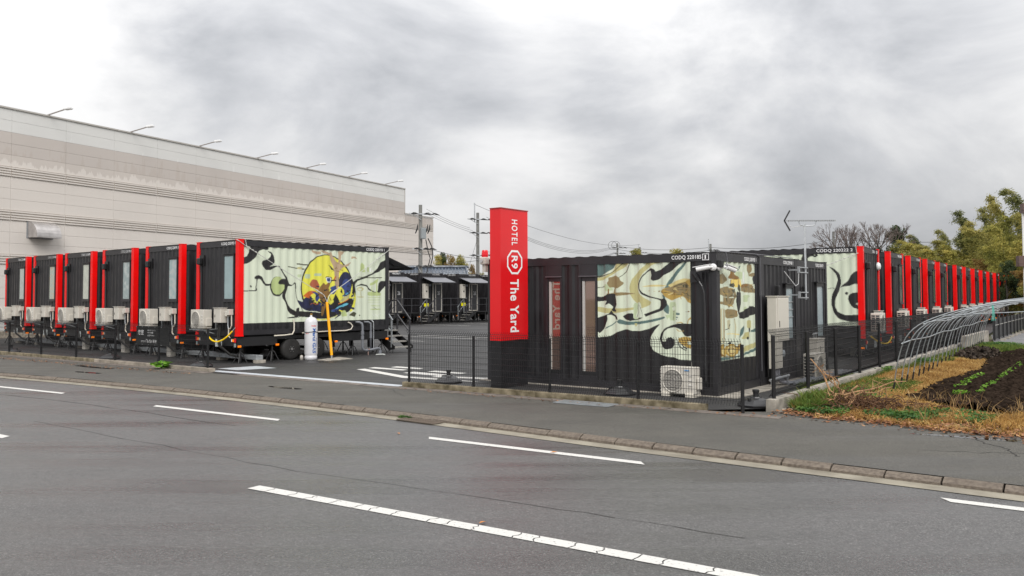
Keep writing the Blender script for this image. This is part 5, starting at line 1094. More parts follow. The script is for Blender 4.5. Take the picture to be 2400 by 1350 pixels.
for ix, lab, num in ((0, None, '220185'), (1, 'middle office container with a narrow frosted window behind the beige meter cabinet', '220186'), (2, 'far office container with tall frosted window beside the antenna mast', '220187')):
    r = OF if ix == 0 else make_office(ix, num, lab)[0]
    fit_text('lettering', 'CODQ %s 1' % num, .70, .095, frame((1.48, -.003, Z1-.14), (1, 0, 0), (0, 0, 1)), r)
    if ix:
        wz = (.95, 2.30) if ix == 1 else (.90, 2.36); wx = (1.50, 2.10) if ix == 1 else (1.42, 2.06)
        mb = MB(); mb.box(wx[0], wx[0]+.05, -.04, .03, *wz); mb.box(wx[1]-.05, wx[1], -.04, .03, *wz); mb.box(wx[0], wx[1], -.04, .03, wz[1]-.1, wz[1]); mb.box(wx[0], wx[1], -.04, .03, wz[0], wz[0]+.05); mb.box(wx[0]-.05, wx[1]+.05, -.09, .0, wz[1], wz[1]+.025); w = mb.build('window_frame', FRAMEB, r)
        mb = MB(); mb.add([(wx[0]+.05, -.012, wz[0]+.05), (wx[1]-.05, -.012, wz[0]+.05), (wx[1]-.05, -.012, wz[1]-.1), (wx[0]+.05, -.012, wz[1]-.1)], [(0, 1, 2, 3)]); mb.build('pane', mat('office_frost', (.30, .36, .38), .2, var=.08), w)
        if ix == 1:
            mb = MB()
            for zz in (1.86, 1.68, 1.5): mb.box(wx[0]+.05, wx[1]-.05, -.03, -.015, zz, zz+.02)
            mb.build('window_bars', GALV, w)
        mb = MB(); mb.bevbox(.35 if ix == 2 else .9, .43 if ix == 2 else .98, -.10, .0, 2.0, 2.26, .02); mb.build('vent_cap', DARK, r)
mb = MB(); mb.box(.02, 7.4, -.35, OLEN+.2, -.02, .0); pl = mb.build('office_plinth', CONC); pl.location = (*oxy(0, 0), 0); pl.rotation_euler = (0, 0, office_rz)
E3 = MB(); E3.box(-.12, 7.6, -.42, OLEN+.2, -.03, .02); bpy.data.objects.remove(pl); pl = E3.build('office_plinth', CONC); pl.location = (*oxy(0, 0), 0); pl.rotation_euler = (0, 0, office_rz); tag(pl, 'pale concrete slab under the black office containers', 'plinth')

# sign tower
SG = empty('sign_tower', (-.25, 18.53, 0), office_rz, 'tall red HOTEL R9 The Yard sign tower on a black box base', 'sign')   # local x = E1 (text face, normal -y), y = E2
SK = .965; sz = lambda z: 2.03+(z-2.03)*SK
mb = MB(); mb.box(0, 1.02, 0, .30, sz(1.015), sz(4.067)); mb.build('red_body', REDS, SG)
mb = MB(); mb.box(.01, 1.01, .008, .292, .0, sz(1.015)-.001); mb.build('black_base', BLACK, SG)
for p_, q_ in (((-.006, -.006), (1.026, -.006)), ((-.006, .006), (-.006, .30))):
    mb = MB(); mb.beam((*p_, sz(4.06)), (*q_, sz(4.06)), .02); mb.build('edge_trim', mat('dark_red_trim', (.30, .02, .02), .4), SG)
TD, TU = (0, 0, -1), (1, 0, 0)      # lettering runs downwards, tops of the letters to the right
fit_text('lettering', 'HOTEL', .58, .217, frame((.405, -.003, sz(3.82)), TD, TU), SG, bold=.012, spacing=1.25)
fit_text('lettering', 'R9', .29, .232, frame((.395, -.003, sz(2.975)), TD, TU), SG, bold=.016, spacing=1.1)
fit_text('lettering', 'The Yard', 1.19, .318, frame((.347, -.003, sz(2.43)), TD, TU), SG, bold=.022, spacing=1.08)
mb = MB(); cx, cz, pr = .516, sz(2.825), []
for ra, rb in ((.285, .27), (.242, .227)):
    pr.append([(cx-ra, cz-rb*.42), (cx-ra*.42, cz-rb), (cx+ra*.42, cz-rb), (cx+ra, cz-rb*.42), (cx+ra, cz+rb*.42), (cx+ra*.42, cz+rb), (cx-ra*.42, cz+rb), (cx-ra, cz+rb*.42)])
V = [(x, -.004, z) for p in pr for x, z in p]; mb.add(V, [(i, (i+1) % 8, 8+(i+1) % 8, 8+i) for i in range(8)]); mb.build('octagon_emblem', WHITE, SG)
# ------------------------------------------------------------------ things fixed to or standing by the office
def oplace(name, label, cat, group=None): return empty(name, (*oxy(0, 0), 0), office_rz, label, cat, group)
# camera: two white bullet cameras, a lamp conduit, junction box
cm = oplace('security_camera', 'white bullet camera on the office corner pointing left over the mural', 'camera', 'cameras on the office corner')
mb = MB(); mb.lathe([(.075, 0), (.075, .03), (.05, .06)], 14, (-.0, .06, 2.60), 'x'); mb.v = [(-a, b, c) for a, b, c in mb.v]; mb.build('mount', WHITEP, cm)
mb = MB(); mb.tube([(-.05, .06, 2.60), (-.12, .11, 2.61)], .028, 8); mb.build('arm', WHITEP, cm)
mb = MB(); mb.tube([(-.10, .10, 2.61), (-.22, .34, 2.56)], [.05, .052], 12); mb.beam((-.09, .08, 2.662), (-.25, .40, 2.60), .10, .012); mb.build('housing', WHITEP, cm)
mb = MB(); mb.tube([(-.22, .34, 2.56), (-.222, .344, 2.559)], .042, 10); mb.build('lens', DARK, cm)
cm2 = oplace('security_camera', 'white bullet camera on the office corner pointing right along the short side', 'camera', 'cameras on the office corner')
mb = MB(); mb.lathe([(.075, 0), (.075, .03), (.05, .06)], 14, (.10, 0, 2.60), 'y'); mb.v = [(a, -b, c) for a, b, c in mb.v]; mb.build('mount', WHITEP, cm2)
mb = MB(); mb.tube([(.10, -.05, 2.60), (.2, -.12, 2.61)], .028, 8); mb.build('arm', WHITEP, cm2)
mb = MB(); mb.tube([(.20, -.13, 2.605), (.46, -.20, 2.54)], .05, 12); mb.beam((.18, -.13, 2.662), (.52, -.22, 2.585), .10, .012); mb.build('housing', WHITEP, cm2)
mb = MB(); mb.tube([(.46, -.20, 2.54), (.465, -.201, 2.539)], .043, 10); mb.build('lens', DARK, cm2)
cd = oplace('wall_conduit', 'black jointed conduit head and down pipe on the office wall right of the mural', 'conduit')
mb = MB(); mb.tube([(-.06, .46, 2.48), (-.07, .40, 2.40), (-.06, .35, 2.32)], [.05, .045, .03], 8); mb.build('conduit_head', DARK, cd)
mb = MB(); mb.tube([(-.06, .35, 2.32), (-.05, .29, 2.22), (-.04, .25, 2.08), (-.03, .24, 1.8), (-.03, .24, .3)], .022, 7); mb.build('conduit_pipe', mat('satin_black_pipe', (.03, .03, .032), .25), cd)
mb = MB(); mb.box(-.02, .0, .30, .56, 2.30, 2.53); mb.build('back_plate', FRAMEB, cd)
jb = oplace('junction_box', 'black junction box with looping cable under the roof rail of the office corner', 'junction box')
mb = MB(); mb.bevbox(.02, .13, -.11, -.0, 2.60, 2.74, .01); mb.build('box', DARK, jb)
mb = MB(); mb.tube([(.10, -.04, Z1+.02), (.2, -.12, Z1+.01), (.24, -.14, 2.72), (.18, -.10, 2.6)], .012, 6); mb.tube([(.1, .02, Z1+.03), (2.0, .02, Z1+.045), (4.7, .03, Z1+.04)], .01, 5); mb.tube([(2.25, -.0, Z1+.03), (2.36, -.03, Z1-.02), (2.36, -.03, 2.0), (2.36, -.03, .35)], .012, 6); mb.build('cable', mat('grey_cable', (.10, .10, .11), .4), jb)
ac = oplace('air_conditioner', 'beige outdoor air conditioner on feet in front of the office mural wall', 'air conditioner', 'outdoor units of the office')
tmp = MB(); 
def ac_x(parent, x0, x1, y0, y1, z0, z1): return ac_unit(parent, x0, x1, y0, y1, z0, z1, 'x', 'casing')
ac_x(ac, -.46, -.16, .30, 1.03, .07, .60); mb = MB()
for y in (.38, .90): mb.bevbox(-.50, -.10, y-.06, y+.10, .0, .09, .01)
mb.build('feet', mat('cream_feet', (.62, .58, .50), .5), ac)
put_text('mark', 'DAIKIN', .035, frame((-.473, .50, .53), (0, -1, 0), (0, 0, 1)), ac, xs=.9, bold=.001, m=mat('blue_print', (.02, .25, .6), .5))
ac2 = oplace('air_conditioner', 'beige outdoor air conditioner behind the fence below the far office window, fins showing', 'air conditioner', 'outdoor units of the office')
b = ac_unit(ac2, 0, .30, 0, .80, 0, .62, 'x', 'casing'); M = Matrix.Translation((5.65, -1.05, .12)) @ Matrix.Rotation(radians(0), 4, 'Z')
for o in [b]: o.matrix_local = Matrix.Translation((5.30, -.55, .0)) @ Matrix.Rotation(pi/2, 4, 'Z') @ Matrix.Scale(1, 4)
# fins towards the camera side
cb = oplace('meter_cabinet', 'tall beige meter cabinet on a channel post behind the corner of the fence', 'cabinet')
mb = MB(); mb.bevbox(2.48, 3.28, -.34, -.12, 1.0, 2.0, .012); mb.box(2.46, 3.30, -.36, -.10, 2.0, 2.02); cc = mb.build('casing', BEIGE, cb)
mb = MB(); mb.bevbox(2.54, 3.24, -.352, -.34, 1.04, 1.96, .006); mb.build('door', mat('beige_door', (.60, .57, .50), .4), cc); mb = MB(); mb.box(2.60, 2.62, -.362, -.352, 1.32, 1.46); mb.build('handle', DARK, cc)
mb = MB(); mb.box(2.50, 2.86, -.32, -.14, .40, 1.0); mb.build('cable_cover', mat('beige_channel', (.52, .49, .43), .5), cb)
mb = MB(); 
for k in range(3): mb.tube([(2.57+.10*k, -.25, .42), (2.60+.10*k, -.26, .22), (2.72+.11*k, -.32, .10), (3.0+.14*k, -.38, .05)], .03, 7)
mb.build('flexible_conduit', mat('grey_flexible', (.22, .22, .25), .4), cb)
mb = MB(); mb.box(2.80, 2.94, -.11, -.03, .0, 1.9); mb.build('post', DARK, cb)
dm = oplace('round_meter', 'round glass electric meter on the office wall beside the cabinet post', 'meter')
mb = MB(); mb.lathe([(.09, 0), (.095, .05), (.08, .11), (.04, .13)], 16, (3.52, 0, .68), 'y'); mb.v = [(a, -b-.02, c) for a, b, c in mb.v]; mb.build('glass_dome', mat('meter_glass', (.30, .33, .35), .12), dm); mb = MB(); mb.box(3.42, 3.62, -.03, -.0, .52, .86); mb.build('base', mat('meter_base', (.20, .20, .2), .5), dm)
bx = oplace('power_cabinet', 'beige cabinet with open fittings on top under the far office window', 'cabinet')
mb = MB(); mb.bevbox(5.45, 6.05, -.30, -.04, .20, .92, .01); mb.box(5.43, 6.07, -.32, -.03, .92, .94); mb.build('casing', BEIGE, bx); mb = MB(); mb.box(5.70, 5.715, -.31, -.30, .6, .75); mb.build('handle', DARK, bx)
mb = MB()
for x in (5.75, 5.87, 5.99): mb.tube([(x, -.12, .94), (x, -.12, 1.05)], .012, 6); mb.tube([(x-.04, -.12, 1.04), (x+.04, -.12, 1.06)], .018, 6)
mb.build('pipe_fittings', GALV, bx)
# pipes and ducts lying along the short side
dk = oplace('cable_duct', 'grey ribbed cable ducts lying on the ground beside the office containers', 'ducts')
for k in range(5):
    mb = MB(); y = -.42-.11*k; mb.tube([(2.9+.1*k, y, .05), (4.5, y+.02*math.sin(k), .06), (7.0, y-.05, .05)], .035, 7); mb.build('duct', mat('ribbed_grey', (.20, .21, .23), .45), dk)
tr = oplace('cable_tray', 'galvanised cable tray on the slab edge by the corner of the office', 'cable tray')
mb = MB(); mb.tube([(1.9, -.38, .20), (3.1, -.38, .22)], .03, 8); mb.beam((2.0, -.38, .1), (2.0, -.38, .2), .04); mb.beam((3.0, -.38, .1), (3.0, -.38, .2), .04); mb.build('rail', GALV, tr)
# antenna mast
an = oplace('antenna', 'television antenna with V shaped reflector on a pipe mast beside the office', 'antenna')
AX, AY = 4.80, -.25
mb = MB(); mb.tube([(AX, AY, 1.93), (AX, AY, 3.78)], .026, 8); mb.build('mast', GALV, an)
mb = MB()
for z in (2.70, 2.58, 2.10, 1.97): mb.beam((AX+.08, AY-.03, z), (AX-.52, AY-.03, z), .022)
for z in (2.64, 2.04): mb.beam((AX-.5, AY, z-.08), (AX-.5, AY, z+.08), .05); mb.beam((AX-.5, AY, z), (AX-.5, 0, z), .03)
mb.build('brackets', GALV, an)
w = Vector((1, .14, 0)); w.z = 0; ax = Vector((math.cos(office_rz), -math.sin(office_rz), 0))     # boom runs across the picture (world X)
bo = Vector((AX, AY, 3.86)); a = bo-ax*.50; bq = bo+ax*.76
mb = MB(); mb.beam(a, bq, .034)
for i in range(22): c = a+(bq-a)*((i+2)/24); perp = Vector((-ax.y, ax.x, 0))*.06; mb.beam(c-perp, c+perp, .014)
mb.build('boom', mat('boom_grey', (.30, .31, .32), .4), an)
mb = MB(); mb.tube([bo-ax*.15, bo-ax*.12-Vector((0, 0, .10)), bo-Vector((0, 0, .13)), bo+ax*.24-Vector((0, 0, .12)), bo+ax*.28], .015, 6); mb.build('boom_support', GALV, an)
mb = MB(); mb.tube([a+ax*.10, a+ax*.13-Vector((0, 0, .12)), a+ax*.2-Vector((0, 0, .17)), bo-ax*.05-Vector((0, 0, .12)), Vector((AX+.03, AY, 3.6)), Vector((AX+.03, AY, 2.8))], .008, 5); mb.tube([Vector((AX-.5, AY, 2.6)), Vector((AX-.55, AY, 2.3)), Vector((AX-.75, AY, 2.25)), Vector((AX-.95, -.05, 2.6))], .009, 5); mb.build('feed_cable', mat('white_cable', (.5, .5, .5), .5), an)
for s in (1, -1):
    mb = MB(); mb.beam(a, a+ax*.14+Vector((0, 0, s*.25)), .034, .03)
    mb.build('reflector_wing', DARK, an)
# guy wire from roof corner to the far trailer
# beacon on its pillar
bc = oplace('warning_beacon', 'red warning beacon on a pale horn box behind the red sign tower', 'beacon')
mb = MB(); mb.box(-.10, -.0, 5.86, 5.96, 2.62, 2.80); mb.bevbox(-.16, .05, 5.82, 6.00, 2.80, 2.98, .02); mb.build('horn_housing', BEIGE, bc)
mb = MB(); mb.lathe([(.075, 2.98), (.085, 3.03), (.075, 3.12), (.065, 3.15)], 14, (-.06, 5.91, 0)); mb.build('red_beacon', mat('beacon_red', (.75, .01, .02), .15), bc)
mb = MB(); mb.tube([(-.17, 5.93, 2.89), (-.185, 5.93, 2.89)], .045, 12); mb.build('horn', mat('horn_grey', (.45, .45, .45), .5), bc)

# ------------------------------------------------------------------ things by the egg mural trailer (local frame of that trailer)
def tplace(name, label, cat, group=None): return empty(name, (A0[0], A0[1], 0), D1A, label, cat, group)
gc = tplace('gas_cylinder', 'white Marui GAS gas cylinder standing beside the trailer wheels', 'gas cylinder'); gx, gy = 2.42, -.36
mb = MB(); mb.lathe([(.20, .0), (.20, .12), (.185, .13), (.20, .17), (.208, .2), (.208, 1.20), (.19, 1.29), (.14, 1.35), (.07, 1.38), (.035, 1.39), (.035, 1.44)], 28, (gx, gy, 0)); mb.build('bottle', mat('cylinder_white', (.62, .62, .64), .35, var=.05), gc, smooth=True)
mb = MB(); mb.tube([(gx, gy, 1.43), (gx, gy, 1.50)], .02, 8); mb.tube([(gx-.04, gy, 1.47), (gx+.05, gy, 1.47)], .014, 6); mb.build('valve', mat('brass', (.45, .28, .06), .35, metal=.6), gc)
mb = MB(); mb.tube([(gx+.215*cos(t*pi/10), gy+.215*sin(t*pi/10), .90+.01*sin(t)) for t in range(21)], .012, 5, False); mb.build('strap', RUBBER, gc)
def on_cyl(body, length, cap, th0, z0, R, m, vertical=True, nm='lettering', bold=.02):
    me = text_mesh(body, 1.0, 1., bold, depth=.001).copy(); co = np.array([v.co[:] for v in me.vertices]); a = co.min(0); b = co.max(0)
    x = (co[:, 0]-a[0])*length/(b[0]-a[0]); y = (co[:, 1]-a[1])*cap/(b[1]-a[1])
    if vertical: ang = th0+y/R; z = z0-x
    else: ang = th0+x/R; z = z0+y
    for i, v in enumerate(me.vertices): v.co = (gx+cos(ang[i])*(R+.002+.001*(co[i, 2] > 0)), gy+sin(ang[i])*(R+.002+.001*(co[i, 2] > 0)), z[i])
    me.materials.clear(); me.materials.append(m); return link(nm, me, gc)
cam_ang = math.atan2(-22.9-gy, -14.3-gx)      # towards the camera
BLU = mat('blue_letter', (.01, .10, .38), .5); REDT = mat('red_letter', (.7, .02, .02), .5)
on_cyl('Marui GAS', .80, .115, cam_ang+.25, 1.02, .209, BLU, bold=.03)
on_cyl('Iwatani', .16, .045, cam_ang+.08, 1.08, .209, REDT, vertical=False)
on_cyl('LPG 50', .10, .03, cam_ang-.85, .84, .209, REDT, vertical=False); on_cyl('SERVICE CENTER', .30, .02, cam_ang+.92, .72, .209, BLU)
sg = tplace('regulator_cap', 'small white cap standing on the asphalt left of the gas cylinder', 'cap')
mb = MB(); mb.lathe([(.055, 0), (.055, .10), (.045, .14), (.02, .16)], 14, (2.16, -.22, 0)); mb.build('cap_body', mat('cap_white', (.45, .42, .38), .6), sg, smooth=True)
mb = MB(); mb.box(2.13, 2.135, -.28, -.276, .08, .09); mb.build('vent_hole', DARK, sg)
yp = tplace('guy_anchor', 'yellow sleeved guy wire anchor leaning up from the concrete pad to the mural', 'guy anchor')
top = Vector((3.02, -.40, 1.86)); bot = Vector((3.05, -.62, .12))
mb = MB(); mb.tube([bot, top], .045, 12); mb.build('yellow_sleeve', mat('yellow_orange_sleeve', (.95, .42, .0), .4), yp)
mb = MB(); mb.tube([bot-Vector((0, 0, .12)), bot], .03, 8); mb.build('anchor_rod', GALV, yp)
mb = MB()
for e, n_ in ((Vector((.10, -.02, 3.68)), 5), (Vector((5.98, -.02, 3.66)), 5)):
    t2 = top+Vector((0, 0, .12)); sgn = -1 if e.x < 1 else 1; k1 = t2+Vector((sgn*.12, .02, .12)); mb.tube([top, t2+Vector((sgn*.06, 0, .02)), k1], .012, 5); mb.tube([k1, k1*.3+e*.7 if False else k1.lerp(e, .5)-Vector((0, 0, .02)), e], .011, 5)
    for i in range(5): c = k1.lerp(e, .80+.035*i); mb.tube([c, c+(e-k1).normalized()*.05], .022, 5)
    c = k1.lerp(e, .02); mb.tube([c, k1.lerp(e, .10)], .022, 6)
mb.tube([(.10, -.03, 3.68), (-.03, -.03, 3.76), (-.03, .1, 3.8)], .011, 5); mb.tube([(.25, -.03, 3.58), (.20, -.03, 3.8)], .011, 5); mb.tube([(5.98, -.03, 3.66), (6.09, -.02, 3.74)], .011, 5)
mb.build('guy_wire', mat('pale_wire', (.50, .50, .47), .4), yp)
pd = tplace('anchor_pad', 'diamond shaped pale concrete pad around the yellow guy anchor', 'pad')
mb = MB(); mb.prism([(2.34, -.82), (2.36, -1.38), (3.38, -1.28), (3.58, -.32)], -.02, .025); mb.build('pad', CONC, pd)
pv = tplace('drain_pipes', 'grey plastic drain pipes dropping from the mural trailer to the ground', 'pipes')
mb = MB(); mb.tube([(4.52, -.04, 1.16), (4.62, -.12, 1.15), (4.70, -.16, 1.10), (4.72, -.17, 1.0), (4.72, -.17, .30), (4.74, -.17, .22), (4.84, -.17, .17), (5.1, -.17, .18), (5.42, -.17, .22), (5.50, -.17, .20), (5.52, -.17, .10), (5.52, -.17, .0)], .042, 10); mb.build('main_pipe', PVC, pv, smooth=True)
mb = MB(); mb.tube([(4.90, -.04, 1.15), (5.02, -.12, 1.15), (5.10, -.15, 1.10), (5.11, -.15, .98), (5.11, -.15, .18)], .032, 10); mb.build('side_pipe', PVC, pv, smooth=True)
mb = MB(); mb.tube([(5.24, -.04, 1.20), (5.26, -.12, 1.14), (5.26, -.13, .2)], .016, 8); mb.tube([(5.24, -.03, 1.19), (5.24, -.03, 1.23)], .035, 8); mb.build('thin_pipe', GALV, pv)
mb = MB()
for (x, y, z, r) in ((4.72, -.17, .62, .058), (4.72, -.17, .78, .058), (5.11, -.15, .64, .045), (5.11, -.15, .76, .045), (5.52, -.17, .08, .06)): mb.tube([(x, y, z-.06), (x, y, z+.06)], r, 10)
mb.build('coupling', PVC, pv); mb = MB(); mb.tube([(4.98, -.17, .0), (4.98, -.17, .2)], .012, 6); mb.tube([(4.98, -.24, .2), (4.98, -.10, .2)], .02, 6); mb.build('pipe_stand', mat('pinkish_post', (.45, .30, .26), .6), pv)
hs = tplace('cream_hose', 'cream hose looping along the lower edge of the egg mural trailer', 'hose')
mb = MB(); mb.tube([(1.98, -.03, 1.32), (1.99, -.05, 1.15), (1.98, -.06, .95), (1.90, -.08, .84), (1.6, -.08, .815), (1.25, -.04, .81)], .022, 7); mb.build('left_hose', HOSE, hs)
mb = MB(); mb.tube([(2.3, -.06, .86), (3.1, -.06, .88), (4.1, -.06, .88), (4.3, -.07, .92), (4.36, -.08, 1.02), (4.30, -.05, 1.12), (4.2, -.03, 1.16)], .020, 7); mb.build('right_hose', HOSE, hs)
sh = tplace('loose_pipe', 'short white pipe offcut lying on the asphalt under the mural trailer', 'pipe offcut'); mb = MB(); mb.tube([(5.0, -.55, .03), (5.25, -.60, .03), (5.32, -.66, .02)], .022, 7); mb.build('offcut', mat('pale_pipe', (.45, .47, .45), .5), sh)
# yellow sleeved cables slung across the trailer ends
def slung(name, label, pts, loc, rz):
    o = empty(name, loc, rz, label, 'cable guard', 'yellow sleeved cables across the trailer ends'); mb = MB()
    P = []; a, c, b = [Vector(p) for p in pts]
    for i in range(15): t = i/14; P.append(a*(1-t)**2+c*2*t*(1-t)+b*t**2)
    mb.tube(P[1:-1], .024, 8); mb.build('yellow_tube', YEL, o); mb = MB(); mb.tube(P[:2]+[P[1]], .012, 6); mb.tube(P[-2:], .012, 6); mb.build('cable_end', GALV, o); return o
slung('slung_cable', 'yellow sleeved cable sagging across the end of the egg mural trailer', [(-.03, .12, 1.10), (-.32, .75, .30), (-.25, 1.40, .95)], (A0[0], A0[1], 0), D1A)
slung('slung_cable', 'yellow sleeved cable sagging across the first trailer end of the right row', [(-.1, WID-.05, .78), (-.45, .9, .10), (-.2, -.9, .62)], (*(R0+R1v*WID), 0), rz_r)
gw = empty('roof_guy_wire', (*(R0+R1v*WID), 0), rz_r, 'steel guy wire with clamps from the right row red post down behind the office', 'guy wire'); mb = MB()
P0 = Vector((.17, WID+.03, Z0R+HGT-.22)); P1 = Vector((1.75, WID+1.2, 2.62)); mb.tube([P0, P1], .011, 5); mb.tube([(-.03, WID-.1, Z0R+HGT-.1), P0], .011, 5); mb.tube([P0, (.2, WID+.02, Z0R+HGT+.02)], .011, 5)
for i in range(7): c = P0.lerp(P1, .06+.07*i); mb.tube([c, c+(P1-P0)*.012], .024, 5)
mb.build('wire', mat('pale_wire2', (.45, .45, .42), .4), gw)
# cable trunking running under the left row
tk = tplace('cable_trunking', 'long grey trunking on blocks running under the ends of the left trailer row', 'trunking')
for k in range(9):
    mb = MB(); y = 2.1*k-.25; mb.bevbox(.48, .72, y+.01, y+2.09, .10, .24, .008); mb.build('trunking_length', GALVD, tk)
for k in range(10):
    mb = MB(); mb.box(.44, .76, 2.1*k-.33, 2.1*k-.13, 0.0, .095); mb.build('support_block', CONC, tk)
for i, y in enumerate((4.55, 7.9, 11.2)):
    pb = tplace('pedestal_box', ['beige pedestal box on the ground under the second trailer of the left row', 'beige pedestal box on the ground under the third trailer of the left row', 'beige pedestal box on the ground under the fourth trailer of the left row'][i], 'pedestal box', 'beige boxes under the left row'); mb = MB(); mb.bevbox(.25, .45, y, y+.26, .0, .52, .01); mb.build('box', BEIGE, pb); mb = MB(); mb.box(.24, .252, y+.05, y+.21, .1, .45); mb.build('lid', mat('beige_lid', (.50, .47, .42), .5), pb)
pbr = empty('pedestal_box', (*(R0+R1v*WID), 0), rz_r, 'beige pedestal box under the nearest trailer of the right row', 'pedestal box', 'beige boxes under the right row'); mb = MB(); mb.bevbox(.3, .6, 1.5, 1.75, .0, .48, .01); mb.build('box', BEIGE, pbr); mb = MB(); mb.box(.29, .302, 1.55, 1.7, .1, .42); mb.build('lid', MATS['beige_lid'], pbr)

# black weighted bases
def weight_base():
    o = empty('weight_base'); mb = MB(); mb.lathe([(.33, .0), (.34, .04), (.30, .07), (.20, .13), (.11, .16), (.10, .18)], 8, (0, 0, 0)); mb.build('rubber_foot', mat('black_rubber', (.018, .018, .02), .35), o)
    mb = MB(); mb.tube([(0, 0, .16), (0, 0, .27)], .05, 8); mb.lathe([(.06, .25), (.065, .30), (.05, .31)], 8); mb.build('socket', DARK, o)
    mb = MB(); mb.tube([(.18, .05, .12), (.18, .05, .165)], .035, 8); mb.build('filler_cap', DARK, o); return o
wb = weight_base()
for i, ((x, y), lab) in enumerate((((-18.6, 31.3), 'black weighted base behind the left fence at the far left'), ((-13.3, 27.9), 'black weighted base behind the left fence, left of the black notice board'), ((-9.05, 24.55), 'black weighted base behind the last post of the left fence'),
                                   ((-1.50, 19.85), 'black weighted base behind the fence left of the red sign tower'), ((2.2, 17.35), 'black weighted base behind the fence between the slit windows and the air conditioner'), ((4.45, 15.45), 'large black weighted base in the fence corner by the office'))):
    o = wb if i == 0 else copy_tree(wb); o.location = (x, y, .005); o.rotation_euler.z = i*.7; tag(o, lab, 'weight base', 'black weighted bases inside the fence')

# ------------------------------------------------------------------ mesh fences
FENM = mat('fence_black', (.010, .010, .011), .45, spec=.35)
def mesh_panel(name, p0, p1, z0, H, parent, out, vs=.05, wr=.0042, fold=.09):
    if p0[0] > 4.3: wr = .0048
    """welded wire panel with folded top and bottom edges"""
    p0 = Vector((*p0, 0)); p1 = Vector((*p1, 0)); d = p1-p0; ln = d.length; t = d/ln; n = Vector((out[0], out[1], 0)); V = []; F = []
    def wire(pts, r):
        o = len(V)
        for i, p in enumerate(pts):
            q = pts[min(i+1, len(pts)-1)]-pts[max(i-1, 0)]; q.normalize(); a = t if abs(q.dot(t)) < .5 else n; b = q.cross(a).normalized()
            for k in range(3): an = 2*pi*k/3; V.append(tuple(p+(a*cos(an)+b*sin(an))*r))
        for i in range(len(pts)-1):
            for k in range(3): F.append((o+i*3+k, o+i*3+(k+1) % 3, o+(i+1)*3+(k+1) % 3, o+(i+1)*3+k))
    Zv = Vector((0, 0, 1)); k = int(ln/vs)
    for i in range(k+1):
        b = p0+t*(ln*i/k if k else 0)
        wire([b+n*.06+Zv*(z0+.02), b+Zv*(z0+.10), b+Zv*(z0+H-fold), b+n*.075+Zv*(z0+H+.005)], wr)
    for z in [.10, .135]+[.26+.122*j for j in range(8)]:
        if z < H-.15: wire([p0+Zv*(z0+z)-n*.004, p1+Zv*(z0+z)-n*.004], wr*1.15)
    for z, o_ in ((H-.13, -.004), (H-.095, -.004), (H-.05, .035)): wire([p0+Zv*(z0+z)+n*o_, p1+Zv*(z0+z)+n*o_], wr*1.2)
    return tag(fastmesh(name, V, F, FENM, parent), kind='stuff')
def mesh_fence(label, pts, z0, H, out, group=None):
    o = empty('mesh_fence', (0, 0, 0), 0, label, 'fence', group); out = np.array(out)
    for i, p in enumerate(pts):
        mb = MB(); mb.bevbox(p[0]-.028, p[0]+.028, p[1]-.028, p[1]+.028, z0-.12, z0+H-.10, .006); mb.build('fence_post', FENM, o)
        if i < len(pts)-1: a = np.array(p); b = np.array(pts[i+1]); mesh_panel('wire_panel', a+out*.035, b+out*.035, z0, H, o, out)
    return o
un_ = tuple(un)
LPs = [tuple(FL1-ul*(.25+2.42*k)) for k in range(9)][::-1]
leftf = mesh_fence('black welded mesh fence with a notice board, left of the lot entrance', LPs, .10, 1.18, un_)
nRm = FR0+ud*.62
RPs = [tuple(FR0+ud*s) for s in (.40, 1.98, 3.9, 5.85, 7.42)]
mesh_fence('black welded mesh fence in front of the red sign tower and office', [tuple(FR0+ud*.15)]+[RPs[1]]+RPs[2:4]+[(3.98, 14.62)], .10, 1.18, un_)
WP0 = np.array([4.60, 15.00]); WP1 = np.array([20.0, 36.1]); wdv = (WP1-WP0)/np.linalg.norm(WP1-WP0); wn_ = np.array([-wdv[1], wdv[0]])
RQ = [tuple(WP0+wdv*(.12+2.0*k)) for k in range(14)]
mesh_fence('black welded mesh fence on a low wall between the right trailer row and the field', RQ, .19, 1.22, tuple(wn_))
wl = empty('low_wall', (0, 0, 0), 0, 'pale concrete low wall carrying the fence beside the field', 'wall')
for i in range(11):
    a = WP0-wdv*.1+wdv*(2.1*i+.004); b = WP0-wdv*.1+wdv*(2.1*(i+1)-.004); m_ = -wn_*.10; mb = MB(); mb.prism([tuple(a+wn_*.07), tuple(a-wn_*.10), tuple(b-wn_*.10), tuple(b+wn_*.07)], -.15, .19+.0*i); mb.build('wall_block', CONC, wl)
w2 = empty('tall_wall', (0, 0, 0), 0, 'taller grey concrete wall section behind the greenhouse hoops', 'wall')
for i in range(2):
    a = WP0+wdv*(19.6+3.0*i+.004); b = WP0+wdv*(19.6+3.0*(i+1)-.004); mb = MB(); mb.prism([tuple(a-wn_*.24), tuple(a-wn_*.42), tuple(b-wn_*.42), tuple(b-wn_*.24)], -.15, .52); mb.build('wall_block', CONC, w2)
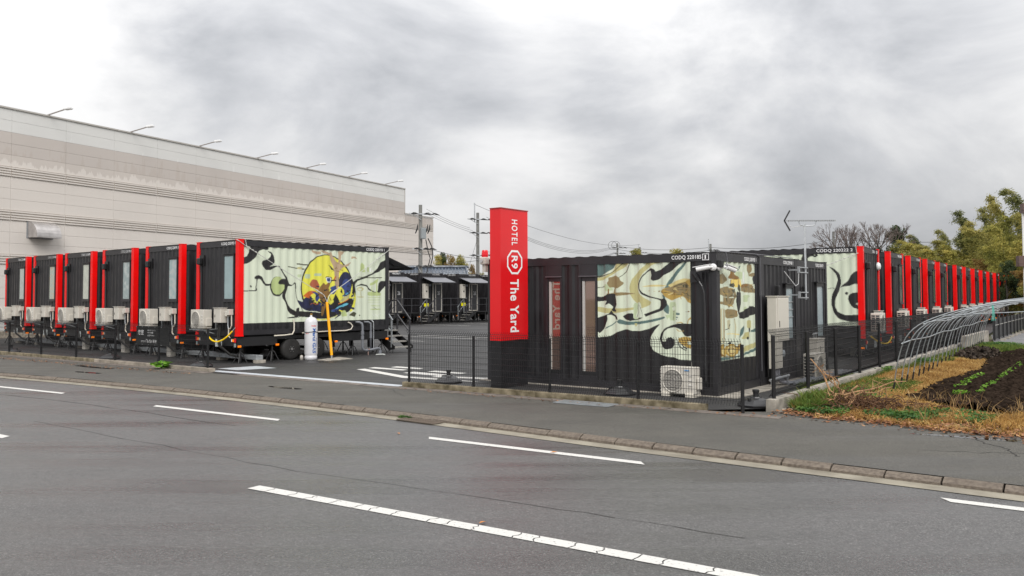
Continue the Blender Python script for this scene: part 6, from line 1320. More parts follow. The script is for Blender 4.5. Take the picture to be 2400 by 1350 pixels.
# notice board on the left fence
nb = empty('notice_board', (0, 0, 0), 0, 'black board with white Japanese lettering hung on the left mesh fence', 'notice board')
pa, pb_ = np.array([-11.22, 25.42])+un*.12, np.array([-9.80, 24.35])+un*.12
dd = (pb_-pa)/np.linalg.norm(pb_-pa); nnn = un; zt, zb_ = 1.18, .62; LB = np.linalg.norm(pb_-pa)
mb = MB(); mb.prism([tuple(pa), tuple(pb_), tuple(pb_+nnn*.012), tuple(pa+nnn*.012)], zb_, zt); mb.build('board', mat('board_black', (.012, .012, .012), .35), nb)
def bt(body, s, z, length, cap, bold=.01): q = pa+dd*s+nnn*.016; return fit_text('board_lettering', body, length, cap, frame((q[0], q[1], z), (dd[0], dd[1], 0), (0, 0, 1)), nb, bold=bold*.5)
bt('満室', .10, .92, .32, .155, .03); bt('ホテル アールナイン', .64, 1.035, .42, .048); bt('ザ ヤード 菊池', .64, .965, .30, .045); bt('公式サイト→', .64, .885, .36, .055, .015)
bt('HOTEL R9', .28, .70, .25, .055); bt('The Yard', .56, .695, .34, .10, .02); bt('菊池', .93, .695, .19, .095, .015)
mb = MB()
for s in (.02, .35, .7, 1.05, 1.38):
    for z in (zt-.02, zb_+.02): q = pa+dd*min(s, LB-.02)+nnn*.016; mb.tube([(q[0], q[1], z), (q[0]+nnn[0]*.01, q[1]+nnn[1]*.01, z)], .011, 6)
mb.build('fixing_bolts', GALV, nb)
# ------------------------------------------------------------------ store building behind the left row
BP = np.array([-28.19, 46.37]); TB = .455; BD = np.array([sin(TB), cos(TB)]); BN = np.array([BD[1], -BD[0]])      # BN towards the lot
brz = math.atan2(BD[1], BD[0]); LOW0, LOW1 = 40.12, 45.49
SB = empty('store_building', (BP[0], BP[1], 0), brz, 'large windowless beige panel store building with a white top band behind the left row', 'building')
P_W = streaky('panel_white', (.70, .70, .68), (.50, .49, .47), 8, 12.5, .35)
P_B = streaky('panel_taupe', (.47, .42, .38), (.52, .48, .45), 8, 12, .5)
P_S = streaky('panel_stained', (.63, .585, .54), (.47, .42, .38), 9.2, 10.1, .6)
P_L = streaky('panel_beige', (.63, .585, .54), (.60, .555, .51), 3, 9, .35)
# local: x along the wall, y inward is +y?  outward normal is -y
core = MB(); core.box(-12, LOW0-.02, .03, 14, -.1, 12.55); core.box(LOW0-.02, LOW1, .035, 12, -.1, 10.12); core.build('core', P_L, SB)
rows = [(11.94, 12.59, P_W, 0), (11.29, 11.94, P_W, 0), (10.65, 11.29, P_B, 0), (10.02, 10.65, P_B, 0), (9.36, 10.02, P_S, 0), (8.76, 9.36, P_L, 1), (8.15, 8.76, P_L, 0), (7.54, 8.15, P_L, 0), (6.93, 7.54, P_L, 0), (6.32, 6.93, P_L, 1),
        (5.70, 6.32, P_L, 0), (5.08, 5.70, P_L, 0), (4.47, 5.08, P_L, 0), (3.86, 4.47, P_L, 1), (3.24, 3.86, P_L, 0), (2.62, 3.24, P_L, 0), (2.0, 2.62, P_L, 0)]
_pc = {}
def wall_panel(w, h, m, ribbed):
    k = (round(w, 3), round(h, 3), m.name, ribbed)
    if k in _pc: return _pc[k]
    mb = MB(); g_ = .004
    if not ribbed: mb.bevbox(g_, w-g_, -.03, .02, g_, h-g_, .008)
    else:
        mb.box(g_, w-g_, -.004, .02, g_, h-g_)
        for i in range(4): z = h*(.03+.235*i); mb.box(.05, w-.05, -.05, -.018, z+.025, z+.235*h-.035) if False else mb.prism([(.03, -.085), (w-.03, -.085), (w-.03, -.004), (.03, -.004)], z+.055, z+.235*h-.012)
    me = bpy.data.meshes.new('wall_panel'); me.from_pydata(mb.v, [], mb.f); me.materials.append(m); me.update(); _pc[k] = me; return me
PW_ = 3.32; x0s = [-9.54+PW_*i for i in range(15)]
for za, zb, m, rb in rows:
    for i, x in enumerate(x0s):
        w = PW_ if x+PW_ < LOW0 else LOW0-x
        if w < .3: continue
        o = link('wall_panel', wall_panel(w, zb-za, m, rb), SB); o.location = (x, 0, za)
    if zb < 10.15:
        for x, w in ((LOW0, 2.4), (LOW0+2.4, LOW1-LOW0-2.4)): o = link('wall_panel', wall_panel(w, zb-za, m if m is not P_S else P_B, rb), SB); o.location = (x, 0, za)
lw_ = MB(); lw_.box(-9.5, LOW1, -.03, .02, .0, 1.99); tag(lw_.build('lower_wall', P_L, SB))
cp = MB(); cp.box(-12, LOW0+.05, -.10, .15, 12.59, 12.68); cp.box(LOW0+.052, LOW1+.05, -.09, .15, 10.16, 10.25); cp.box(LOW0-.05, LOW0+.05, -.06, .15, 10.25, 12.59); cp.build('parapet_cap', mat('cap_grey2', (.42, .40, .37), .5), SB)
vh = empty('exhaust_hood', (BP[0], BP[1], 0), brz, 'curved stainless exhaust hood on the beige store wall at the far left', 'exhaust hood')
mb = MB(); sec = [(-.02, 6.38)]+[(-.02-.85*math.sin(t), 5.55+.83*math.cos(t)) for t in np.linspace(.25, pi/2, 7)]+[(-.87, 5.46), (-.02, 5.46)]
V = [(x, y, z) for x in (1.45, 2.95) for y, z in sec]; n_ = len(sec); mb.add(V, [tuple(range(n_)), tuple(range(2*n_-1, n_-1, -1))]+[(i, n_+i, n_+(i+1) % n_, (i+1) % n_) for i in range(n_)])
mb.build('hood', mat('stainless', (.42, .40, .39), .3, var=.15, vscale=3, metal=.5), vh); mb = MB(); mb.box(1.38, 3.02, -.045, -.032, 5.42, 6.44); mb.build('back_flange', mat('flange', (.25, .26, .27), .5), vh)
for i, x in enumerate([2.57, 8.27, 13.99, 19.7, 25.41, 31.09, 36.76]):
    fl = empty('floodlight', (*(BP+BD*x), 12.66), brz, '%s floodlight arm from the left on the roof edge of the store' % ['first', 'second', 'third', 'fourth', 'fifth', 'sixth', 'seventh'][i], 'floodlight', 'floodlights along the store roof edge')
    mb = MB(); mb.beam((0, .1, .02), (0, -1.55, .22), .055); mb.build('arm', mat('arm_grey', (.25, .22, .20), .5), fl)
    mb = MB(); mb.bevbox(-.13, .13, -2.05, -1.5, .17, .30, .03); mb.build('lamp_head', WHITEP, fl)
bw = empty('boundary_wall', (-25.8, 42.4, 0), math.atan2(1.17, 1.46), 'low pebble faced wall with white panel fence at the far left behind the trailers', 'wall')
mb = MB(); mb.box(-10, 14, -.1, .1, 0, .36); mb.build('pebble_wall', mat('pebble_wall', (.20, .17, .13), .9, vscale=9, col2=(.42, .37, .30), bump=.6, bscale=18), bw)
for k in range(12):
    mb = MB(); mb.box(-6+1.2*k+.02, -6+1.2*(k+1)-.02, -.02, .02, .36, 1.0); mb.build('white_panel', mat('fence_white', (.60, .60, .58), .5), bw)

# ------------------------------------------------------------------ poles and wires
def pole(name, x, y, h, label, arms, trans=False, mast=0.):
    o = empty(name, (x, y, 0), .45, label, 'utility pole', 'utility poles behind the lot')
    mb = MB(); mb.tube([(0, 0, 0), (0, 0, h)], [.20, .15], 12); mb.build('pole_shaft', POLEC, o)
    if mast: mb = MB(); mb.tube([(-.35, 0, h-1.0), (-.35, 0, h+mast)], .06, 6); mb.build('mast_pipe', GALV, o)
    for z, w in arms:
        mb = MB(); mb.beam((-w/2, -.2, z), (w/2, -.2, z), .10); mb.beam((-w/2+.3, -.2, z-.02), (0, -.18, z-.5), .04); mb.build('crossarm', GALV, o)
        for q in (-.42, .1, .42):
            mb = MB(); mb.tube([(w*q, -.25, z), (w*q+.2, -.35, z+.06), (w*q+.34, -.42, z+.02), (w*q+.6, -.6, z-.08)], [.025, .07, .09, .02], 6); mb.build('insulator', INSUL, o)
    if trans:
        mb = MB(); mb.bevbox(-.12, .34, -.55, -.2, h-2.95, h-2.0, .05); mb.build('switch_gear', mat('gear_grey', (.22, .24, .25), .5), o)
        mb = MB()
        for q in (-.6, .3, .5): mb.tube([(q, -.4, h-2.5), (q+.15, -.45, h-2.1), (q+.2, -.45, h-1.7)], [.05, .08, .03], 6)
        mb.tube([(.3, -.5, h-3.0), (.5, -.5, h-4.0), (.7, -.5, h-4.6), (.3, -.4, h-6.3), (.15, -.2, h-8)], .045, 5); mb.tube([(.5, -.5, h-2.9), (.85, -.5, h-3.6), (.95, -.5, h-4.4), (.75, -.5, h-5.2)], .05, 5); mb.build('cable_heads', INSUL, o)
    return o
pole('utility_pole', -7.85, 72, 9.9, 'concrete utility pole with switch gear in front of the right end of the store building', [(9.1, 2.2), (6.1, 1.6), (4.6, 1.2)], True)
pole('utility_pole', -3.5, 86, 10.6, 'concrete utility pole with three crossarms between the store and the red sign tower', [(9.9, 2.4), (8.5, 2.0), (6.2, 2.0)], False, 1.0)
pole('utility_pole', 18.85, 150, 11.4, 'distant utility pole with round cable coils above the office roof, left of the mural', [(10.6, 2.6), (9.6, 2.0)], False, 0)
pole('utility_pole', 24.4, 160, 11.3, 'thin distant utility pole between the coiled pole and the office corner', [(10.2, 2.0)], False, .6)
pole('utility_pole', 28.4, 120, 9.4, 'distant utility pole with a side bracket behind the office corner', [(8.5, 1.4)], False, .7)
pole('utility_pole', 41.4, 108, 10.2, 'distant utility pole in front of the bare trees', [(7.0, 1.6)], False, 0)
def wires(name, label, sets, r=.022):
    o = empty(name, (0, 0, 0), 0, label, 'wires')
    for a, b, sag in sets:
        a = Vector(a); b = Vector(b); P = [a.lerp(b, t)-Vector((0, 0, sag*4*t*(1-t))) for t in np.linspace(0, 1, 13)]; mb = MB(); mb.tube(P, r, 4, False); mb.build('wire', INSUL, o)
wires('overhead_wires', 'three sagging overhead wires between the two utility poles left of the red sign', [((-7.3+.1*k, 71.6, 9.5-.25*k), (-4.3+.3*k, 85.6, 9.0-.28*k), .12) for k in range(3)], .014)
wires('overhead_wires', 'bundle of sagging overhead wires running right behind the red sign tower', [((-2.6+.3*k, 85.4, 10.1-.3*k), (18.2, 150, 10.9-.15*k), 1.9) for k in range(3)]+[((-2.6+.3*k, 85.4, 6.6-.25*k), (18.3, 150, 9.8-.1*k), 1.4) for k in range(3)]+[((-3.9, 86, 11.5), (24.4, 160, 11.8), 1.6)], .020)
wires('overhead_wires', 'overhead wires running right from the coiled pole above the office roofs', [((18.9, 150, 10.9), (28.4, 120, 8.9), .5), ((19, 150, 10.3), (28.4, 120, 8.5), .6), ((28.4, 120, 8.9), (41.4, 108, 9.2), .6), ((28.4, 120, 8.6), (41.4, 108, 6.9), .9), ((41.4, 108, 9.2), (70, 100, 9.6), .8)], .028)
wires('overhead_wires', 'thin wires crossing low between the store building and the second utility pole', [((-7.4, 71.9, 6.2), (-3.5, 85.8, 5.9), .15), ((-14, 90, 5.6), (-3.4, 85.8, 5.7), .3), ((-3.4, 86, 8.4), (-4.6, 84, 4.0), 0), ((-3.3, 85.8, 5.9), (10, 150, 7.8), .8)], .02)
# coils on the distant pole
cl = empty('cable_coil', (18.4, 149.5, 11.0), 0, 'round cable coils on the distant pole above the office roof', 'cable coil'); mb = MB()
for c in (-.5, .1): mb.tube([(c+.75*cos(t), 0, .75*sin(t)) for t in np.linspace(0, 2*pi, 17)], .03, 4, False)
mb.build('coil', INSUL, cl)

# ------------------------------------------------------------------ tiled roof house far behind
TILE = mat('blue_roof_tile', (.055, .07, .095), .35, var=.4, vscale=5, rvar=.15)
ho = empty('tiled_house', (-8.5, 80, 0), .12, 'house with a blue grey tiled gable roof beyond the back of the lot', 'house')
mb = MB(); mb.box(-6, 3.6, .0, 6, 0, 3.6); mb.build('wall', mat('house_wall', (.45, .38, .33), .8), ho)
mb = MB(); mb.add([(-6.5, -.6, 3.75), (4.3, -.6, 3.75), (4.3, 3, 4.85), (-6.5, 3, 4.85)], [(0, 1, 2, 3)]); mb.add([(-6.5, 6.6, 3.7), (4.3, 6.6, 3.7), (4.3, 3, 4.85), (-6.5, 3, 4.85)], [(3, 2, 1, 0)]); mb.add([(4.0, -.3, 3.75), (4.0, 6.3, 3.7), (4.0, 3, 4.75)], [(0, 1, 2)])
rf = mb.build('roof', TILE, ho)
mb = MB()
for i in range(34):
    x = -6.5+i*.325
    for j in range(6):
        a = (x, -.62+j*.6, 3.77+j*.183); b = (x, -.02+j*.6+.04, 3.92+j*.183); mb.tube([a, b], [.075, .06], 5)
tag(mb.build('roof_tiles', mat('roof_tile_light', (.16, .19, .23), .3, var=.3, vscale=9), rf), kind='stuff'); mb = MB(); mb.tube([(-6.5, 3, 4.95), (4.4, 3, 4.95)], .15, 8); mb.lathe([(.22, 0), (.24, .1), (.1, .25)], 8, (4.35, 3, 4.85)); mb.tube([(4.3, -.6, 3.8), (4.3, 3, 4.95), (4.3, 6.6, 3.8)], .11, 6); mb.build('ridge_tiles', TILE, rf)
mb = MB(); mb.add([(4.02, .6, 3.65), (4.02, 5.4, 3.65), (4.02, 3, 4.5)], [(0, 1, 2)]); mb.build('gable_board', mat('gable_pink', (.5, .36, .30), .8), ho)

# ------------------------------------------------------------------ vegetation
def leafcloud(centres, radii, n, size, asp=.35, droop=.3, seed=1, flat=1.0):
    r = np.random.default_rng(seed); k = len(centres); C_ = np.array(centres); Rr = np.array(radii); w = Rr**2; w = w/w.sum(); idx = r.choice(k, n, p=w)
    d = r.normal(size=(n, 3)); d /= np.linalg.norm(d, axis=1)[:, None]; rad = r.random(n)**.42; P = C_[idx]+d*(Rr[idx]*rad)[:, None]*np.array([1, 1, flat])
    a = r.normal(size=(n, 3)); a[:, 2] -= droop*2; a /= np.linalg.norm(a, axis=1)[:, None]; b = np.cross(a, r.normal(size=(n, 3))); b /= np.linalg.norm(b, axis=1)[:, None]
    s = size*(.6+.8*r.random(n))[:, None]; V = np.stack([P-a*s*.5, P+b*s*asp*.5, P+a*s*.5, P-b*s*asp*.5], 1).reshape(-1, 3); F = np.arange(4*n).reshape(-1, 4); return V, F
L_BAM = leafmat('bamboo_leaves', (.10, .11, .03), (.28, .26, .07), (.48, .41, .13), .45, .45)
L_BAMD = leafmat('bamboo_leaves_dark', (.075, .095, .035), (.22, .23, .08), (.42, .38, .15), .5, .45)
L_YEL = leafmat('yellow_green_leaves', (.13, .14, .03), (.30, .28, .065), (.50, .40, .10), .5, .3)
L_BRN = leafmat('autumn_leaves', (.11, .06, .02), (.24, .15, .045), (.32, .25, .07), .6, .3)
L_DRK = leafmat('evergreen_leaves', (.012, .022, .012), (.035, .055, .022), (.08, .10, .03), .7, .15)
BARK = mat('bark', (.06, .05, .042), .9, var=.3, vscale=5); CULM = mat('bamboo_culm', (.16, .16, .06), .6, var=.3, vscale=2)
def bamboo_proto(seed, H=10, lean=1.2, nl=0, m=None):
    """arching culms with drooping plumes, leaves hanging along every side branch"""
    r = random.Random(seed); g = np.random.default_rng(seed); tr_ = empty('bamboo_clump'); st = MB(); PP, DD, SS = [], [], []
    for c in range(6):
        bx_, by_ = r.uniform(-1.5, 1.5), r.uniform(-1.0, 1.0); h = H*(r.uniform(.55, .95) if c else 1); az = pi+r.uniform(-.7, .7); ln = lean*r.uniform(.6, 1.3); pts = []
        for i in range(14): t = i/13; pts.append(Vector((bx_+ln*cos(az)*t**3*1.6, by_+ln*sin(az)*t**3, h*(t if t < .9 else .9+(t-.9)*.2))))
        st.tube(pts, [.045*(1-.85*i/13) for i in range(14)], 5)
        for i in range(44):
            t = .16+.84*(i/43)**.85; k = min(12, int(t*13)); f = t*13-k; p = pts[k].lerp(pts[k+1], f); a = r.uniform(0, 2*pi) if r.random() < .45 else az+r.gauss(0, .7); L_ = (1.75-1.42*t)*r.uniform(.6, 1.15)
            n = int(52+26*r.random()); u = g.random(n)**.8; x = p.x+cos(a)*L_*u-.25*u*u; y = p.y+sin(a)*L_*u; z = p.z+.34*L_*u-.75*L_*u*u
            w = .07+.09*(1-abs(u-.5)); PP.append(np.stack([x, y, z], 1)+g.normal(size=(n, 3))*w[:, None]*np.array([1, 1, .75])); d = np.stack([cos(a)*.7-.35*u, np.full(n, sin(a)*.7), .25-1.15*u], 1)+g.normal(size=(n, 3))*.35; DD.append(d); SS.append(np.full(n, .20)*(.7+.7*g.random(n)))
    P = np.concatenate(PP); D_ = np.concatenate(DD); D_ /= np.linalg.norm(D_, axis=1)[:, None]; S_ = np.concatenate(SS)[:, None]; B_ = np.cross(D_, g.normal(size=D_.shape)); B_ /= np.linalg.norm(B_, axis=1)[:, None]
    V = np.stack([P-D_*S_*.5, P+B_*S_*.13, P+D_*S_*.5, P-B_*S_*.13], 1).reshape(-1, 3); st.build('culm', CULM, tr_); fastmesh('crown', V, np.arange(len(V)).reshape(-1, 4), m or L_BAM, tr_); return tr_
def tree_proto(name, seed, H, W, nl, m, trunk=.18, size=.22, base=.3):
    r = random.Random(seed); o = empty(name); cs, rs = [], []; st = MB()
    st.tube([(0, 0, 0), (r.uniform(-.2, .2), r.uniform(-.2, .2), H*.5), (0, 0, H*.85)], [trunk, trunk*.7, trunk*.2], 7)
    for i in range(16):
        a = r.uniform(0, 2*pi); z = H*r.uniform(base, .95); prof = math.sin(pi*min(1, max(.12, (z/H-base*.6)/(1-base*.6))))**.6; q = (cos(a)*W*prof*r.uniform(.3, .85), sin(a)*W*prof*r.uniform(.3, .85), z)
        st.tube([(0, 0, z*.7), (q[0]*.5, q[1]*.5, z*.9), q], [trunk*.35, trunk*.2, .02], 4); cs.append(q); rs.append(W*r.uniform(.22, .42))
        for _ in range(3): cs.append((q[0]+r.uniform(-1, 1)*W*.3, q[1]+r.uniform(-1, 1)*W*.3, z+r.uniform(-.5, .6)*W*.3)); rs.append(W*r.uniform(.10, .22))
    st.build('trunk', BARK, o); V, F = leafcloud(cs, rs, nl, size, .45, .1, seed, .8); fastmesh('crown', V, F, m, o); return o
B1 = bamboo_proto(11, 10, 1.3, 0, L_BAMD); B2 = bamboo_proto(12, 10, 1.0, 0, L_BAM); B3 = bamboo_proto(13, 10, .8, 0, L_YEL)
T1 = tree_proto('broadleaf_tree', 21, 8, 2.8, 12000, L_DRK); T2 = tree_proto('broadleaf_tree', 22, 8, 3.0, 12000, L_YEL); T3 = tree_proto('broadleaf_tree', 23, 8, 2.6, 12000, L_BRN); T4 = tree_proto('broadleaf_tree', 24, 8, 3.0, 12000, L_BAM)
used_p = set()
def plant(proto, x, y, h, base_h, label, group, rz=0., wide=1.0, z=-.1):
    o = proto if proto.name not in used_p else copy_tree(proto); used_p.add(proto.name); used_p.add(o.name)
    o.location = (x, y, z); s = h/base_h; o.scale = (s*wide, s*wide, s); o.rotation_euler.z = rz
    tag(o, label, 'bamboo' if 'bamboo' in o.name else 'tree', group); return o
GB = 'bamboo grove at the right edge behind the field'; k_ = 0
for pr, x, y, h, w, lab in ((B1, 46.8, 80, 13.2, 1.0, 'tallest drooping dark bamboo clump, topping the grove at the right'), (B2, 45.9, 83, 12.7, .9, 'dark bamboo clump just left of the tallest one'), (B1, 47.6, 89, 12.0, .9, 'arching bamboo clump in the middle of the grove, its tip bent left'),
                            (B1, 46.2, 90.5, 11.8, 1.0, 'dark bamboo clump at the left shoulder of the tall grove'), (B2, 45.9, 75.5, 11.5, .9, 'bamboo clump at the right picture edge, behind the brown sign boards'), (B3, 41.8, 70, 9.3, 1.1, 'yellow green bamboo clump in front of the tallest clump'),
                            (B3, 38.6, 66, 8.1, 1.1, 'bright yellow green bamboo clump low in front of the grove'), (B2, 45.0, 80, 8.6, 1.3, 'olive bamboo clump filling the base of the grove left of the yellow clump'), (B3, 45.4, 86, 7.8, 1.2, 'olive yellow bamboo clump above the middle of the right trailer row'),
                            (B2, 47.2, 93, 8.8, 1.3, 'broad olive bamboo clump below the left shoulder of the grove'), (B3, 47.5, 100, 9.3, 1.1, 'pale yellow green bamboo clump behind the bare trees'), (B1, 49.6, 99, 10.5, .9, 'dark bamboo clump with one spiky tip between grove and bare trees'),
                            (B2, 44.4, 92, 6.8, 1.4, 'low olive bamboo above the second trailer of the right row'), (B1, 50.8, 108, 10.6, 1.0, 'dark bamboo clump right behind the bare trees'), (B3, 50.8, 74, 8.2, 1.2, 'yellowish bamboo clump cut by the right picture edge'), (B2, 52, 84, 9.5, 1.3, 'bamboo clump filling the right corner of the grove'), (B3, 43.6, 76, 8.8, 1.2, 'light olive bamboo clump between the yellow clump and the left shoulder'), (B2, 46.6, 87, 10.4, 1.1, 'olive bamboo clump directly under the arching tip in the middle'), (B3, 46.4, 96, 8.6, 1.3, 'soft yellow bamboo clump beyond the third trailer of the right row'), (B2, 43.2, 71, 10.2, 1.1, 'bamboo clump just left of the upper brown sign board'), (B3, 40.2, 62, 7.6, 1.2, 'yellow green bamboo clump beside the white pole'), (B2, 44.6, 88, 8.4, 1.5, 'low olive bamboo thicket above the fourth trailer of the right row'), (B3, 43.2, 84, 7.2, 1.6, 'low yellow olive bamboo thicket above the fifth trailer of the right row'), (B2, 47.6, 104, 8.6, 1.6, 'wide olive bamboo thicket under the right bare tree'), (B3, 42.6, 79, 6.8, 1.5, 'short yellowish bamboo thicket above the sixth trailer of the right row'), (B2, 43.4, 74, 9.2, 1.4, 'dense olive bamboo behind the yellow green clump')):
    plant(pr, x+(2.5 if pr is B1 else 1.9 if pr is B2 else 1.5)*h/10, y, h, 10.0, lab, GB, rz=((k_*1.3) % 1.4)-.7, wide=w); k_ += 1
GT = 'mixed trees at the edge of the grove'
for pr, x, y, h, w, lab in ((T1, 51.7, 111, 11.0, .8, 'dark evergreen tree behind the bare trees'), (T1, 46.3, 106, 7.8, 1.0, 'dark olive tree under the bare branches'), (T4, 44.8, 96, 7.6, 1.2, 'olive broadleaf tree above the near end of the right trailer row'), (T3, 40.6, 74, 5.2, 1.1, 'russet autumn tree above the middle of the right trailer row'),
                            (T1, 37.6, 64, 4.6, .9, 'dark blue green shrub tree above the far end of the right trailer row'), (T3, 37.4, 60, 4.4, 1.3, 'orange brown autumn tree beside the white pole'), (T2, 36.6, 57, 3.8, 1.3, 'yellow green shrub at the end of the right trailer row'), (T2, 41.8, 64, 6.4, 1.3, 'yellow green tree by the right picture edge'),
                            (T3, 44.5, 68, 6.0, 1.2, 'brown autumn tree behind the brown sign boards'), (T4, 41.2, 82, 5.4, 1.4, 'low olive tree behind the fifth trailer of the right row'), (T4, 50, 66, 7.0, 1.5, 'broad olive tree cut by the right picture edge'), (T1, 52, 96, 7.0, 1.6, 'dark mass of evergreen behind the bamboo')):
    plant(pr, x, y, h, 8.0, lab, GT, rz=k_*.9, wide=w); k_ += 1
GL = 'trees behind the tiled house'
for pr, x, y, h, w, lab in ((T4, -8.9, 97, 6.6, .7, 'olive tree beside the store building corner'), (T1, -8.1, 99, 7.1, .5, 'dark green tree second from the store corner'), (T3, -7.2, 98, 6.9, .6, 'rusty brown tree in the middle behind the tiled house'), (T2, -5.7, 93, 6.4, .6, 'yellow autumn tree above the end of the tiled roof'), (T3, -4.6, 91, 5.5, .5, 'thin brownish tree right of the tiled roof'), (T4, -10, 93, 5.2, 1.0, 'low olive hedge tree just above the tiled roof'), (T4, -3.6, 96, 4.6, .6, 'small olive tree in front of the second utility pole'),
                            (T4, 13.2, 92, 6.9, .9, 'rounded olive tree top peeping over the office roof'), (T4, 17.6, 92, 6.9, .9, 'rounded olive tree top peeping over the office roof near the corner')):
    plant(pr, x, y, h, 8.0, lab, GL, rz=k_*.8, wide=w); k_ += 1
def bare_tree(seed, H, W, label):
    r = random.Random(seed); o = empty('bare_tree', (0, 0, 0), 0, label, 'tree', 'bare umbrella shaped trees'); mb = MB(); tw = MB()
    def grow(p, d, ln, rad, lev):
        if lev > 7: return
        q = p+d*ln; mid = p.lerp(q, .5)+Vector((r.uniform(-.05, .05), r.uniform(-.05, .05), 0))*ln; rad = max(rad, .009); (mb if lev < 4 else tw).tube([p, mid, q], [rad, rad*.88, rad*.78], 6 if lev < 3 else 3, False)
        for i in range(3 if lev in (0, 1, 3, 5) else 2):
            a = r.uniform(.22, .50) if lev else r.uniform(.4, .75); az = r.uniform(0, 2*pi) if lev else i*2.1+r.uniform(-.4, .4); s = d.orthogonal().normalized(); s.rotate(Matrix.Rotation(az, 3, d)); nd = (d*cos(a)+s*sin(a)).normalized(); nd.z = max(nd.z+.03, .02); nd.normalize(); grow(q, nd, ln*(r.uniform(.62, .80) if lev else .42), rad*.66, lev+1)
    grow(Vector((0, 0, 0)), Vector((.03, 0, 1)), H*.42, .20, 0); mb.build('trunk', BARK, o); tw.build('twigs', mat('twig', (.12, .092, .082), .9), o); return o
for i, (x, y, h, s, lab) in enumerate(((39.8, 100, 10.8, 5, 'leftmost bare tree with an umbrella crown behind the right trailer row'), (42.9, 102, 10.9, 8, 'middle bare tree with an umbrella crown behind the right trailer row'), (46.0, 104, 11.0, 14, 'right bare tree with an umbrella crown, against the dark bushes'), (36.9, 98, 8.8, 17, 'thin bare tree with fine twigs behind the distant pole'))):
    o = bare_tree(s, h*1.0, 3, lab); o.location = (x, y, 0); zs = max(v.co.z for c in o.children for v in c.data.vertices); o.scale = (h/zs*.95, h/zs*.95, h/zs)
hb_ = MB()
V, F = leafcloud([(60+4*i, 118+3*(i % 3), 3.5) for i in range(-6, 12)], [5.0]*18, 16000, .5, .5, .1, 5, .9); tag(fastmesh('far_wood', V, F, L_BAMD), kind='stuff'); 
bs = empty('brown_sign_frame', (24.05, 40, 0), -.1, 'brown horizontal boards on a white post cut by the right picture edge', 'sign frame')
for z0_, z1_, x_ in ((5.9, 6.35, .25), (3.36, 3.86, .0)): mb = MB(); mb.box(x_, 4, -.2, .1, z0_+.12, z1_); mb.box(x_-.0, 4, -.23, .13, z0_, z0_+.11); mb.build('board', BROWNM, bs)
mb = MB(); mb.tube([(.32, 0, 0), (.32, 0, 5.9)], .05, 8); mb.build('white_post', WHITEP, bs)

# ------------------------------------------------------------------ field
def tri_grid(name, poly, step, m, zf, kind='structure'):
    """triangulated patch of uneven earth"""
    P = np.array(poly); x0, y0 = P.min(0); x1, y1 = P.max(0); nx = int((x1-x0)/step)+1; ny = int((y1-y0)/step)+1
    gx, gy_ = np.meshgrid(np.linspace(x0, x1, nx), np.linspace(y0, y1, ny)); inside = np.zeros(gx.shape, bool)
    for (a, b), (c, d) in zip(P, np.roll(P, -1, 0)):
        if b == d: continue
        inside ^= ((b > gy_) != (d > gy_)) & (gx < (c-a)*(gy_-b)/(d-b)+a)
    z = zf(gx, gy_); V = np.stack([gx, gy_, z], -1).reshape(-1, 3); i = np.arange(ny-1)[:, None]*nx+np.arange(nx-1)[None]; ok = inside[:-1, :-1] & inside[1:, :-1] & inside[:-1, 1:] & inside[1:, 1:]
    F = np.stack([i, i+1, i+nx+1, i+nx], -1)[ok]; u, inv = np.unique(F, return_inverse=True); return tag(fastmesh(name, V[u], inv.reshape(F.shape), m, smooth=True), kind=kind)
def bump(x, y, s): return np.sin(x*1.7*s+1.3)*np.cos(y*1.3*s+.4)+.6*np.sin(x*3.9*s+y*2.7*s)+.4*np.cos(x*7.1*s-y*6.3*s)+.25*np.sin(x*14*s+2)*np.sin(y*13*s)
wq = lambda s, o=.14: tuple(WP0+wdv*s-wn_*o)
FPOLY = [wq(-.1), (4.95, 14.15), (5.82, 13.66), (6.42, 12.8), (7.35, 12.15), (12, 8.3), (30, 6), (40, 30), (34, 50), wq(26), wq(13)]
tri_grid('field', FPOLY, .22, mat('field_ground', (.10, .075, .04), .95, vscale=1.2, col2=(.20, .15, .06), bump=.6, bscale=20, spec=.15), lambda x, y: .011+.003*bump(x, y, 1))
SPOLY = [(7.57, 16.4), (8.3, 17.3), (9.7, 19.2), (12.5, 22.6), (16.4, 28.9), (17.9, 29.5), (30, 29.5), (26, 18), (18, 9.5), (9.2, 14.2), (8.3, 13.9), (8.06, 14.6), (7.7, 15.5)]
def soilz(x, y):
    r = np.random.default_rng(3).normal(size=x.shape); c = np.clip(np.sin((x*.83-y*.56)*3.1), -.6, 1); return .085+.035*c+.018*bump(x, y, 1.6)+.026*r
tri_grid('tilled_soil', SPOLY, .07, mat('dark_soil', (.009, .0065, .005), .95, vscale=9, col2=(.038, .027, .020), bump=1.0, bscale=40, spec=.0), soilz)
hm = MB()
V, F = leafcloud([(14.6, 26.6, .12), (15.2, 27.2, .15), (14.0, 26.0, .1)], [.55, .5, .4], 2500, .10, .8, 0, 9, .45); tag(fastmesh('soil_heap', V, F, mat('heap_soil', (.025, .018, .013), .95, vscale=6, col2=(.07, .05, .035))), kind='stuff')
mb = MB(); mb.add([(17.9, 31.2, .09), (30, 33, .09), (40, 52, .09), (23, 40.5, .09)], [(0, 1, 2, 3)]); tag(mb.build('field_path', asphalt('path_asphalt', (.10, .10, .105), (.16, .16, .165), .4, .7)), kind='structure')

